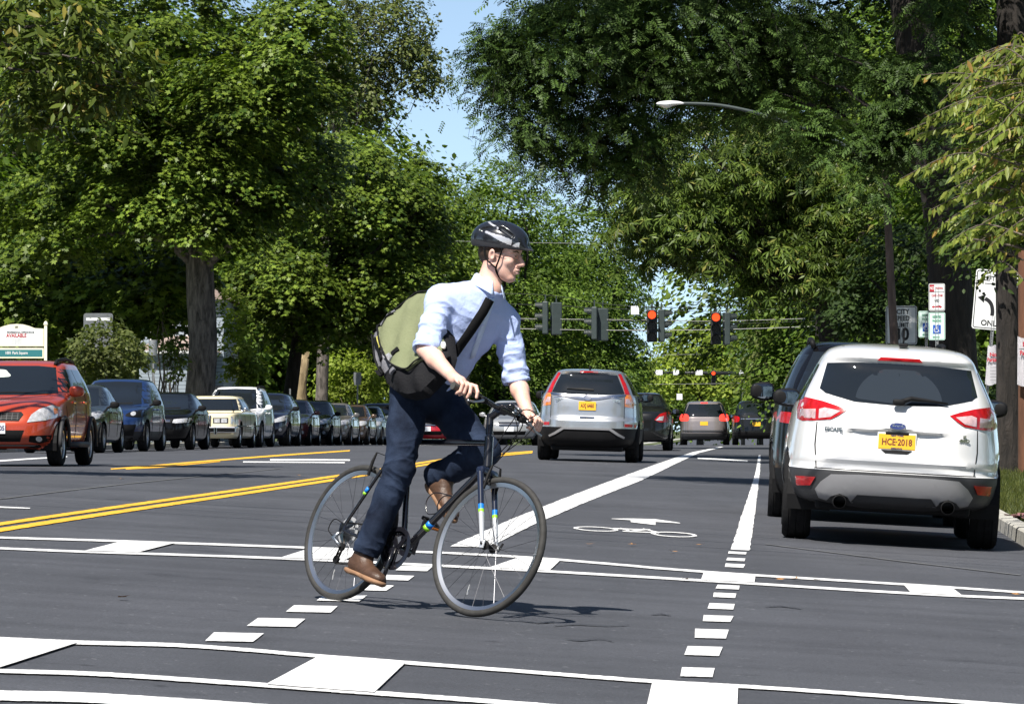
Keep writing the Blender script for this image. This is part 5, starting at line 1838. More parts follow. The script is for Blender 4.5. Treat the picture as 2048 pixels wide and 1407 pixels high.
# unseen trees added round the crossing to darken the cars' reflections and the sky's light
for k, (x, y, s) in enumerate([(-24, 8, 1.2), (-23, 30, 1.1), (-25, 52, 1.2), (-26, 75, 1.2), (-27, 98, 1.1), (19, 6, 1.2), (20, 26, 1.1), (19, 47, 1.2), (24, 68, 1.2), (-46, -22, 1.4), (-28, -34, 1.4), (-14, -44, 1.5), (0, -50, 1.5), (13, -46, 1.5), (26, -36, 1.4), (40, -22, 1.4), (-52, 0, 1.3), (42, 4, 1.3)]):
    t = thing('park_tree', 'unseen park tree added round the crossing to darken reflections and skylight', 'tree', (x, y, -.2), (0, 0, k * 1.7), 'unseen trees added round the crossing')
    t.scale = (s, s, s)
    link('crown', protos[k % 3], None, t)
    link('trunk', tm, None, t)
# ---------------------------------------------------------------- the bicycle (x forward, y to the rider's left, z up, origin at the rear contact)
PSI, LEAN, STEER = math.radians(50), math.radians(16), math.radians(8)
D0 = 20.9
X0 = (668 - 1024) / F * D0
WB = 1.06
_z0 = gz(X0, D0)
_z1 = gz(X0 + WB * math.cos(PSI), D0 - WB * math.sin(PSI))
PITCH = math.atan2(_z0 - _z1, WB)
ROOT_ROT = Euler((-LEAN, PITCH, -PSI), 'XYZ')
ROOT_LOC = Vector((X0, D0, _z0 + .004))
ROOT_M = Matrix.Translation(ROOT_LOC) @ ROOT_ROT.to_matrix().to_4x4()
ROOT_I = ROOT_M.inverted()

bike = thing('bicycle', 'black city bicycle with blue and green bands ridden by the man in the blue shirt', 'bicycle', ROOT_LOC, ROOT_ROT)
M_FRAME = mat('black_bicycle_enamel', (0.008, 0.008, 0.011), 0.22, coat=1.0)
M_NAVYF = mat('dark_blue_bicycle_enamel', (0.010, 0.014, 0.032), 0.22, coat=1.0)
M_BLUEB = mat('blue_band', (0.01, 0.18, 0.62), 0.35)
M_GREENB = mat('lime_band', (0.28, 0.62, 0.03), 0.35)
M_ALU = mat('brushed_aluminium', (0.55, 0.56, 0.58), 0.28, metal=1.0)
M_RIMG = mat('rim_aluminium', (0.56, 0.57, 0.60), 0.3, metal=1.0)
M_STEEL = mat('spoke_steel', (0.10, 0.10, 0.11), 0.35, metal=0.8)
M_RUBBER = mat('bicycle_tyre_rubber', (0.030, 0.029, 0.028), 0.75, var=0.25, vscale=30)
M_GRIP = mat('grip_rubber', (0.05, 0.052, 0.05), 0.7)
M_CHAIN = mat('oiled_chain', (0.06, 0.055, 0.05), 0.4, metal=0.8)
M_FORKLOW = mat('silver_fork_enamel', (0.62, 0.63, 0.66), 0.3, metal=0.4, coat=1.0)
R_W = .345
BB = Vector((.44, 0, .28))
RH = Vector((0, 0, R_W))
FH = Vector((WB, 0, R_W))
H0, H1 = Vector((.912, 0, .725)), Vector((.868, 0, .875))      # head tube
ST = Vector((.265, 0, .85))                                      # top of seat tube
_ax = (H1 - H0).normalized()
SM = Matrix.Translation(H0) @ Matrix.Rotation(STEER, 4, _ax) @ Matrix.Translation(-H0)

bm = bmesh.new()
add_tube(bm, [BB, ST], .0155, 14)
add_tube(bm, [BB + Vector((.01, 0, .01)), H0 + Vector((.0, 0, .015))], .0185, 14)
add_tube(bm, [ST + Vector((0, 0, -.03)), H1 + Vector((0, 0, -.03))], .0155, 14)
add_tube(bm, [H0, H1], .0215, 16)
add_tube(bm, [BB + Vector((0, -.036, 0)), BB + Vector((0, .036, 0))], .022, 14)
for s in (-1, 1):
    add_tube(bm, catmull([BB + Vector((-.03, s * .028, 0)), BB + Vector((-.17, s * .05, .015)), RH + Vector((.02, s * .065, -.005))], 5), [.0105, .0105, .0105, .0105, .010, .010, .009, .009, .009, .009, .008], 10)
    add_tube(bm, catmull([ST + Vector((0, s * .014, -.03)), ST + Vector((-.06, s * .042, -.14)), RH + Vector((.02, s * .065, .02))], 5), .0085, 10)
    add_box(bm, RH + Vector((.012, s * .066, .005)), (.05, .006, .05), bevel=.002)
bmobj('frame', bm, M_FRAME, bike, True, 40)
for s in (-1, 1):
    a, b_ = ST + Vector((-.06, s * .042, -.14)), RH + Vector((.02, s * .065, .02))
    for m_, t0, t1 in ((M_BLUEB, .42, .49), (M_GREENB, .49, .525)):
        bm = bmesh.new()
        add_tube(bm, [a.lerp(b_, t0) + Vector((-.004, s * .004, 0)), a.lerp(b_, t1) + Vector((-.004, s * .004, 0))], .0105, 10)
        bmobj('frame_band', bm, m_, bike, True)
for m_, t0, t1 in ((M_BLUEB, .30, .34), (M_GREENB, .27, .30)):
    bm = bmesh.new()
    add_tube(bm, [BB.lerp(H0, t0), BB.lerp(H0, t1)], .0196, 14)
    bmobj('frame_band', bm, m_, bike, True)


def bike_wheel(centre, steer, label_):
    M = Matrix.Translation(centre)
    if steer:
        M = SM @ M
    bm = bmesh.new()
    add_lathe(bm, [(R_W - .034, -.009), (R_W - .022, -.0125), (R_W - .022 + .004, -.0125), (R_W - .016, -.010), (R_W - .020, 0), (R_W - .016, .010), (R_W - .018, .0125), (R_W - .022, .0125), (R_W - .034, .009), (R_W - .050, .004), (R_W - .052, 0), (R_W - .050, -.004)], 'y', 72, M, True)
    w = bmobj('wheel', bm, M_RIMG, bike, True, 40)
    bm = bmesh.new()
    add_lathe(bm, [(R_W - .017 + .017 * math.sin(a), .0175 * math.cos(a)) for a in np.linspace(0, 2 * PI, 14, endpoint=False)], 'y', 72, M, True)
    bmobj('tyre', bm, M_RUBBER, w, True)
    bm = bmesh.new()
    n = 28
    for k in range(n):
        a = 2 * PI * k / n
        s = 1 if k % 2 else -1
        off = (.55 if (k // 2) % 2 else -.55)
        p0 = Vector((.021 * math.cos(a + off * 2.2), s * .029, .021 * math.sin(a + off * 2.2)))
        p1 = Vector(((R_W - .050) * math.cos(a), 0, (R_W - .050) * math.sin(a)))
        add_tube(bm, [M @ p0, M @ p1], .0011, 5)
    o = bmobj('spokes', bm, M_STEEL, w)
    bm = bmesh.new()
    add_lathe(bm, [(.004, -.055), (.010, -.052), (.012, -.036), (.023, -.032), (.023, -.027), (.013, -.022), (.012, .022), (.023, .027), (.023, .032), (.012, .036), (.010, .052), (.004, .055)], 'y', 20, M)
    add_tube(bm, [M @ Vector((0, -.062, 0)), M @ Vector((0, .072, 0)), M @ Vector((.01, .078, .04))], .0055, 8)
    bmobj('hub', bm, M_BLACK, w, True, 40)
    bm = bmesh.new()
    for q in (1,):
        a = math.radians(-105)
        p0 = Vector((.09 * math.cos(a), .01, .09 * math.sin(a)))
        c = Vector(((R_W - .12) * math.cos(a), .004, (R_W - .12) * math.sin(a)))
        add_box(bm, M @ c, (.006, .006, .05), bevel=.001)
    bmobj('spoke_reflector', bm, M_CLEAR, w)
    return w


bike_wheel(RH, False, 'rear')
bike_wheel(FH, True, 'front')


def steered(bm):
    bmesh.ops.transform(bm, matrix=SM, verts=bm.verts[:])
    return bm


CR = H0 - _ax * .028
bm = bmesh.new()
add_tube(bm, [CR, H1 + _ax * .10], .0145, 14)
add_box(bm, CR, (.045, .125, .04), Matrix.Rotation(-.28, 4, 'Y'), bevel=.012)
for s in (-1, 1):
    c = CR + Vector((.004, s * .052, -.01))
    add_tube(bm, [c, c.lerp(FH + Vector((-.02, s * .052, .05)), .53)], [.0165, .0145], 12)
fk = bmobj('fork', steered(bm), M_NAVYF, bike, True, 40)
for m_, t0, t1, r in ((M_BLUEB, .53, .61, .0150), (M_GREENB, .61, .66, .0146), (M_FORKLOW, .66, 1.0, .0138)):
    for s in (-1, 1):
        bm = bmesh.new()
        c = CR + Vector((.004, s * .052, -.01))
        e = FH + Vector((-.02, s * .052, .05))
        pts = [c.lerp(e, t0), c.lerp(e, t1)]
        rr = [r, r * .96]
        if t1 == 1.0:
            pts += [FH + Vector((-.004, s * .052, .01))]
            rr = [.0140, .0115, .0100]
        add_tube(bm, pts, rr, 12)
        if t1 == 1.0:
            add_box(bm, FH + Vector((0, s * .052, 0)), (.03, .008, .04), bevel=.003)
        bmobj('fork_band' if t1 < 1 else 'fork_leg', steered(bm), m_, fk, True, 40)
# brake arms
for base_, st_, nm in ((CR + Vector((.045, 0, .005)), True, 'front_brake'), (RH + Vector((.08, 0, .375)), False, 'rear_brake')):
    bm = bmesh.new()
    for s in (-1, 1):
        add_tube(bm, [base_ + Vector((0, s * .045, -.09)), base_ + Vector((.004, s * .042, -.02)), base_ + Vector((.004, s * .030, .03))], [.008, .008, .005], 8)
        add_box(bm, base_ + Vector((-.006, s * .028, -.062)), (.055, .012, .014), bevel=.003)
    add_tube(bm, [base_ + Vector((.004, -.03, .03)), base_ + Vector((.004, .035, .03))], .002, 5)
    bmobj('brake', steered(bm) if st_ else bm, M_BLACK, bike, True, 40)

# stem, handlebar, grips, levers, bell, computer
BC = Vector((.900, 0, 1.015))
bm = bmesh.new()
add_tube(bm, [H1 + _ax * .015, H1 + _ax * .115], .018, 14)
add_tube(bm, [H1 + _ax * .10, BC], [.0185, .0165], 12)
add_tube(bm, [BC + Vector((0, -.025, 0)), BC + Vector((0, .025, 0))], .022, 14)
bmobj('stem', steered(bm), M_FRAME, bike, True, 40)


def bar_pt(y):
    t = abs(y)
    return BC + Vector((-.040 * max(0, t - .06) / .24, y, .012 * min(1, max(0, (t - .04) / .1))))


bm = bmesh.new()
add_tube(bm, catmull([bar_pt(y) for y in (-.30, -.2, -.12, -.05, .05, .12, .2, .30)], 4), .0125, 12)
bmobj('handlebar', steered(bm), M_FRAME, bike, True, 40)
for s in (-1, 1):
    bm = bmesh.new()
    a, b_ = bar_pt(s * .195), bar_pt(s * .325)
    add_tube(bm, [a, a.lerp(b_, .5), a.lerp(b_, .93), b_], [.0165, .0165, .0170, .0185], 14)
    bmobj('grip', steered(bm), M_GRIP, bike, True, 40)
    bm = bmesh.new()
    c = bar_pt(s * .165)
    add_tube(bm, [c + Vector((0, -s * .012, 0)), c + Vector((0, s * .012, 0))], .019, 12)
    add_box(bm, c + Vector((.022, -s * .01, -.012)), (.045, .05, .028), bevel=.008)
    bmobj('shifter', steered(bm), M_BLACK, bike, True, 40)
    bm = bmesh.new()
    add_tube(bm, catmull([c + Vector((.04, 0, -.015)), c + Vector((.055, s * .03, -.028)), c + Vector((.050, s * .07, -.045)), c + Vector((.052, s * .115, -.052))], 4), [.008] * 4 + [.006] * 9, 8)
    bmobj('brake_lever', steered(bm), M_ALU, bike, True)
bm = bmesh.new()
bmesh.ops.create_uvsphere(bm, u_segments=16, v_segments=10, radius=.022, matrix=Matrix.Translation(bar_pt(.055) + Vector((0, 0, .03))))
bmobj('bell', steered(bm), M_FRAME, bike, True)
bm = bmesh.new()
add_box(bm, bar_pt(.115) + Vector((.0, 0, .028)), (.045, .035, .026), (0, .4, 0), bevel=.006)
bmobj('front_lamp', steered(bm), M_ALU, bike, True, 40)
# cables looping from the levers
for ya, pts in ((-.12, [(.05, -.12, -.02), (.14, -.09, -.02), (.16, -.02, -.12), (.06, .0, -.26)]), (.12, [(.05, .12, -.02), (.15, .09, -.03), (.15, .02, -.14), (.05, .0, -.24)]), (.1, [(.05, .11, -.02), (.13, .10, .02), (.12, .0, .0), (.05, -.03, -.20)]), (-.1, [(.05, -.11, -.02), (.12, -.05, .01), (.13, .03, -.06), (.04, .03, -.20)])):
    bm = bmesh.new()
    add_tube(bm, catmull([BC + Vector(p) for p in pts], 7), .0026, 6)
    bmobj('cable', steered(bm), M_BLACK, bike, True)
# saddle
bm = bmesh.new()
add_tube(bm, [ST, ST + (ST - BB).normalized() * .09], .0135, 12)
bmobj('seatpost', bm, M_ALU, bike, True)
SD = ST + (ST - BB).normalized() * .115
bm = bmesh.new()
nx, ny = 14, 9
vs = []
for i in range(nx):
    t = i / (nx - 1)
    x = -.13 + .27 * t
    w = .075 * (1 - t) ** .9 + .02
    for j in range(ny):
        u = -1 + 2 * j / (ny - 1)
        vs.append(bm.verts.new(SD + Vector((x, u * w, .02 - .03 * u * u * (1 if abs(u) > .6 else .4) + .012 * (2 * t - 1) ** 2))))
for i in range(nx - 1):
    for j in range(ny - 1):
        k = i * ny + j
        bm.faces.new((vs[k], vs[k + 1], vs[k + ny + 1], vs[k + ny]))
bmesh.ops.solidify(bm, geom=bm.faces[:], thickness=.03)
bmobj('saddle', bm, M_BLACK, bike, True, 50)
# drivetrain on the right (-y)
CA = math.radians(-93)      # right crank, from +x
cd_ = Vector((math.cos(CA), 0, math.sin(CA)))
for r, y, nt_ in ((.098, -.046, 44), (.080, -.040, 36)):
    bm = bmesh.new()
    th = np.linspace(0, 2 * PI, nt_ * 2, endpoint=False)
    o_ = [bm.verts.new(BB + Vector(((r + (.003 if i % 2 else -.003)) * math.cos(a), y, (r + (.003 if i % 2 else -.003)) * math.sin(a)))) for i, a in enumerate(th)]
    i_ = [bm.verts.new(BB + Vector((r * .80 * math.cos(a), y, r * .80 * math.sin(a)))) for a in th]
    for k in range(len(th)):
        q = (k + 1) % len(th)
        bm.faces.new((o_[k], o_[q], i_[q], i_[k]))
    for k in range(5):
        a = CA + 2 * PI * k / 5
        M_ = Matrix.Translation(BB) @ Matrix.Rotation(-a, 4, 'Y')
        for v in add_box(bm, (r * .45, y, 0), (r * .8, .004, .022), bevel=.001):
            v.co = M_ @ v.co
    bmesh.ops.solidify(bm, geom=bm.faces[:], thickness=.003)
    bmobj('chainring', bm, M_FRAME, bike)
bm = bmesh.new()
add_lathe(bm, [(.104, -.054), (.108, -.053), (.108, -.050), (.104, -.049), (.086, -.052), (.086, -.055)], 'y', 40, Matrix.Translation(BB), True)
bmobj('chain_guard', bm, M_FRAME, bike, True, 40)
for s, nm in ((-1, 'r'), (1, 'l')):
    bm = bmesh.new()
    dd = cd_ * (1 if s < 0 else -1)
    add_tube(bm, [BB + Vector((0, s * .058, 0)), BB + dd * .09 + Vector((0, s * .068, 0)), BB + dd * .17 + Vector((0, s * .074, 0))], [.014, .011, .011], 10, flat=.7)
    bmobj('crank_arm', bm, M_FRAME, bike, True)
    bm = bmesh.new()
    c = BB + dd * .17 + Vector((0, s * .125, 0))
    tilt = Matrix.Rotation(.22 if s < 0 else .55, 4, 'Y')
    for q in (-1, 1):
        v_ = add_box(bm, (q * .038, 0, 0), (.016, .085, .018), bevel=.003)
        for v in v_:
            v.co = Matrix.Translation(c) @ tilt @ v.co
    v_ = add_box(bm, (0, 0, 0), (.07, .016, .014), bevel=.003) + add_box(bm, (0, .038, 0), (.07, .008, .012), bevel=.002) + add_box(bm, (0, -.038, 0), (.07, .008, .012), bevel=.002)
    for v in v_:
        v.co = Matrix.Translation(c) @ tilt @ v.co
    add_tube(bm, [c + Vector((0, -s * .052, 0)), c + Vector((0, s * .03, 0))], .006, 8)
    p_ = bmobj('pedal', bm, M_BLACK, bike, True, 40)
    for q in (-1, 1):
        bm = bmesh.new()
        for v in add_box(bm, (q * .047, 0, 0), (.004, .05, .011), bevel=.001):
            v.co = Matrix.Translation(c) @ tilt @ v.co
        bmobj('pedal_reflector', bm, M_AMBER, p_)
bm = bmesh.new()
for k in range(7):
    r = .024 + .0055 * k
    yy = -.050 + .0042 * k
    add_lathe(bm, [(.016, yy), (r, yy), (r, yy + .0018), (.016, yy + .0018)], 'y', 26, Matrix.Translation(RH), True)
bmobj('cassette', bm, M_ALU, bike)
bm = bmesh.new()
add_lathe(bm, [(.02, -.020), (.072, -.020), (.074, -.018), (.02, -.018)], 'y', 30, Matrix.Translation(RH), True)
bmobj('spoke_guard', bm, mat('clear_plastic_disc', (.45, .46, .48), .25, alpha=.45), bike, True, 40)
bm = bmesh.new()
J1, J2 = RH + Vector((.02, -.048, -.085)), RH + Vector((.0, -.048, -.150))
add_tube(bm, [RH + Vector((.005, -.07, -.02)), RH + Vector((-.03, -.074, -.045)), RH + Vector((.0, -.066, -.07)), J1], [.010, .013, .012, .008], 10)
bmobj('derailleur', bm, M_ALU, bike, True)
bm = bmesh.new()
for j in (J1, J2):
    add_lathe(bm, [(.003, -.006), (.020, -.006), (.022, 0), (.020, .006), (.003, .006)], 'y', 16, Matrix.Translation(j))
for s in (-.009, .009):
    add_tube(bm, [J1 + Vector((0, s, 0)), J2 + Vector((0, s, 0))], .006, 8, flat=.4)
bmobj('derailleur_cage', bm, M_BLACK, bike, True, 40)
bm = bmesh.new()
add_tube(bm, [BB + Vector((0, -.046, .098)), RH + Vector((.0, -.042, .040))], .0042, 6)
add_tube(bm, [RH + Vector((-.0, -.042, -.02)), J1 + Vector((.02, 0, 0)), J2 + Vector((-.02, 0, -.005)), J2 + Vector((.01, 0, -.02)), BB + Vector((0, -.046, -.098))], .0042, 6)
bmobj('chain', bm, M_CHAIN, bike, True)
bm = bmesh.new()
dn = (H0 - BB).normalized()
up_ = Vector((-dn.z, 0, dn.x))
for s in (-1, 1):
    a = BB.lerp(H0, .42)
    add_tube(bm, catmull([a + up_ * .022, a + up_ * .03 + Vector((0, s * .035, 0)) - dn * .03, a + up_ * .095 + Vector((0, s * .036, 0)) - dn * .01, a + up_ * .10 + Vector((0, s * .03, 0)) + dn * .05, a + up_ * .03 + Vector((0, s * .012, 0)) + dn * .12, a + up_ * .02 + dn * .13], 5), .003, 6)
bmobj('bottle_cage', bm, M_FRAME, bike, True)
bm = bmesh.new()
add_tube(bm, catmull([RH + Vector((-.03, -.072, -.045)), RH + Vector((-.085, -.075, -.01)), RH + Vector((-.06, -.072, .045)), RH + Vector((.03, -.068, .02))], 7), .0028, 6)
bmobj('cable', bm, M_BLACK, bike, True)
# ---------------------------------------------------------------- the cyclist, grown from blended solids
class Field:
    """signed distance on a grid; solids are blended into it and its surface is meshed once"""

    def __init__(self, lo, hi, h):
        self.lo, self.h = np.array(lo, np.float32), h
        self.n = np.ceil((np.array(hi) - np.array(lo)) / h).astype(int) + 1
        self.a = np.full(self.n, .5, np.float32)

    def _box(self, lo, hi):
        i0 = np.maximum(np.floor((np.array(lo) - self.lo) / self.h).astype(int), 0)
        i1 = np.minimum(np.ceil((np.array(hi) - self.lo) / self.h).astype(int) + 1, self.n)
        sl = tuple(slice(a, max(a, b_)) for a, b_ in zip(i0, i1))
        g = [self.lo[k] + self.h * np.arange(sl[k].start, sl[k].stop, dtype=np.float32) for k in range(3)]
        return sl, np.meshgrid(*g, indexing='ij')

    def blend(self, sl, d, k, sub=False):
        a = self.a[sl]
        if sub:
            d = -d
            h = np.clip(.5 + .5 * (d - a) / k, 0, 1)
            self.a[sl] = a * (1 - h) + d * h + k * h * (1 - h)
        else:
            h = np.clip(.5 + .5 * (d - a) / k, 0, 1)
            self.a[sl] = d * (1 - h) + a * h - k * h * (1 - h)

    def cone(self, a, b_, r0, r1, k=.02, sub=False, flat=None):
        """limb from a to b tapering r0 to r1; flat = (axis, factor) squeezes the cross-section along an axis"""
        a, b_ = np.array(a, np.float32), np.array(b_, np.float32)
        R = max(r0, r1) * (1 if not flat else max(1, 1 / flat[1])) + k + .03
        sl, (X, Y, Z) = self._box(np.minimum(a, b_) - R, np.maximum(a, b_) + R)
        ba = b_ - a
        t = np.clip(((X - a[0]) * ba[0] + (Y - a[1]) * ba[1] + (Z - a[2]) * ba[2]) / max(float(ba @ ba), 1e-9), 0, 1)
        dx, dy, dz = X - a[0] - t * ba[0], Y - a[1] - t * ba[1], Z - a[2] - t * ba[2]
        if flat:
            ax, f = np.array(flat[0], np.float32), flat[1]
            q = dx * ax[0] + dy * ax[1] + dz * ax[2]
            l = np.sqrt(np.maximum(dx * dx + dy * dy + dz * dz - q * q + (q * f) ** 2, 1e-12))
        else:
            l = np.sqrt(dx * dx + dy * dy + dz * dz)
        self.blend(sl, l - (r0 + (r1 - r0) * t), k, sub)

    def ell(self, c, r, M=None, k=.02, sub=False):
        """ellipsoid, M columns are its axes"""
        c, r = np.array(c, np.float32), np.array(r, np.float32)
        M = np.eye(3, dtype=np.float32) if M is None else np.array(M, np.float32)
        ext = np.abs(M) @ r + k + .03
        sl, (X, Y, Z) = self._box(c - ext, c + ext)
        P = [X - c[0], Y - c[1], Z - c[2]]
        q = [P[0] * M[0, i] + P[1] * M[1, i] + P[2] * M[2, i] for i in range(3)]
        k0 = np.sqrt(sum((q[i] / r[i]) ** 2 for i in range(3)) + 1e-12)
        k1 = np.sqrt(sum((q[i] / r[i] ** 2) ** 2 for i in range(3)) + 1e-12)
        self.blend(sl, k0 * (k0 - 1) / k1, k, sub)

    def half(self, c, n, k=.004, lo=None, hi=None):
        """cut away what lies beyond the plane through c with outward normal n (inside the box lo..hi)"""
        n = np.array(n, np.float32)
        n /= np.linalg.norm(n)
        sl, (X, Y, Z) = self._box(lo if lo is not None else self.lo, hi if hi is not None else self.lo + self.h * self.n)
        d = (X - c[0]) * n[0] + (Y - c[1]) * n[1] + (Z - c[2]) * n[2]
        self.a[sl] = np.maximum(self.a[sl], d)

    def mesh(self, name):
        a = self.a
        a[0], a[-1] = .5, .5
        a[:, 0], a[:, -1] = .5, .5
        a[:, :, 0], a[:, :, -1] = .5, .5
        s = a < 0
        nx, ny, nz = a.shape
        c = np.zeros((nx - 1, ny - 1, nz - 1), np.int8)
        for i in (0, 1):
            for j in (0, 1):
                for k in (0, 1):
                    c += s[i:nx - 1 + i, j:ny - 1 + j, k:nz - 1 + k]
        act = np.argwhere((c > 0) & (c < 8))
        idx = np.full(c.shape, -1, np.int32)
        idx[act[:, 0], act[:, 1], act[:, 2]] = np.arange(len(act))
        cor = np.array([[i, j, k] for i in (0, 1) for j in (0, 1) for k in (0, 1)])
        val = np.stack([a[act[:, 0] + o[0], act[:, 1] + o[1], act[:, 2] + o[2]] for o in cor], 1)
        sm = np.zeros((len(act), 3))
        ct = np.zeros(len(act))
        for p in range(8):
            for q in range(p + 1, 8):
                if np.abs(cor[p] - cor[q]).sum() != 1:
                    continue
                m = (val[:, p] < 0) != (val[:, q] < 0)
                t = val[:, p] / np.where(m, val[:, p] - val[:, q], 1)
                pt = cor[p] + (cor[q] - cor[p])[None, :] * t[:, None]
                sm[m] += pt[m]
                ct[m] += 1
        V = self.lo + self.h * (act + sm / ct[:, None])
        Q = []
        for ax in range(3):
            sh = [slice(None)] * 3
            s0, s1 = list(sh), list(sh)
            s0[ax], s1[ax] = slice(0, -1), slice(1, None)
            e = np.argwhere(s[tuple(s0)] != s[tuple(s1)])
            u, v = [(1, 2), (2, 0), (0, 1)][ax]
            e = e[(e[:, u] > 0) & (e[:, v] > 0)]
            du, dv = np.zeros(3, int), np.zeros(3, int)
            du[u], dv[v] = 1, 1
            g = lambda w: idx[w[:, 0], w[:, 1], w[:, 2]]
            f = np.stack([g(e - du - dv), g(e - dv), g(e), g(e - du)], 1)
            fl = s[e[:, 0], e[:, 1], e[:, 2]]
            f[~fl] = f[~fl][:, ::-1]
            Q.append(f)
        Q = np.concatenate(Q)
        Q = Q[(Q >= 0).all(1)]
        me = bpy.data.meshes.new(name)
        me.vertices.add(len(V))
        me.vertices.foreach_set('co', V.astype(np.float32).reshape(-1))
        me.loops.add(len(Q) * 4)
        me.loops.foreach_set('vertex_index', Q.reshape(-1).astype(np.int32))
        me.polygons.add(len(Q))
        me.polygons.foreach_set('loop_start', (np.arange(len(Q)) * 4).astype(np.int32))
        me.polygons.foreach_set('loop_total', np.full(len(Q), 4, np.int32))
        me.polygons.foreach_set('use_smooth', np.ones(len(Q), bool))
        me.update(calc_edges=True)
        return me


def displace(me, fn):
    """push vertices along their normals by fn(points)"""
    n = len(me.vertices)
    co = np.zeros(n * 3, np.float32)
    me.vertices.foreach_get('co', co)
    no = np.zeros(n * 3, np.float32)
    me.vertices.foreach_get('normal', no)
    co, no = co.reshape(-1, 3), no.reshape(-1, 3)
    co = co + no * fn(co, no)[:, None]
    me.vertices.foreach_set('co', co.astype(np.float32).reshape(-1))
    me.update()


def vnoise(p, scale, seed=0):
    """smooth value noise, -1..1"""
    q = p * scale + seed * 17.31
    i = np.floor(q).astype(np.int64)
    f = q - i
    f = f * f * (3 - 2 * f)

    def hsh(a):
        n = (a[:, 0] * 374761393 + a[:, 1] * 668265263 + a[:, 2] * 2147483647 + seed * 1274126177) & 0x7fffffff
        n = ((n ^ (n >> 13)) * 1274126177) & 0x7fffffff
        return ((n ^ (n >> 16)) & 0xffff) / 32767.5 - 1
    out = 0
    for a in (0, 1):
        for b_ in (0, 1):
            for c in (0, 1):
                w = (f[:, 0] if a else 1 - f[:, 0]) * (f[:, 1] if b_ else 1 - f[:, 1]) * (f[:, 2] if c else 1 - f[:, 2])
                out = out + w * hsh(i + np.array([a, b_, c]))
    return out


def creases(p, M, scale, seed):
    """ridged folds: coordinates stretched along the fold direction by M"""
    q = p @ M
    w = np.stack([vnoise(p, 9, seed + k) for k in range(3)], 1) * .035
    r = 1 - np.abs(vnoise(q + w, scale, seed))
    r2 = 1 - np.abs(vnoise(q + w * 1.5, scale * 2.1, seed + 5))
    return (r ** 2 - .45) + .45 * (r2 ** 2 - .45)


def axes(fwd, left=(0, 1, 0)):
    f = np.array(fwd, float)
    f /= np.linalg.norm(f)
    l = np.array(left, float)
    l -= f * (l @ f)
    l /= np.linalg.norm(l)
    return np.stack([f, l, np.cross(f, l)], 1)      # columns: forward, left, up


def skin_material():
    m = bpy.data.materials.new('skin')
    m.use_nodes = True
    nt = m.node_tree
    b = nt.nodes['Principled BSDF']
    tc = nt.nodes.new('ShaderNodeTexCoord')
    n = nt.nodes.new('ShaderNodeTexNoise')
    nset(n, Scale=16.0, Detail=4.0)
    nt.links.new(tc.outputs['Object'], n.inputs['Vector'])
    r = nt.nodes.new('ShaderNodeValToRGB')
    r.color_ramp.elements[0].position, r.color_ramp.elements[1].position = .35, .7
    r.color_ramp.elements[0].color = (0.66, 0.38, 0.30, 1)
    r.color_ramp.elements[1].color = (0.74, 0.48, 0.40, 1)
    nt.links.new(n.outputs['Fac'], r.inputs['Fac'])
    nt.links.new(r.outputs[0], b.inputs['Base Color'])
    nset(b, Roughness=0.5)
    b.inputs['Subsurface Weight'].default_value = 0.12
    b.inputs['Subsurface Radius'].default_value = (0.012, 0.005, 0.003)
    b.inputs['Subsurface Scale'].default_value = 1.0
    return m


M_SKIN = skin_material()
person = thing('person', 'man in pale blue shirt, jeans and black helmet riding a bicycle across the street', 'person', ROOT_LOC, ROOT_ROT)

# joints in the bicycle's own axes
SHR, SHL = np.array([.492, -.188, 1.490]), np.array([.550, .185, 1.490])
ELR, ELL_ = np.array([.553, -.258, 1.225]), np.array([.615, .285, 1.235])
BARM = lambda y: np.array(SM @ bar_pt(y))
GR, GLh = BARM(-.265), BARM(.265)
WRR, WRL = GR + np.array([-.070, -.006, .050]), GLh + np.array([-.062, .008, .058])
HIPR, HIPL = np.array([.30, -.09, 1.05]), np.array([.30, .09, 1.06])
KNR, KNL = np.array([.405, -.118, .655]), np.array([.685, .150, .835])
ANR, ANL = np.array([.325, -.130, .225]), np.array([.372, .128, .674])
NECK = np.array([.600, .0, 1.605])
# the head is turned towards where he looks, upright in the world
hw = Euler((0, math.radians(9), -math.radians(21)), 'XYZ').to_matrix()
HM = np.array(ROOT_ROT.to_matrix().inverted() @ hw)
_hc = ROOT_I @ at(1000, 510, D0 - .68 * math.sin(PSI) + .48 * math.cos(PSI))
HCn = np.array(_hc)


def hp(p):
    return HCn + HM @ np.array(p)


S = 1.02
fld = Field((.16, -.40, .10), (1.10, .40, 1.96), .0036)
# core under the clothes
fld.cone((.30, 0, 1.08), (.50, 0, 1.42), .09, .10, .03)
fld.cone((.50, 0, 1.42), NECK, .09, .06, .03)
for sh, el, wr in ((SHR, ELR, WRR), (SHL, ELL_, WRL)):
    fld.cone((.50, 0, 1.46), sh, .06, .045, .02)
    fld.cone(sh, el, .045, .041, .02)
    mid = el + (wr - el) * .33
    fld.cone(el, mid, .043, .043, .015)
    fld.cone(mid, wr, .042, .0275, .02)
for hpj, kn, an in ((HIPR, KNR, ANR), (HIPL, KNL, ANL)):
    fld.cone((.30, 0, 1.08), hpj, .07, .06, .02)
    fld.cone(hpj, kn, .06, .05, .02)
    fld.cone(kn, an, .05, .034, .02)
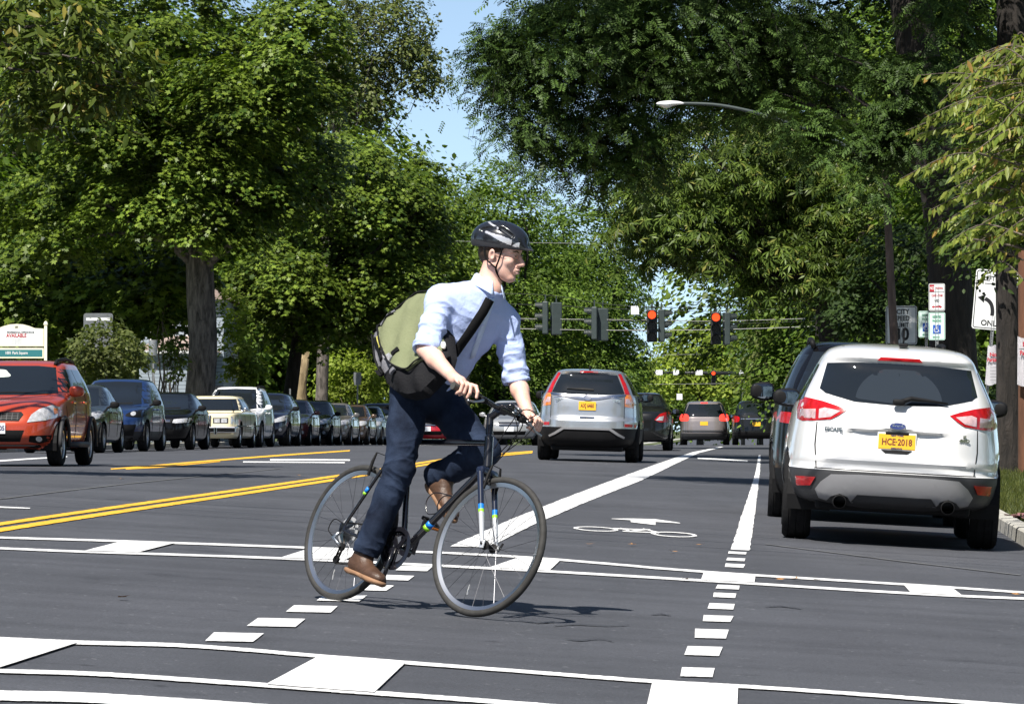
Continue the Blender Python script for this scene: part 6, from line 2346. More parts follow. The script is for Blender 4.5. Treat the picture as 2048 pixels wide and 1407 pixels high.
# hands: palm, four bent fingers, thumb
for G, wr, s, point in ((GR, WRR, -1, True), (GLh, WRL, 1, False)):
    bd = BARM(s * .3) - BARM(s * .2)
    bd /= np.linalg.norm(bd)                    # outwards along the bar
    fw = np.array([1, 0, 0]) - bd * bd[0]
    fw /= np.linalg.norm(fw)
    up = np.cross(fw, bd) * (1 if s > 0 else -1)
    if up[2] < 0:
        up = -up

    def hpnt(f, o, u):
        return G + fw * f + bd * o + up * u
    fld.cone(wr, hpnt(-.030, .0, .040), .026, .027, .015)
    A = np.stack([fw * .86 - up * .5, bd, up * .86 + fw * .5], 1)
    A /= np.linalg.norm(A, axis=0)
    fld.ell(hpnt(-.018, .0, .034), (.043, .041, .017), A, .012)
    for i, o in enumerate((-.033, -.011, .011, .031)):
        L = (1.0, 1.06, 1.0, .82)[i]
        K = hpnt(.010, o, .036)
        if i == 0 and point:
            P1, P2, P3 = hpnt(.048, o - .006, .030), hpnt(.066, o - .010, .004), hpnt(.066, o - .012, -.022)
        elif i == 1 and point:
            P1, P2, P3 = hpnt(.046, o, .022), hpnt(.052, o, -.012), hpnt(.040, o, -.034)
        else:
            P1, P2, P3 = hpnt(.010 + .031 * L, o, .018), hpnt(.010 + .026 * L, o, -.018), hpnt(.004, o, -.029)
        fld.cone(K, P1, .0105, .0095, .006)
        fld.cone(P1, P2, .0095, .0087, .003)
        fld.cone(P2, P3, .0087, .0075, .003)
    fld.cone(hpnt(-.022, -.030, .022), hpnt(-.004, -.055, .016), .0135, .0105, .008)
    fld.cone(hpnt(-.004, -.055, .016), hpnt(.026, -.066, .012 if point else .0), .0105, .008, .004)
# neck and head
fld.cone(NECK - np.array([.03, 0, .02]), hp((-.022, 0, -.055)), .060, .056, .02)
I3 = HM
H_ = lambda c, r, k=.015, sub=False: fld.ell(hp(np.array(c) * S), np.array(r) * S, I3, k, sub)
HC_ = lambda a, b_, r0, r1, k=.01, sub=False: fld.cone(hp(np.array(a) * S), hp(np.array(b_) * S), r0 * S, r1 * S, k, sub)
H_((-.010, 0, .032), (.096, .074, .092))
H_((.030, 0, -.040), (.058, .056, .072), .03)
for s in (-1, 1):
    HC_((-.004, s * .050, -.050), (.064, s * .016, -.100), .018, .017, .03)
    H_((.066, s * .038, -.022), (.022, .020, .020), .02)
    HC_((.086, s * .010, .028), (.072, s * .050, .028), .010, .009, .012)
    H_((.096, s * .032, .008), (.016, .016, .011), .010, True)
    H_((.079, s * .031, .007), (.013, .013, .0125), .003)
    H_((.104, s * .012, -.034), (.011, .008, .008), .006)
    # ear
    A = HM @ np.array(Euler((s * -.25, .25, s * .30)).to_matrix())
    fld.ell(hp((-.012, s * .079, -.004)), (.020, .0095, .032), A, .006)
    fld.ell(hp((-.006, s * .090, -.002)), (.010, .008, .017), A, .005, True)
H_((.070, 0, -.102), (.022, .026, .017), .014)
H_((.062, 0, .045), (.036, .055, .035), .03)
HC_((.092, 0, .016), (.122, 0, -.026), .0085, .0115, .012)
H_((.118, 0, -.030), (.012, .012, .009), .006)
H_((.090, 0, -.060), (.016, .026, .022), .015)
H_((.105, 0, -.058), (.008, .020, .0055), .005)
H_((.102, 0, -.073), (.008, .017, .006), .006)
H_((.112, 0, -.0655), (.012, .024, .0022), .003, True)
H_((.096, 0, -.085), (.008, .018, .005), .006, True)
me = fld.mesh('body')
body = link('body', me, M_SKIN, person, True)
sm_ = body.modifiers.new('smooth', 'SMOOTH')
sm_.factor, sm_.iterations = .4, 2
# eyes, brows
M_EYE = mat('eye', (.04, .03, .025), .1)
M_HAIR = mat('brown_hair', (.055, .030, .016), .6, var=.4, vscale=60, bump=.5, bscale=120)
for s in (-1, 1):
    bm = bmesh.new()
    bmesh.ops.create_uvsphere(bm, u_segments=12, v_segments=8, radius=.0062)
    for v in bm.verts:
        v.co = Vector(hp(np.array((.0905 + v.co.x * .5, s * .031 + v.co.y, .007 + v.co.z * .7)) * S))
    bmobj('eye', bm, M_EYE, person, True)
    bm = bmesh.new()
    add_tube(bm, catmull([hp(np.array(p) * S) for p in ((.097, s * .014, .024), (.094, s * .034, .030), (.080, s * .052, .025))], 5), .0042, 6)
    bmobj('eyebrow', bm, M_HAIR, person, True)
# hair below the helmet
hf = Field(HCn - .16, HCn + .16, .0032)
hf.ell(hp((-.014, 0, .034)), (.101, .080, .096), HM, .01)
hf.cone(hp((-.082, 0, -.01)), hp((-.072, 0, -.045)), .026, .014, .02)
for s in (-1, 1):
    hf.cone(hp((.022, s * .068, .03)), hp((.020, s * .066, -.012)), .012, .007, .01)
    hf.ell(hp((.016, s * .082, -.012)), (.030, .03, .026), HM, .004, True)
hf.ell(hp((.075, 0, -.015)), (.075, .12, .060), HM, .01, True)
hf.ell(hp((.0, 0, -.09)), (.075, .055, .075), HM, .01, True)
hf.half(hp((0, 0, .06)), HM @ np.array([0, 0, 1]))
link('hair', hf.mesh('hair'), M_HAIR, person, True)

# helmet
M_HEL = mat('helmet_black', (.012, .013, .017), .22, coat=1.0)
M_HELG = mat('helmet_grey_foam', (.035, .036, .040), .45)
M_HELS = mat('helmet_silver', (.62, .62, .66), .25, metal=.5, coat=1.0)
he = Field(HCn - .24, HCn + .24, .0032)
he.ell(hp((-.010, 0, .070)), (.148, .099, .098), HM, .01)
he.cone(hp((.10, -.03, .052)), hp((.155, -.018, .040)), .022, .010, .03)
he.cone(hp((.10, .03, .052)), hp((.155, .018, .040)), .022, .010, .03)
he.cone(hp((-.11, 0, .03)), hp((-.125, 0, -.002)), .035, .022, .03)
he.half(hp((.0, 0, .034)), HM @ np.array([.05, 0, -1.0]))
he.ell(hp((-.010, 0, .02)), (.108, .083, .105), HM, .006, True)
for y0 in (-.070, -.026, .026, .070):
    for x0, x1, z0, z1 in ((.075, .015, .125, .155), (-.015, -.085, .160, .135)):
        zz = -.0035 * abs(y0) / .01
        sy = 1.0 + .12 * (x0 < .02)
        he.cone(hp((x0, y0 * sy, z0 + zz)), hp((x1, y0 * 1.05, z1 + zz)), .010, .013, .006, True)
hm = he.mesh('helmet')
for m_ in (M_HEL, M_HELG, M_HELS):
    hm.materials.append(m_)
n = len(hm.polygons)
ct = np.zeros(n * 3, np.float32)
hm.polygons.foreach_get('center', ct)
q = (ct.reshape(-1, 3) - HCn) @ HM
mi = np.zeros(n, np.int32)
zb = .052 + .06 * np.clip(-q[:, 0] - .02, 0, .1)
mi[q[:, 2] < zb] = 1
rad = np.sqrt((q[:, 0] / .148) ** 2 + (q[:, 1] / .099) ** 2 + ((q[:, 2] - .070) / .098) ** 2)
st1 = (np.abs(q[:, 2] - (.082 - .25 * (q[:, 0] - .03))) < .006 + .13 * np.clip(q[:, 0] + .03, 0, .06)) & (q[:, 0] > -.06) & (q[:, 0] < .115) & (np.abs(q[:, 1]) > .045)
st2 = (np.abs(q[:, 2] - (.118 - .35 * (q[:, 0] - .03))) < .004) & (q[:, 0] > -.09) & (q[:, 0] < .10) & (np.abs(q[:, 1]) > .03)
mi[(st1 | st2) & (rad > .96) & (mi == 0)] = 2
hm.polygons.foreach_set('material_index', mi)
helmet = link('helmet', hm, None, person, True)
M_STRAP = mat('black_webbing', (.007, .007, .008), .85, spec=.15, bump=.3, bscale=300)
bm = bmesh.new()
for s in (-1, 1):
    for pts in ([(.040, s * .082, .045), (.030, s * .083, -.02), (.018, s * .072, -.07), (.035, s * .035, -.112), (.05, 0, -.126)], [(-.055, s * .084, .03), (-.038, s * .090, -.02), (-.005, s * .082, -.048), (.016, s * .073, -.062)]):
        add_tube(bm, catmull([hp(p) for p in pts], 5), .0055, 8, flat=.5)
add_tube(bm, [hp((.045, .0, -.122)), hp((.050, -.010, -.16)), hp((.047, -.012, -.178))], [.007, .006, .006], 8)
bmobj('chin_strap', bm, M_STRAP, helmet, True)
# glasses
M_WIRE = mat('thin_glasses_wire', (.25, .25, .26), .3, metal=1.0)
M_LENS = mat('spectacle_lens', (.9, .93, .95), .02, trans=1.0, alpha=.25)
bm = bmesh.new()
lens = bmesh.new()
for s in (-1, 1):
    ring = [hp(np.array((.104 - .012 * abs(math.cos(a)) * (1 if s * math.cos(a) > 0 else .2), s * .033 + .021 * math.cos(a), .004 + .014 * math.sin(a))) * S) for a in np.linspace(0, 2 * PI, 18, endpoint=False)]
    add_tube(bm, ring, .0009, 5, closed=True)
    add_tube(bm, [hp((.098, s * .056, .010)), hp((.05, s * .075, .010)), hp((-.01, s * .080, .008))], .0010, 5)
    lens.faces.new([lens.verts.new(p) for p in ring])
add_tube(bm, [hp((.108, -.012, .010)), hp((.112, 0, .013)), hp((.108, .012, .010))], .001, 5)
gl = bmobj('glasses', bm, M_WIRE, person)
bmobj('lenses', lens, M_LENS, gl)

# ---- shirt
def cloth_mat(name, c1, c2, rough=.9, vs=7, bs=45, bump=.25, sheen=.0):
    return mat(name, c1, rough, var=.1, vscale=vs, vcol2=c2, bump=bump, bscale=bs, sheen=sheen, spec=.12)


M_SHIRT = cloth_mat('pale_blue_cotton', (.46, .55, .84), (.41, .50, .80))
M_SHIRTL = cloth_mat('light_blue_collar', (.60, .70, .90), (.55, .66, .88))
M_JEAN = cloth_mat('dark_denim', (.026, .040, .076), (.005, .008, .018), .8, 6, 220, .35, .0)
TA = axes((.60 - .29, 0, 1.56 - 1.09))       # torso axis first, then left, then the back
sf = Field((.06, -.42, .98), (.86, .44, 1.70), .0042)
sf.ell((.315, 0, 1.12), (.13, .155, .112), TA, .02)
sf.ell((.395, 0, 1.24), (.15, .150, .108), TA, .05)
sf.ell((.475, 0, 1.39), (.17, .172, .116), TA, .05)
sf.ell((.525, 0, 1.475), (.10, .19, .095), TA, .05)
sf.cone((.545, 0, 1.50), NECK + np.array([.0, 0, .0]), .085, .062, .05)
for sh, el, s in ((SHR, ELR, -1), (SHL, ELL_, 1)):
    sf.cone(NECK + np.array([-.040, s * .02, -.020]), sh + np.array([-.01, 0, .012]), .066, .062, .05)
    sf.ell(sh + np.array([-.01, -s * .012, -.005]), (.072, .066, .070), None, .05)
    e2 = el + (el - sh) * .04
    sf.cone(sh, sh + (e2 - sh) * .55, .064, .061, .03)
    sf.cone(sh + (e2 - sh) * .5, e2, .061, .057, .02)
    d_ = (el - sh) / np.linalg.norm(el - sh)
    # rolled cuff
    sf.cone(e2 - d_ * .075, e2 - d_ * .01, .061, .0635, .006)
    sf.cone(e2 - d_ * .045, e2 - d_ * .005, .0645, .066, .004)
    # the opening of the sleeve
    sf.half(e2, d_, lo=e2 - .13, hi=e2 + .13)
    sf.cone(e2 - d_ * .02, e2 + d_ * .05, .049, .053, .004, True)
sf.cone(NECK + np.array([.012, 0, .02]), NECK + np.array([.07, 0, .12]), .056, .07, .006, True)
sm = sf.mesh('shirt')


def shirt_folds(p, n):
    out = np.zeros(len(p))
    ax = TA[:, 0]
    t = (p - np.array([.29, 0, 1.09])) @ ax
    arm = np.zeros(len(p))
    for k, (sh, el) in enumerate(((SHR, ELR), (SHL, ELL_))):
        d_ = (el - sh) / np.linalg.norm(el - sh)
        u = (p - sh) @ d_
        w = np.linalg.norm(p - sh - u[:, None] * d_, axis=1)
        m = np.exp(-np.clip(w - .075, 0, 1) / .015) * np.clip((u + .02) / .06, 0, 1) * (np.abs(p[:, 1]) > .14)
        arm = np.maximum(arm, m)
        # folds run slantwise round the sleeve
        A = np.stack([d_ * 1.0, np.array([0, 1, 0]) * .35, np.array([1, 0, 0]) * .30], 1)
        out += m * (.011 * creases(p, A, 17, 3 + k) + .0025 * np.sin(u * 90 + 7 * vnoise(p, 12, k)) * np.clip((u - .16) / .05, 0, 1))
    B = np.stack([ax * .9, np.array([0, 1, 0]) * .55, TA[:, 2] * .4], 1)
    body = 1 - arm
    out += body * (.008 * creases(p, B, 12, 11) * (.55 + .8 * np.exp(-((t - .05) / .12) ** 2)) + .004 * creases(p, np.eye(3) * .8, 16, 23))
    return out


displace(sm, shirt_folds)
shirt = link('shirt', sm, M_SHIRT, person, True)
sm_ = shirt.modifiers.new('smooth', 'SMOOTH')
sm_.factor, sm_.iterations = .5, 3
# collar: a folded band around the neck, open at the front with two points
bm = bmesh.new()
na = axes(hp((-.022, 0, -.055)) - NECK)
NA, NL, NB = na[:, 0], na[:, 1], na[:, 2]      # up the neck, left, back(ward)
if NB[0] > 0:
    NB = -NB
ang = np.linspace(math.radians(20), math.radians(340), 41)
c0 = NECK - np.array([.022, 0, .006])
rings = []
for a in ang:
    fx = math.cos(a)                              # +1 at the front
    dirv = -NB * math.cos(a) + NL * math.sin(a)
    pnt = max(0, fx) ** 3
    bk = (.5 - fx * .5) ** 1.5 * .038
    top = c0 + dirv * .067 + NA * (.054 + bk - .012 * (fx * .5 + .5))
    midp = c0 + dirv * .073 + NA * (.048 + bk - .012 * (fx * .5 + .5))
    low = c0 + dirv * (.092 + .016 * pnt) + NA * (.000 + bk * .8 - .012 * (fx * .5 + .5) - .030 * pnt)
    inn = c0 + dirv * .066 + NA * -.01
    rings.append([bm.verts.new(p) for p in (inn, top, midp, low)])
for a, b_ in zip(rings[:-1], rings[1:]):
    for k in range(3):
        bm.faces.new((a[k], a[k + 1], b_[k + 1], b_[k]))
bmesh.ops.recalc_face_normals(bm, faces=bm.faces[:])
co = bmobj('collar', bm, M_SHIRTL, shirt, True)
so = co.modifiers.new('thick', 'SOLIDIFY')
so.thickness = .004

# ---- jeans
jf = Field((.08, -.36, .16), (.92, .36, 1.26), .0042)
jf.ell((.285, 0, 1.06), (.135, .165, .125), axes((.25, 0, 1)), .02)
jf.cone((.30, 0, 1.08), (.335, 0, 1.165), .115, .120, .03, flat=((0, 1, 0), .75))
for hpj, kn, an, s in ((HIPR, KNR, ANR, -1), (HIPL, KNL, ANL, 1)):
    jf.cone(hpj + np.array([0, 0, .01]), hpj + (kn - hpj) * .5, .098, .086, .04)
    jf.cone(hpj + (kn - hpj) * .45, kn, .087, .070, .03)
    m1 = kn + (an - kn) * .35
    jf.cone(kn, m1, .070, .071, .025)
    jf.cone(m1, an, .070, .062, .02)
    d_ = (an - kn) / np.linalg.norm(an - kn)
    jf.cone(an - d_ * .035, an + d_ * .012, .063, .064, .006)
    jf.half(an + d_ * .005, d_, lo=an - .09, hi=an + .11)
    jf.cone(an - d_ * .02, an + d_ * .05, .050, .054, .004, True)
jm = jf.mesh('jeans')


def jean_folds(p, n):
    out = np.zeros(len(p))
    for k, (hpj, kn, an) in enumerate(((HIPR, KNR, ANR), (HIPL, KNL, ANL))):
        side = np.sign(kn[1])
        on = np.clip((p[:, 1] * side + .01) / .02, 0, 1)
        for j, (a, b_) in enumerate(((hpj, kn), (kn, an))):
            d_ = (b_ - a) / np.linalg.norm(b_ - a)
            L = np.linalg.norm(b_ - a)
            u = (p - a) @ d_
            w = np.linalg.norm(p - a - u[:, None] * d_, axis=1)
            m = on * np.exp(-np.clip(w - .10, 0, 1) / .02) * np.clip(u / .05, 0, 1) * np.clip((L + .03 - u) / .06, 0, 1)
            bend = np.exp(-((u - (L if j == 0 else 0)) / .13) ** 2) + (1.1 * np.exp(-((u - L) / .11) ** 2) if j else .5 * np.exp(-(u / .14) ** 2))
            A = np.stack([d_ * 1.0, np.array([0, 1, 0]) * .40, np.cross(d_, [0, 1, 0]) * .35], 1)
            A2 = np.stack([d_ * .25, np.array([0, 1, 0]) * .9, np.cross(d_, [0, 1, 0]) * .9], 1)
            out += m * (.013 * bend * creases(p, A, 15, 31 + 4 * k + j) + .006 * creases(p, A2, 11, 51 + 4 * k + j))
    return out


displace(jm, jean_folds)
jeans = link('jeans', jm, M_JEAN, person, True)
sm_ = jeans.modifiers.new('smooth', 'SMOOTH')
sm_.factor, sm_.iterations = .5, 2
bm = bmesh.new()
bc = np.array([.340, 0, 1.165])
add_tube(bm, [bc + TA[:, 1] * .158 * math.cos(a) + np.array([1, 0, .25]) * .120 * math.sin(a) for a in np.linspace(0, 2 * PI, 30, endpoint=False)], .016, 8, closed=True, flat=.5)
bmobj('belt', bm, mat('brown_leather_belt', (.09, .045, .025), .5), person, True)

# ---- shoes
M_LEA = mat('brown_leather', (.10, .054, .034), .42, var=.35, vscale=11, vcol2=(.05, .027, .018), bump=.25, bscale=70)
M_SOLE = mat('tan_sole', (.25, .14, .08), .7, var=.2, vscale=20)
for heel, toe, an, s in ((np.array([.225, -.130, .128]), np.array([.508, -.138, .078]), ANR, -1), (np.array([.350, .128, .632]), np.array([.565, .138, .480]), ANL, 1)):
    f = toe - heel
    Lf = np.linalg.norm(f)
    A = axes(f)
    q = lambda x, y, z: heel + A @ np.array([x * Lf, y, z])
    up = Field(np.minimum(heel, toe) - .16, np.maximum(heel, toe) + .2, .0034)
    up.ell(q(.16, 0, .045), (.055, .036, .042), A, .02)
    up.ell(q(.45, 0, .040), (.09, .038, .040), A, .03)
    up.ell(q(.74, .004 * s, .030), (.075, .044, .030), A, .03)
    up.ell(q(.88, .004 * s, .026), (.042, .036, .026), A, .02)
    up.cone(q(.20, 0, .06), an + (an - (KNR if s < 0 else KNL)) * -.06, .042, .045, .03)
    up.cone(q(.42, 0, .058), q(.24, 0, .11), .032, .040, .03)
    up.half(q(.5, 0, .012), -A[:, 2])
    sh = link('shoe', up.mesh('shoe'), M_LEA, person, True)
    so_ = Field(np.minimum(heel, toe) - .1, np.maximum(heel, toe) + .1, .0034)
    for (x, r, y) in ((.12, .036, 0), (.3, .034, 0), (.5, .037, .002 * s), (.72, .046, .004 * s), (.88, .042, .004 * s)):
        so_.ell(q(x, y, .008), (.055, r + .004, .022), A, .02)
    so_.half(q(.5, 0, .018), A[:, 2])
    so_.half(q(.5, 0, -.008), -A[:, 2])
    so_.ell(q(.38, 0, -.014), (.05, .08, .012), A, .01, True)
    link('sole', so_.mesh('sole'), M_SOLE, sh, True)
    bm = bmesh.new()
    for k in range(4):
        x = .36 + .055 * k
        add_tube(bm, [q(x, -.020, .082 - .010 * k), q(x + .01, 0, .094 - .012 * k), q(x, .020, .082 - .010 * k)], .0028, 6)
    bmobj('laces', bm, M_BLACK, sh, True)

# ---------------------------------------------------------------- shoulder bag
from mathutils.bvhtree import BVHTree


def ray_local(px, py):
    o = ROOT_I @ Vector((0, 0, HC))
    p = ROOT_I @ at(px, py, 10)
    return o, (p - o).normalized()


M_BAGG = cloth_mat('olive_green_canvas', (.195, .212, .122), (.16, .178, .10), .85, 6, 90, .3)
M_BAGD = cloth_mat('black_canvas', (.016, .016, .018), (.010, .010, .012), .8, 6, 90, .3)
M_BAGS = cloth_mat('grey_canvas', (.20, .20, .22), (.14, .14, .16), .8, 12, 120, .3)
nrm = Vector((-.10, -.95, .28)).normalized()
BAGC = Vector((.275, -.165, 1.235))
U_ = Vector((0, 0, 1)).cross(nrm).normalized()
V_ = nrm.cross(U_)
bag = thing('shoulder_bag', 'olive green canvas shoulder bag hanging at the back of the cyclist', 'bag', ROOT_LOC, ROOT_ROT)


def to_uv(px, py):
    o, d = ray_local(px, py)
    t = (BAGC - o).dot(nrm) / d.dot(nrm)
    p = o + d * t - BAGC
    return (p.dot(U_), p.dot(V_))


def seg_dist(x, y, P):
    best = 9
    for a, b_ in zip(P, P[1:] + P[:1]):
        ax, ay = b_[0] - a[0], b_[1] - a[1]
        t = max(0, min(1, ((x - a[0]) * ax + (y - a[1]) * ay) / max(ax * ax + ay * ay, 1e-9)))
        best = min(best, math.hypot(x - a[0] - t * ax, y - a[1] - t * ay))
    return best


BO = [to_uv(*p) for p in [(870, 584), (842, 587), (824, 601), (796, 626), (766, 652), (748, 676), (753, 706), (763, 742), (774, 766), (792, 782), (816, 787), (842, 782), (864, 760), (890, 732), (897, 705), (890, 640)]]


def bag_surf(x, y, l, lift=0.0):
    e = seg_dist(x, y, BO)
    q_ = np.array([[x, y, 0.0]])
    h = .042 * (1 - math.exp(-(e / .045) ** 1.3)) + (.016 * float(creases(q_, np.diag([1.0, .45, 1.0]), 9, 77)[0]) + .006 * math.sin(x * 40 + y * 23)) * min(1, e / .04)
    return BAGC + U_ * x + V_ * y + nrm * (h + l)


def bag_part(name, px, material, off, depth, rnd=True, step=.018, parent=None):
    bm = bmesh.new()
    P = [to_uv(*p) for p in px] if not isinstance(px[0][0], float) or px[0][0] > 5 else px
    patch_mesh(bm, P, lambda a, b_, l: bag_surf(a, b_, l), step, off, depth, rnd)
    return bmobj(name, bm, material, parent or bag, True, 60)


bag_part('bag_body', [(870, 584), (842, 587), (824, 601), (796, 626), (766, 652), (748, 676), (753, 706), (763, 742), (774, 766), (792, 782), (816, 787), (842, 782), (864, 760), (890, 732), (897, 705), (890, 640)], M_BAGD, .0, .06, False)
bag_part('flap', [(869, 587), (842, 590), (824, 604), (797, 629), (770, 656), (768, 664), (776, 697), (788, 724), (800, 741), (826, 750), (852, 735), (889, 708), (893, 695), (884, 640)], M_BAGG, .014, .018, False)
bag_part('side_panel', [(752, 676), (767, 661), (773, 690), (786, 720), (797, 735), (772, 752), (757, 726), (751, 700)], M_BAGS, .008, .014)
for px, m_, nm in [([(757, 672), (762, 664), (800, 634), (804, 640)], M_STRAP, 'compression_strap'), ([(772, 657), (800, 628), (806, 634), (776, 662)], M_BAGS, 'webbing'), ([(800, 719), (815, 709), (818, 715), (804, 726)], M_STRAP, 'compression_strap'),
                   ([(785, 727), (796, 719), (805, 727), (792, 735)], M_CLEAR, 'buckle'), ([(768, 686), (772, 685), (778, 706), (774, 708)], mat('yellow_label', (.55, .50, .12), .6), 'label'), ([(758, 748), (770, 739), (777, 752), (765, 757)], M_STRAP, 'compression_strap'),
                   ([(792, 757), (806, 748), (809, 753), (796, 761)], M_BAGS, 'printed_mark'), ([(757, 690), (764, 684), (780, 728), (774, 734)], M_BLACK, 'webbing')]:
    bag_part(nm, px, m_, .022, .012, False)
# piping along the flap and the opening
for px in ([(869, 587), (842, 590), (824, 604), (797, 629), (770, 656), (768, 664), (776, 697), (788, 724), (800, 741), (826, 750), (852, 735), (889, 708)], [(752, 676), (757, 726), (772, 752)]):
    bm = bmesh.new()
    add_tube(bm, catmull([bag_surf(*to_uv(*p), .022) for p in px], 5), .0045, 6)
    bmobj('piping', bm, M_BAGD, bag, True)
# the strap over the chest, lying on the shirt
dgx = bpy.context.evaluated_depsgraph_get()
bmx = bmesh.new()
bmx.from_mesh(sm)
bvh = BVHTree.FromBMesh(bmx)
bmx.free()
mid_px = [(979, 598), (966, 622), (951, 645), (936, 667), (921, 688), (907, 708)]
wid = Vector((.62, 0, .45))
cen = []
for p in mid_px:
    o, d = ray_local(*p)
    hit, nn, i, t = bvh.ray_cast(o, d)
    if hit is not None:
        cen.append((hit, nn if nn.dot(d) < 0 else -nn))
bm = bmesh.new()
rows_ = []
pts = [c[0] for c in cen]
nns = [c[1] for c in cen]
for i, p in enumerate(pts):
    t = (pts[min(i + 1, len(pts) - 1)] - pts[max(i - 1, 0)]).normalized()
    nn = (nns[max(i - 1, 0)] + nns[i] + nns[min(i + 1, len(nns) - 1)]).normalized()
    w = t.cross(nn).normalized()
    rows_.append([bm.verts.new(p + w * (u * .024) + nn * (.012 - .003 * abs(u))) for u in (-1, 0, 1)])
# button band of the shirt
bm2 = bmesh.new()
prev = None
for k in range(9):
    o, d = ray_local(985 - 5.2 * k, 596 + 15 * k)
    hit, nn, i_, t_ = bvh.ray_cast(o, d)
    if hit is None:
        continue
    nn = nn if nn.dot(d) < 0 else -nn
    sd = Vector((.55, .8, .1)).cross(nn).cross(nn).normalized()
    r_ = [bm2.verts.new(hit + sd * (u * .015) + nn * .004) for u in (-1, 1)]
    if prev:
        bm2.faces.new((prev[0], prev[1], r_[1], r_[0]))
    prev = r_
pk = bmobj('button_band', bm2, M_SHIRTL, shirt, True)
so = pk.modifiers.new('thick', 'SOLIDIFY')
so.thickness = .003
# carry on over the left shoulder and down the back to the bag
back = [Vector(SHL) + Vector((-.01, -.085, .085)), Vector(SHL) + Vector((-.09, -.10, .045)), Vector((.33, .05, 1.44)), BAGC + Vector((.0, .06, .16))]
for p in back:
    rows_.insert(0, [bm.verts.new(p + Vector((0, u * .024, 0))) for u in (1, 0, -1)][::-1])
e_ = BAGC + U_ * to_uv(896, 722)[0] + V_ * to_uv(896, 722)[1] + nrm * .02
rows_.append([bm.verts.new(e_ + Vector((.02 * u, 0, .014 * u))) for u in (1, 0, -1)])
for a, b_ in zip(rows_[:-1], rows_[1:]):
    for k in range(2):
        bm.faces.new((a[k], a[k + 1], b_[k + 1], b_[k]))
st = bmobj('strap', bm, M_STRAP, bag, True)
so = st.modifiers.new('thick', 'SOLIDIFY')
so.thickness = .004
bag_part('strap_tag', [(893, 692), (898, 690), (900, 697), (894, 703)], M_STICK, .03, .01, True)
# ---------------------------------------------------------------- signs, signals, lamp, house, small things
M_GALV = mat('galvanised_steel', (.34, .35, .36), .45, metal=.7, var=.2, vscale=12)
M_SIGNW = mat('white_sign_face', (.72, .73, .74), .45, var=.08, vscale=5)
M_SIGNB = mat('black_sign_ink', (.015, .015, .018), .5)
M_SIGNR = mat('red_sign_ink', (.42, .015, .03), .5)
M_SIGNG = mat('green_sign_ink', (.02, .22, .12), .5)
M_SIGNBL = mat('blue_sign_field', (.02, .09, .42), .5)
M_MINT = mat('pale_green_sign_face', (.60, .74, .70), .45)
M_SIGNBK = mat('grey_sign_back', (.17, .18, .19), .5, metal=.4, var=.15)
M_PAPER = mat('white_paper', (.76, .74, .78), .8, var=.05)
M_RUST = bark_material('brown_painted_steel', (.06, .040, .034), (.16, .115, .10), 5, .2)
M_WOODP = bark_material('red_brown_post', (.085, .036, .02), (.15, .065, .035), 6, .3)
M_SIGH = mat('grey_green_signal_housing', (.042, .056, .056), .5, var=.1)
M_SIGHD = mat('dark_signal_housing', (.018, .02, .02), .5)
M_LENSOFF = mat('dark_signal_lens', (.02, .02, .022), .2)
M_LENSRED = mat('lit_red_signal', (.8, .08, .02), .3, emit=(1.0, .055, .012), emit_s=1.5)
M_WIREM = mat('span_wire_steel', (.24, .24, .23), .4, metal=.4)
M_CREAMW = mat('cream_painted_wood', (.82, .78, .60), .55, var=.05)
M_TEAL = mat('teal_sign_panel', (.03, .17, .19), .5)


def rrect(w, h, r, n=5):
    P = []
    for cx, cy, a0 in ((w / 2 - r, h / 2 - r, 0), (-w / 2 + r, h / 2 - r, 90), (-w / 2 + r, -h / 2 + r, 180), (w / 2 - r, -h / 2 + r, 270)):
        for k in range(n + 1):
            a = math.radians(a0 + 90 * k / n)
            P.append((cx + r * math.cos(a), cy + r * math.sin(a)))
    return P


def slab(name, outline, y0, th, material, parent, dx=0, dz=0):
    """flat shape in the xz plane, front at y0 (towards -y), th thick"""
    bm = bmesh.new()
    f = bm.faces.new([bm.verts.new((x + dx, y0, z + dz)) for x, z in outline])
    bmesh.ops.triangulate(bm, faces=[f])
    g = bmesh.ops.extrude_face_region(bm, geom=bm.faces[:])
    for v in g['geom']:
        if isinstance(v, bmesh.types.BMVert):
            v.co.y += th
    return bmobj(name, bm, material, parent)


def border(name, w, h, r, t, y0, material, parent, dx=0, dz=0):
    o, i = rrect(w, h, r), rrect(w - 2 * t, h - 2 * t, max(r - t, .002))
    bm = bmesh.new()
    vo = [bm.verts.new((x + dx, y0, z + dz)) for x, z in o]
    vi = [bm.verts.new((x + dx, y0, z + dz)) for x, z in i]
    n = len(vo)
    for k in range(n):
        bm.faces.new((vo[k], vo[(k + 1) % n], vi[(k + 1) % n], vi[k]))
    return bmobj(name, bm, material, parent)


def letters(s, size, x, z, y0, material, parent, sx=.8, bold=.002):
    return text_obj('lettering', s, size, Matrix.Translation((x, y0, z)) @ Matrix.Rotation(PI / 2, 4, 'X'), material, parent, bold=bold, sx=sx, extrude=.0006)


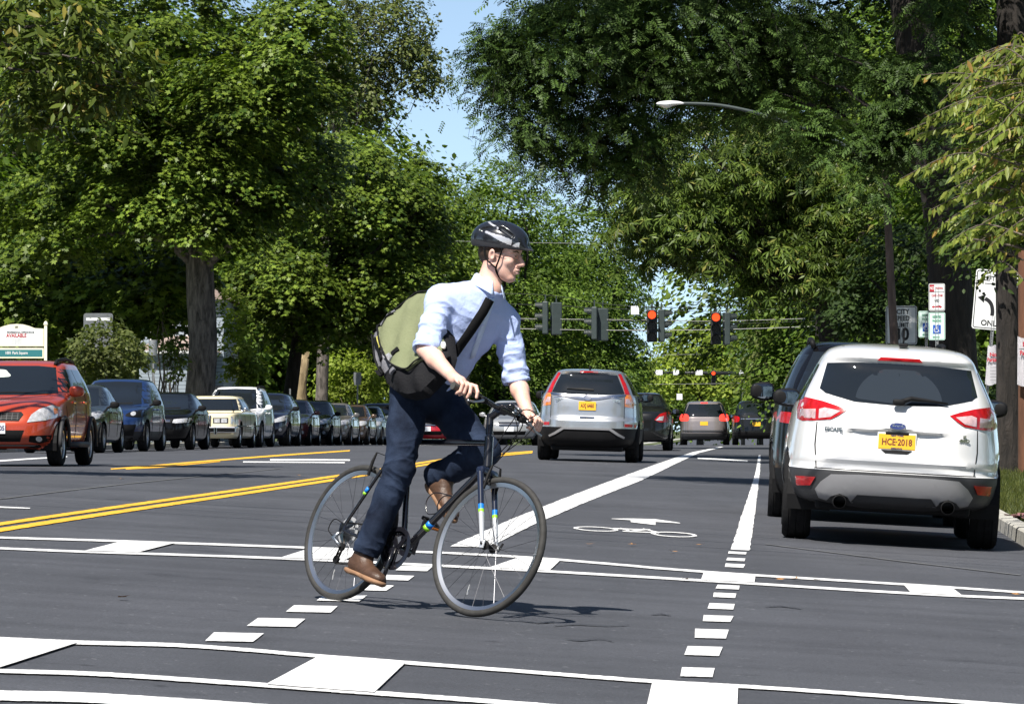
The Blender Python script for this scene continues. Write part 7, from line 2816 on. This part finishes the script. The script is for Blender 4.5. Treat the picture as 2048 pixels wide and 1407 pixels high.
def sign_root(name, label, px, py, d, cat='sign', tilt=0.0, group=None, post=True, post_top=.1, yaw=0.0, post_name='post'):
    """thing whose origin is on the ground below the sign; returns the root and the height of the sign's centre"""
    c = at(px, py, d)
    g = gz(c.x, d) + (.11 if c.x > KXR(d) or c.x < KXL(d) else 0)
    off = math.tan(tilt) * (c.z - g)
    root = thing(name, label, cat, (c.x - off, d, g), (0, tilt, -AL * 1.2 + yaw), group)
    z = (c.z - g) / math.cos(tilt)
    if post:
        bm = bmesh.new()
        h = z + post_top
        # channel section post with holes
        for x0, w, y, dd in ((0, .035, .018, .008), (-.024, .010, .006, .03), (.024, .010, .006, .03)):
            add_box(bm, (x0, y, h / 2 - .15), (w, dd, h + .3))
        bmobj(post_name, bm, M_GALV, root)
        bm = bmesh.new()
        k = .3
        while k < h - .02:
            add_box(bm, (0, .0125, k), (.012, .003, .014))
            k += .05
        o = bmobj('bolt_holes', bm, M_SIGNB, root)
        o['kind'] = 'stuff'
    return root, z


# no parking and reserved parking on one post
root, z = sign_root('parking_sign', 'post with red no parking sign above green reserved parking sign before the black trunk', 1874, 594, 81, post_top=.2)
s = slab('no_parking_plate', rrect(.305, .52, .03), -.004, .004, M_SIGNW, root, 0, z)
border('border', .285, .50, .025, .007, -.006, M_SIGNB, s, 0, z)
slab('red_field', [(-.14, .235), (-.05, .235), (-.05, .105), (-.14, .105)], -.006, .001, M_SIGNR, s, 0, z)
letters('NO', .085, -.094, z + .17, -.008, M_SIGNW, s, .62)
letters('PARKING', .055, .045, z + .17, -.007, M_SIGNR, s, .60)
slab('rule', [(-.14, .102), (.14, .102), (.14, .094), (-.14, .094)], -.006, .001, M_SIGNB, s, 0, z)
letters('12AM - 7AM', .066, 0, z + .03, -.007, M_SIGNR, s, .62)
letters('WED', .07, 0, z - .07, -.007, M_SIGNB, s, .6)
slab('arrow', [(-.10, 0), (-.06, .028), (-.06, .010), (.06, .010), (.06, .028), (.10, 0), (.06, -.028), (.06, -.010), (-.06, -.010), (-.06, -.028)], -.006, .001, M_SIGNR, s, 0, z - .185)


def reserved(root, z):
    s = slab('reserved_plate', rrect(.315, .53, .03), -.004, .004, M_MINT, root, 0, z)
    border('border', .295, .51, .025, .007, -.006, M_SIGNG, s, 0, z)
    letters('RESERVED', .064, 0, z + .175, -.007, M_SIGNG, s, .58)
    letters('PARKING', .064, 0, z + .10, -.007, M_SIGNG, s, .62)
    slab('blue_field', rrect(.15, .17, .008), -.006, .001, M_SIGNBL, s, 0, z - .06)
    bm = bmesh.new()
    y = -.008
    for k in range(10):
        pass
    add_tube(bm, [(-.012, y, z + .008), (-.010, y, z - .058), (.022, y, z - .060), (.042, y, z - .105)], .007, 6)
    add_tube(bm, [(-.012, y, z - .025), (.020, y, z - .025)], .006, 6)
    add_tube(bm, [(.044 * math.cos(a) - .008, y, z - .075 + .040 * math.sin(a)) for a in np.linspace(2.2, 5.9, 12)], .006, 6)
    bmesh.ops.create_uvsphere(bm, u_segments=8, v_segments=6, radius=.012, matrix=Matrix.Translation((-.012, y, z + .02)))
    bmobj('wheelchair_symbol', bm, M_SIGNW, s)
    slab('arrow', [(-.085, 0), (-.05, .022), (-.05, .008), (.055, .008), (.055, -.008), (-.05, -.008), (-.05, -.022)], -.006, .001, M_SIGNG, s, 0, z - .21)


reserved(root, z - (652 - 594) / F * 81)
root, z = sign_root('parking_sign', 'reserved parking sign half hidden behind the post with the no parking sign', 1853, 648, 85, post_top=.2)
reserved(root, z)
# speed limit sign grown over by leaves
root, z = sign_root('speed_limit_sign', 'white city speed limit sign partly covered by leaves behind the brown lamp pole', 1803, 650, 90, post_top=.2)
s = slab('plate', rrect(.66, .82, .05), -.004, .004, M_SIGNW, root, 0, z)
border('border', .63, .79, .045, .014, -.006, M_SIGNB, s, 0, z)
letters('CITY', .145, .03, z + .28, -.007, M_SIGNB, s, .85, .004)
letters('SPEED', .145, .02, z + .14, -.007, M_SIGNB, s, .78, .004)
letters('LIMIT', .13, .03, z + .0, -.007, M_SIGNB, s, .8, .004)
letters('30', .36, .0, z - .20, -.007, M_SIGNB, s, .9, .012)
# lane use sign, leaning
root, z = sign_root('lane_sign', 'leaning white lane sign with left turn arrow and ONLY, half behind the dark trunk', 1990, 600, 81, tilt=math.radians(5.0), post_top=-.3)
s = slab('plate', rrect(.80, 1.14, .05), -.004, .004, M_SIGNW, root, 0, z)
border('border', .76, 1.10, .045, .016, -.006, M_SIGNB, s, 0, z)
letters('ONLY', .15, -.04, z - .45, -.007, M_SIGNB, s, .95, .004)
letters('LEFT LANE', .13, 0, z + .40, -.007, M_SIGNB, s, .78, .003)
slab('rule', [(-.22, .31), (.22, .31), (.22, .295), (-.22, .295)], -.006, .001, M_SIGNB, s, 0, z)
bm = bmesh.new()
arc = [(-.03, -.30), (-.03, -.20), (-.06, -.09), (-.12, -.02), (-.19, .015)]
pts = catmull([(x, 0, zz) for x, zz in arc], 6)
for a, b_ in zip(pts[:-1], pts[1:]):
    pass
vo, vi = [], []
for i, p in enumerate(pts):
    t = (pts[min(i + 1, len(pts) - 1)] - pts[max(i - 1, 0)]).normalized()
    n_ = Vector((-t.z, 0, t.x)) * .036
    vo.append(bm.verts.new((p.x + n_.x, -.007, p.z + n_.z + z)))
    vi.append(bm.verts.new((p.x - n_.x, -.007, p.z - n_.z + z)))
for k in range(len(pts) - 1):
    bm.faces.new((vo[k], vo[k + 1], vi[k + 1], vi[k]))
bm.faces.new([bm.verts.new((x, -.0072, zz + z)) for x, zz in ((-.33, .03), (-.17, .105), (-.205, .02), (-.20, -.07))])
bmobj('turn_arrow', bm, M_SIGNB, s)
bm = bmesh.new()
pts = catmull([(.20, 0, -.30), (.20, 0, -.10), (.12, 0, .08), (.01, 0, .20), (.0, 0, .24)], 6)
vo, vi = [], []
for i, p in enumerate(pts):
    t = (pts[min(i + 1, len(pts) - 1)] - pts[max(i - 1, 0)]).normalized()
    n_ = Vector((-t.z, 0, t.x)) * .036
    vo.append(bm.verts.new((p.x + n_.x, -.007, p.z + n_.z + z)))
    vi.append(bm.verts.new((p.x - n_.x, -.007, p.z - n_.z + z)))
for k in range(len(pts) - 1):
    bm.faces.new((vo[k], vo[k + 1], vi[k + 1], vi[k]))
bmobj('turn_arrow', bm, M_SIGNB, s)


def paper(name, label, px, py, d, w0, w1, h, bend, material=M_PAPER):
    """sheet wrapped round a post, wider below, with lettering printed on it"""
    c = at(px, py, d)
    root = thing(name, label, 'paper notice', c, (0, 0, -AL))
    bm = bmesh.new()
    nx, nz = 10, 10
    V = []
    for j in range(nz + 1):
        v = j / nz
        w = w0 + (w1 - w0) * (1 - v)
        for i in range(nx + 1):
            u = 2 * i / nx - 1
            V.append(bm.verts.new((u * w / 2, -.05 + bend * u * u + .012 * math.sin(5 * u + 4 * v), (v - .5) * h + .02 * math.sin(u * 4))))
    for j in range(nz):
        for i in range(nx):
            k = j * (nx + 1) + i
            bm.faces.new((V[k], V[k + 1], V[k + nx + 2], V[k + nx + 1]))
    bmesh.ops.solidify(bm, geom=bm.faces[:], thickness=.004)
    s_ = bmobj('sheet', bm, material, root, True, 60)
    return root, s_


root, s = paper('paper_notice', 'white no parking paper wrapped round the post below the lane sign', 1986, 730, 80.9, .19, .30, .74, .05)
letters('No', .10, .0, .20, -.075, M_SIGNR, s, 1, .004)
letters('Parking', .095, .0, .10, -.078, M_SIGNR, s, .8, .004)
for k in range(6):
    letters('- - - - - -', .04, 0, .02 - .06 * k, -.08, M_SIGNB, s, .8)
# red brown post with notices at the right edge
b = ground_at(2054, 69)
root = thing('wooden_post', 'red brown post with paper notices at the right edge of the picture', 'post', b)
bm = bmesh.new()
h = at(2054, 500, 69).z - b.z
add_lathe(bm, [(.15, -.2), (.145, 1), (.14, h), (.001, h)], 'z', 20)
bmobj('shaft', bm, M_WOODP, root, True, 40)
root, s = paper('paper_notice', 'larger white no parking notice pinned on the red brown post', 2054, 722, 68.75, .30, .31, .78, .07)
letters('No', .11, .0, .27, -.075, M_SIGNR, s, 1, .004)
letters('Parking', .10, .0, .13, -.078, M_SIGNR, s, .8, .004)
slab('fold_line', [(-.14, .2), (.14, .2), (.14, .19), (-.14, .19)], -.082, .001, M_SIGNB, s)
for k in range(7):
    letters('- - - - - -', .04, 0, .03 - .055 * k, -.08, M_SIGNB, s, .8)

# dark trunk between the lane sign and the post
b = ground_at(2016, 70)
S1 = sprays([ell(2020, 330, 71, 150, 190, 2.0), ell(1960, 440, 71, 90, 90, 1.6)], 120, 60, .42, rng)
tree('street_tree', 'dark straight trunk standing between the lane sign and the red brown post', 'tree', b, .21, at(2012, 440, 70), [S1 + (.09,)], MB_DARK, ML_DARK, rng, 12, template=T_oval(.32), limb_r=.07)

# ---- left side signs
c = at(33, 670, 104)
g = gz(c.x, 104) + .11
sc = 104 / F
root = thing('lease_sign', 'cream framed sign reading AVAILABLE in red above a teal panel at the left edge', 'sign', (c.x, 104, g), (0, 0, -.02))
zz = lambda py: HC + (852 - py) * sc - g
bm = bmesh.new()
for sx_ in (-1, 1):
    pass
for px in (91.5, -25.5):
    x = (px - 33) * sc
    bm = bmesh.new()
    add_box(bm, (x, 0, zz(650) / 2 - .15), (.07, .07, zz(650) + .3), bevel=.006)
    add_box(bm, (x, 0, zz(648)), (.10, .10, .05), bevel=.01)
    bmesh.ops.create_uvsphere(bm, u_segments=10, v_segments=6, radius=.045, matrix=Matrix.Translation((x, 0, zz(645.5))))
    bmobj('post', bm, M_CREAMW, root, True, 40)
top = [(87.5, 657), (70, 656), (58, 651.5), (46, 648.3), (33, 647.5), (20, 648.3), (8, 651.5), (-4, 656), (-21.5, 657)]
pan = slab('board', [((x - 33) * sc, zz(y)) for x, y in [(-21.5, 692.5), (87.5, 692.5)] + top], -.03, .03, M_CREAMW, root)
slab('white_panel', [((x - 33) * sc, zz(y)) for x, y in [(-18, 690.5), (85, 690.5), (85, 659), (-18, 659)]], -.034, .003, M_SIGNW, pan)
letters('AVAILABLE', 10.5 * sc, 0, zz(671), -.038, M_SIGNR, pan, .78, .003)
letters('PROFESSIONAL OFFICE SPACE', 5.2 * sc, .1, zz(664.5), -.038, M_SIGNBK, pan, .78)
letters('250', 5 * sc, 0, zz(653.5), -.038, M_SIGNBK, pan, .8)
for k, y in enumerate((678, 682, 686)):
    letters('- - -- - --- - -- -- - -', 3.5 * sc, 0, zz(y), -.038, M_SIGNBK, pan, .9)
pan = slab('frame_board', [((x - 33) * sc, zz(y)) for x, y in [(-21.5, 716), (87.5, 716), (87.5, 695.5), (-21.5, 695.5)]], -.03, .03, M_CREAMW, root)
slab('teal_panel', [((x - 33) * sc, zz(y)) for x, y in [(-17, 713), (85, 713), (85, 699), (-17, 699)]], -.034, .003, M_TEAL, pan)
letters('1001 Park Square', 8 * sc, 0, zz(705.5), -.038, M_SIGNW, pan, .8)
# grey sign seen from behind
root, z = sign_root('road_sign', 'grey back of a road sign rising out of the light green shrub', 196, 660, 115, yaw=.02, post_top=.3)
s = slab('plate', rrect(.80, .92, .07), .02, .004, M_SIGNBK, root, 0, z)
slab('white_bar', rrect(.66, .075, .01), -.002 + .02, .002, M_SIGNW, s, 0, z + .30)
root, z = sign_root('parking_post', 'thin galvanised post with a grey cylindrical box on top before the garage', 306, 695, 123, post_top=-.2)
bm = bmesh.new()
add_lathe(bm, [(.001, .22), (.10, .22), (.125, .20), (.125, -.22), (.10, -.24), (.001, -.24)], 'z', 20)
o = bmobj('box', bm, M_GALV, root, True, 40)
o.location = (0, -.03, z)
root, z = sign_root('parking_meter', 'grey parking meter on a thin pole beside the bright shrub', 715, 757, 179, cat='parking meter', post_top=-.15)
s = slab('meter_head', [(-.15, .27), (.15, .27), (.165, .0), (.12, -.27), (-.12, -.27), (-.165, 0)], -.06, .14, M_SIGNBK, root, 0, z)
root, z = sign_root('sign_post', 'bare galvanised post right of the big maple trunk', 503, 745, 144, cat='post', post_top=.15)
root, z = sign_root('sign_post', 'short thin post above the roof of the estate car', 580, 785, 156, cat='post', post_top=.15)

# ---- traffic signals on span wires
DS = 137.0


def signal(label, px, py, d, yaw, lit, housing, h=1.05, group=None):
    c = at(px, py, d)
    root = thing('traffic_signal', label, 'traffic light', c, (0, 0, yaw), group)
    bm = bmesh.new()
    add_box(bm, (0, .05, 0), (.34, .18, h), bevel=.03)
    add_tube(bm, [(0, .05, h / 2), (0, .05, h / 2 + .22)], .025, 8)
    bmobj('housing', bm, housing, root)
    for k in range(3):
        z = h / 3 * (1 - k)
        bm = bmesh.new()
        add_lathe(bm, [(.001, -.045), (.125, -.045), (.135, -.03)], 'y', 20)
        o = bmobj('lens', bm, M_LENSRED if (lit and k == 0) else M_LENSOFF, root)
        o.location = (0, 0, z)
        bm = bmesh.new()
        ring = []
        for a in np.linspace(-.5, PI + .5, 15):
            l = .24 if 0 < a < PI else .12
            ring.append((bm.verts.new((.15 * math.cos(a), -.04, .15 * math.sin(a))), bm.verts.new((.145 * math.cos(a), -.04 - l, .145 * math.sin(a)))))
        for a, b_ in zip(ring[:-1], ring[1:]):
            bm.faces.new((a[0], b_[0], b_[1], a[1]))
        bmesh.ops.solidify(bm, geom=bm.faces[:], thickness=.006)
        o = bmobj('visor', bm, housing if not (lit and k == 0) else M_SIGHD, root)
        o.location = (0, 0, z)
    return root


signal('left of the two lit red signals hanging over the street', 1304, 651, DS, -AL, True, M_SIGHD)
signal('right one of the two lit red signals hanging over the street', 1432, 656, DS, -AL, True, M_SIGHD)
signal('grey green signal head turned sideways right of the left red signal', 1326, 651, DS + .3, PI / 2 + .1, False, M_SIGH)
signal('grey green signal head turned sideways right of the right red signal', 1456, 657, DS + .3, PI / 2 + .2, False, M_SIGH)
SG = .95
signal('signal head with bright visors facing left above the roof of the silver SUV', 1088, 635, DS, -PI / 2 - .1, False, M_SIGH)
signal('grey green signal back beside the head with bright visors', 1112, 637, DS + .3, PI - AL + .3, False, M_SIGH)
signal('dark signal head facing left over the silver SUV, right of the grey green one', 1186, 646, DS, -PI / 2 - .1, False, M_SIGH)
signal('grey green signal back right of the dark head over the silver SUV', 1205, 649, DS + .3, PI - AL + .3, False, M_SIGH)
P1, P2 = ground_at(930, 139), ground_at(1640, 136)
for b, lab, px, d in ((P1, 'wooden utility pole hidden in the trees behind the cyclist', 930, 139), (P2, 'wooden utility pole among the leaves right of the signals', 1640, 136)):
    root = thing('utility_pole', lab, 'pole', b)
    bm = bmesh.new()
    add_lathe(bm, [(.16, -.3), (.14, 4), (.12, 5.3), (.001, 5.3)], 'z', 14)
    bmobj('shaft', bm, MB_DARK, root, True, 40)
wires = [[(930, 630), (1000, 636), (1304, 640), (1432, 642), (1640, 636)], [(930, 652), (1000, 656), (1200, 660), (1432, 659), (1640, 652)], [(930, 585), (1095, 590), (1196, 606), (1304, 614), (1432, 612), (1640, 590)],
         [(930, 606), (1100, 610), (1200, 616), (1432, 622), (1640, 612)], [(930, 640), (1196, 641), (1432, 647), (1640, 641)]]
wlab = ['bright span wire running level with the red signals', 'lowest bright span wire carrying the signal heads', 'topmost sagging wire from which the signal heads hang', 'dark span wire below the topmost wire', 'thin wire between the two bright span wires']
for w, lab, r in zip(wires, wlab, (.014, .017, .010, .009, .008)):
    bm = bmesh.new()
    add_tube(bm, catmull([at(x, y, DS + .2) for x, y in w], 8), r, 6)
    tag(bmobj('span_wire', bm, M_WIREM if r > .012 else M_SIGHD, None, True), lab, 'wire')
root = thing('hanging_sign', 'small square white sign hanging from the wire left of the red signals', 'sign', at(1270, 620, DS), (0, 0, -AL))
slab('plate', rrect(.26, .27, .01), 0, .02, M_SIGNW, root)
bm = bmesh.new()
add_tube(bm, [(0, .01, .13), (0, .01, .24)], .01, 6)
bmobj('hanger', bm, M_SIGHD, root)
# high wire behind the helmet, far wires
for lab, pts, d, r in [('grey wire crossing behind the helmet of the cyclist', [(480, 470), (1000, 484), (1300, 486), (1700, 478)], 195, .012), ('far thin wire above the mast arm', [(1000, 704), (1300, 709), (1600, 705)], 250, .014), ('far thin wire just below the mast arm', [(1000, 765), (1300, 768), (1600, 764)], 280, .016)]:
    bm = bmesh.new()
    add_tube(bm, catmull([at(x, y, d) for x, y in pts], 8), r, 6)
    tag(bmobj('overhead_wire', bm, M_WIREM, None, True), lab, 'wire')
# far mast arm with its red signal
b = at(1486, 860, 300)
root = thing('signal_mast', 'far dark mast arm reaching over the street above the waiting cars', 'signal mast', (b.x, 300, -1.2))
bm = bmesh.new()
hz = at(0, 746, 300).z + 1.2
add_tube(bm, [(0, 0, -.5), (0, 0, hz + .3)], [.16, .11], 12)
add_tube(bm, [(0, 0, hz), (at(1308, 746, 300).x - b.x, 0, hz + .05)], [.14, .09], 12)
bmobj('arm', bm, M_SIGHD, root, True)
for px, w in ((1318, .5), (1352, .4), (1398, .5), (1483, .35)):
    slab('sign_plate', rrect(w, .35, .03), -.16, .02, M_SIGNW, root, at(px, 746, 300).x - b.x, hz + .05)
signal('far lit red signal hanging on the mast arm', 1427, 756, 299.6, -AL, True, M_SIGHD, 1.05)
# far small white sign and far signal
root = thing('hanging_sign', 'far small white sign over the roofs of the waiting cars', 'sign', at(1359, 793, 280), (0, 0, -AL))
slab('plate', rrect(.38, .40, .01), 0, .02, M_SIGNW, root)
bm = bmesh.new()
add_tube(bm, [(0, .01, .2), (0, .01, .85)], .012, 6)
bmobj('hanger', bm, M_SIGHD, root)

# ---- street lamp
b = ground_at(1797, 82.6)
root = thing('street_lamp', 'street lamp with a white head on a long curved arm and a brown steel pole', 'street lamp', b)
bm = bmesh.new()
add_tube(bm, [Vector((0, 0, -.2)), at(1789, 690, 82.6) - b, at(1780, 520, 82.6) - b, at(1774, 380, 82.6) - b, at(1768, 320, 82.6) - b], [.088, .082, .076, .07, .065], 16)
bmobj('pole', bm, M_RUST, root, True)
bm = bmesh.new()
add_tube(bm, catmull([at(1770, 340, 82.6) - b, at(1722, 308, 82.6) - b, at(1640, 268, 82.6) - b, at(1530, 230, 82.6) - b, at(1440, 210, 82.6) - b, at(1362, 206, 82.6) - b], 6), [.05 - .00075 * i for i in range(31)], 10)
bmobj('arm', bm, M_SIGH, root, True)
bm = bmesh.new()
bmesh.ops.create_uvsphere(bm, u_segments=20, v_segments=12, radius=1)
for v in bm.verts:
    x, y, z = v.co
    v.co = (x * .28, y * .12 * (1.0 + .25 * -x), (z * .06 if z > 0 else z * .10 * max(0.25, (1 - abs(x + .35)))) + .012 * x * 0)
hd = bmobj('lamp_head', bm, mat('white_lamp_enamel', (.78, .78, .80), .35), root, True)
hd.location = at(1341, 207, 82.6) - b

# ---- the house behind the big maple
def siding_material(name, c):
    m = bpy.data.materials.new(name)
    m.use_nodes = True
    nt = m.node_tree
    b_ = nt.nodes['Principled BSDF']
    tc = nt.nodes.new('ShaderNodeTexCoord')
    sp = nt.nodes.new('ShaderNodeSeparateXYZ')
    nt.links.new(tc.outputs['Object'], sp.inputs[0])
    mo = nt.nodes.new('ShaderNodeMath')
    mo.operation = 'PINGPONG'
    mo.operation = 'FRACT'
    mu = nt.nodes.new('ShaderNodeMath')
    mu.operation = 'MULTIPLY'
    mu.inputs[1].default_value = 1 / .13
    nt.links.new(sp.outputs['Z'], mu.inputs[0])
    nt.links.new(mu.outputs[0], mo.inputs[0])
    rp = nt.nodes.new('ShaderNodeValToRGB')
    rp.color_ramp.elements[0].position, rp.color_ramp.elements[1].position = .08, .22
    rp.color_ramp.elements[0].color = (c[0] * .35, c[1] * .35, c[2] * .38, 1)
    rp.color_ramp.elements[1].color = (*c, 1)
    nt.links.new(mo.outputs[0], rp.inputs['Fac'])
    nt.links.new(rp.outputs[0], b_.inputs['Base Color'])
    nset(b_, Roughness=.7)
    bp = nt.nodes.new('ShaderNodeBump')
    nset(bp, Strength=.8, Distance=.03)
    nt.links.new(mo.outputs[0], bp.inputs['Height'])
    nt.links.new(bp.outputs[0], b_.inputs['Normal'])
    return m


M_SIDING = siding_material('grey_blue_siding', (.40, .47, .54))
M_SHING = mat('brown_shingles', (.30, .23, .20), .9, var=.25, vscale=9, bump=.5, bscale=40)
M_TRIM = mat('white_house_trim', (.62, .63, .64), .6)
c = ground_at(345, 146)
root = thing('house', 'grey blue house with white trim and brown shingles behind the big maple', 'house', (c.x, 146, c.z))
k = 146 / F
hz = HC + (852 - 704) * k - c.z
bm = bmesh.new()
add_box(bm, (0, 2.5, hz / 2 - .2), (2.2, 5, hz + .4))
bmobj('garage_wall', bm, M_SIDING, root)
bm = bmesh.new()
hr = HC + (852 - 676) * k - c.z
for s_ in (0,):
    v = [bm.verts.new(p) for p in ((-1.35, -.35, hz + .06), (1.35, -.35, hz + .06), (1.35, 5.35, hz + .06), (-1.35, 5.35, hz + .06), (-.4, 2.0, hr + .12), (.4, 2.0, hr + .12), (.4, 3.0, hr + .12), (-.4, 3.0, hr + .12))]
    for f in ((0, 1, 5, 4), (1, 2, 6, 5), (2, 3, 7, 6), (3, 0, 4, 7), (4, 5, 6, 7)):
        bm.faces.new([v[i] for i in f])
bmobj('garage_roof', bm, M_SHING, root)
bm = bmesh.new()
add_box(bm, (0, 2.5, hz + .0), (2.7, 5.7, .10))
bmobj('fascia', bm, M_TRIM, root)
bm = bmesh.new()
h2 = HC + (852 - 590) * k - c.z
add_box(bm, (-.1, 9.2, h2 / 2 - .2), (3.0, 8, h2 + .4))
bmobj('wall', bm, M_SIDING, root)
bm = bmesh.new()
v = [bm.verts.new(p) for p in ((-1.9, 4.8, h2), (1.7, 4.8, h2), (1.7, 13.6, h2), (-1.9, 13.6, h2), (-.1, 4.8, h2 + 1.0), (-.1, 13.6, h2 + 1.0))]
for f in ((0, 1, 4), (1, 2, 5, 4), (2, 3, 5), (3, 0, 4, 5)):
    bm.faces.new([v[i] for i in f])
bmobj('roof', bm, M_SHING, root)
for x in (-.8, .5):
    bm = bmesh.new()
    add_box(bm, (x, 5.18, h2 - 1.1), (.9, .06, 1.4))
    w_ = bmobj('window', bm, M_TRIM, root)
    bm = bmesh.new()
    add_box(bm, (x, 5.145, h2 - 1.1), (.74, .02, 1.24))
    bmobj('pane', bm, M_GLASS, w_)

# ---- overhead lines whose shadows cross the street, high above the camera
for k, (ya, yb) in enumerate(((30.0, 24.5), (31.4, 25.9), (33.6, 27.4))):
    bm = bmesh.new()
    add_tube(bm, [(-16 + 3.2 * i, ya + (yb - ya) * i / 10, 7.6 + .03 * (i - 5) ** 2) for i in range(11)], .022, 6)
    tag(bmobj('overhead_wire', bm, M_SIGHD, None, True), 'overhead line crossing above the street before the crosswalk', 'wire', 'overhead lines above the crosswalk')

# ---- grass on the right verge
N_ = 26000
yy = 24 + 62 * rng.random(N_) ** 1.6
xx = np.array([KXR(y) for y in yy]) + .16 + 2.2 * rng.random(N_)
zz_ = np.array([gz(x, y) for x, y in zip(xx, yy)]) + .11
Cg = np.stack([xx, yy, zz_ + .035], 1)
up_ = rng.normal(size=(N_, 3)) * .35 + np.array([0, 0, 1.0])
nn = rng.normal(size=(N_, 3))
nn[:, 2] *= .3
ML_GRASS = leaf_material('grass_blade', (.045, .06, .014), (.12, .13, .04), gloss=.5, transl=.35)
me = leaf_mesh('grass', Cg, nn, up_, .10 * (1 + .3 * rng.normal(size=N_)).clip(.5, 1.8), (np.array([(-.5, .04, 0), (.1, .035, .03), (.6, 0, .12), (.1, -.035, .03), (-.5, -.04, 0)]), [[0, 1, 2, 3, 4]]))
go = link('grass', me, ML_GRASS)
struct(go, 'stuff')
# crumpled cloth lying on the verge
p = gp(2012, 1010)
bm = bmesh.new()
nx = 22
V = []
cx, cy = KXR(41) + .55, 41.0
for j in range(nx):
    for i in range(nx):
        u, v = i / (nx - 1) - .5, j / (nx - 1) - .5
        r = math.hypot(u, v)
        V.append(bm.verts.new((cx + u * .75 + .05 * math.sin(9 * v), cy + v * 1.1 + .08 * math.sin(8 * u), gz(cx, cy) + .15 + .10 * max(0, 1 - 1.6 * r) * (1 + .6 * math.sin(17 * u + 5 * v) * math.cos(13 * v)) + .03 * math.sin(30 * u + 9 * v))))
for j in range(nx - 1):
    for i in range(nx - 1):
        k = j * nx + i
        bm.faces.new((V[k], V[k + 1], V[k + nx + 1], V[k + nx]))
tag(bmobj('cloth', bm, mat('dusty_pink_cloth', (.26, .12, .13), .9, var=.3, vscale=9), None, True), 'crumpled dusty pink cloth lying on the grass beside the white SUV', 'cloth')
# dry leaves on the asphalt
me0 = None
for k, (px, py) in enumerate([(1172, 1091), (1268, 1092), (1352, 1106), (1394, 1092), (1590, 1161), (1642, 1163), (1366, 1162), (2022, 1192), (1570, 1162), (1080, 1128), (235, 1199), (245, 960), (600, 952)]):
    p = gp(px, py, .008)
    if me0 is None:
        bm = bmesh.new()
        T_ = T_maple()[0] * .05
        vs = [bm.verts.new((x, y, .012 + .5 * z + .25 * x * x / .05)) for x, y, z in T_]
        bm.faces.new(vs)
        o = bmobj('fallen_leaf', bm, mat('dry_orange_leaf', (.34, .17, .06), .7))
        me0 = o.data
        first = o
    else:
        o = first.copy()
        COL.objects.link(o)
    o.location = p
    o.rotation_euler = (.15 * math.sin(k * 3), .2, k * 1.9)
    tag(o, 'small dry orange leaf lying on the asphalt near the crosswalk', 'leaf', 'dry leaves on the road')
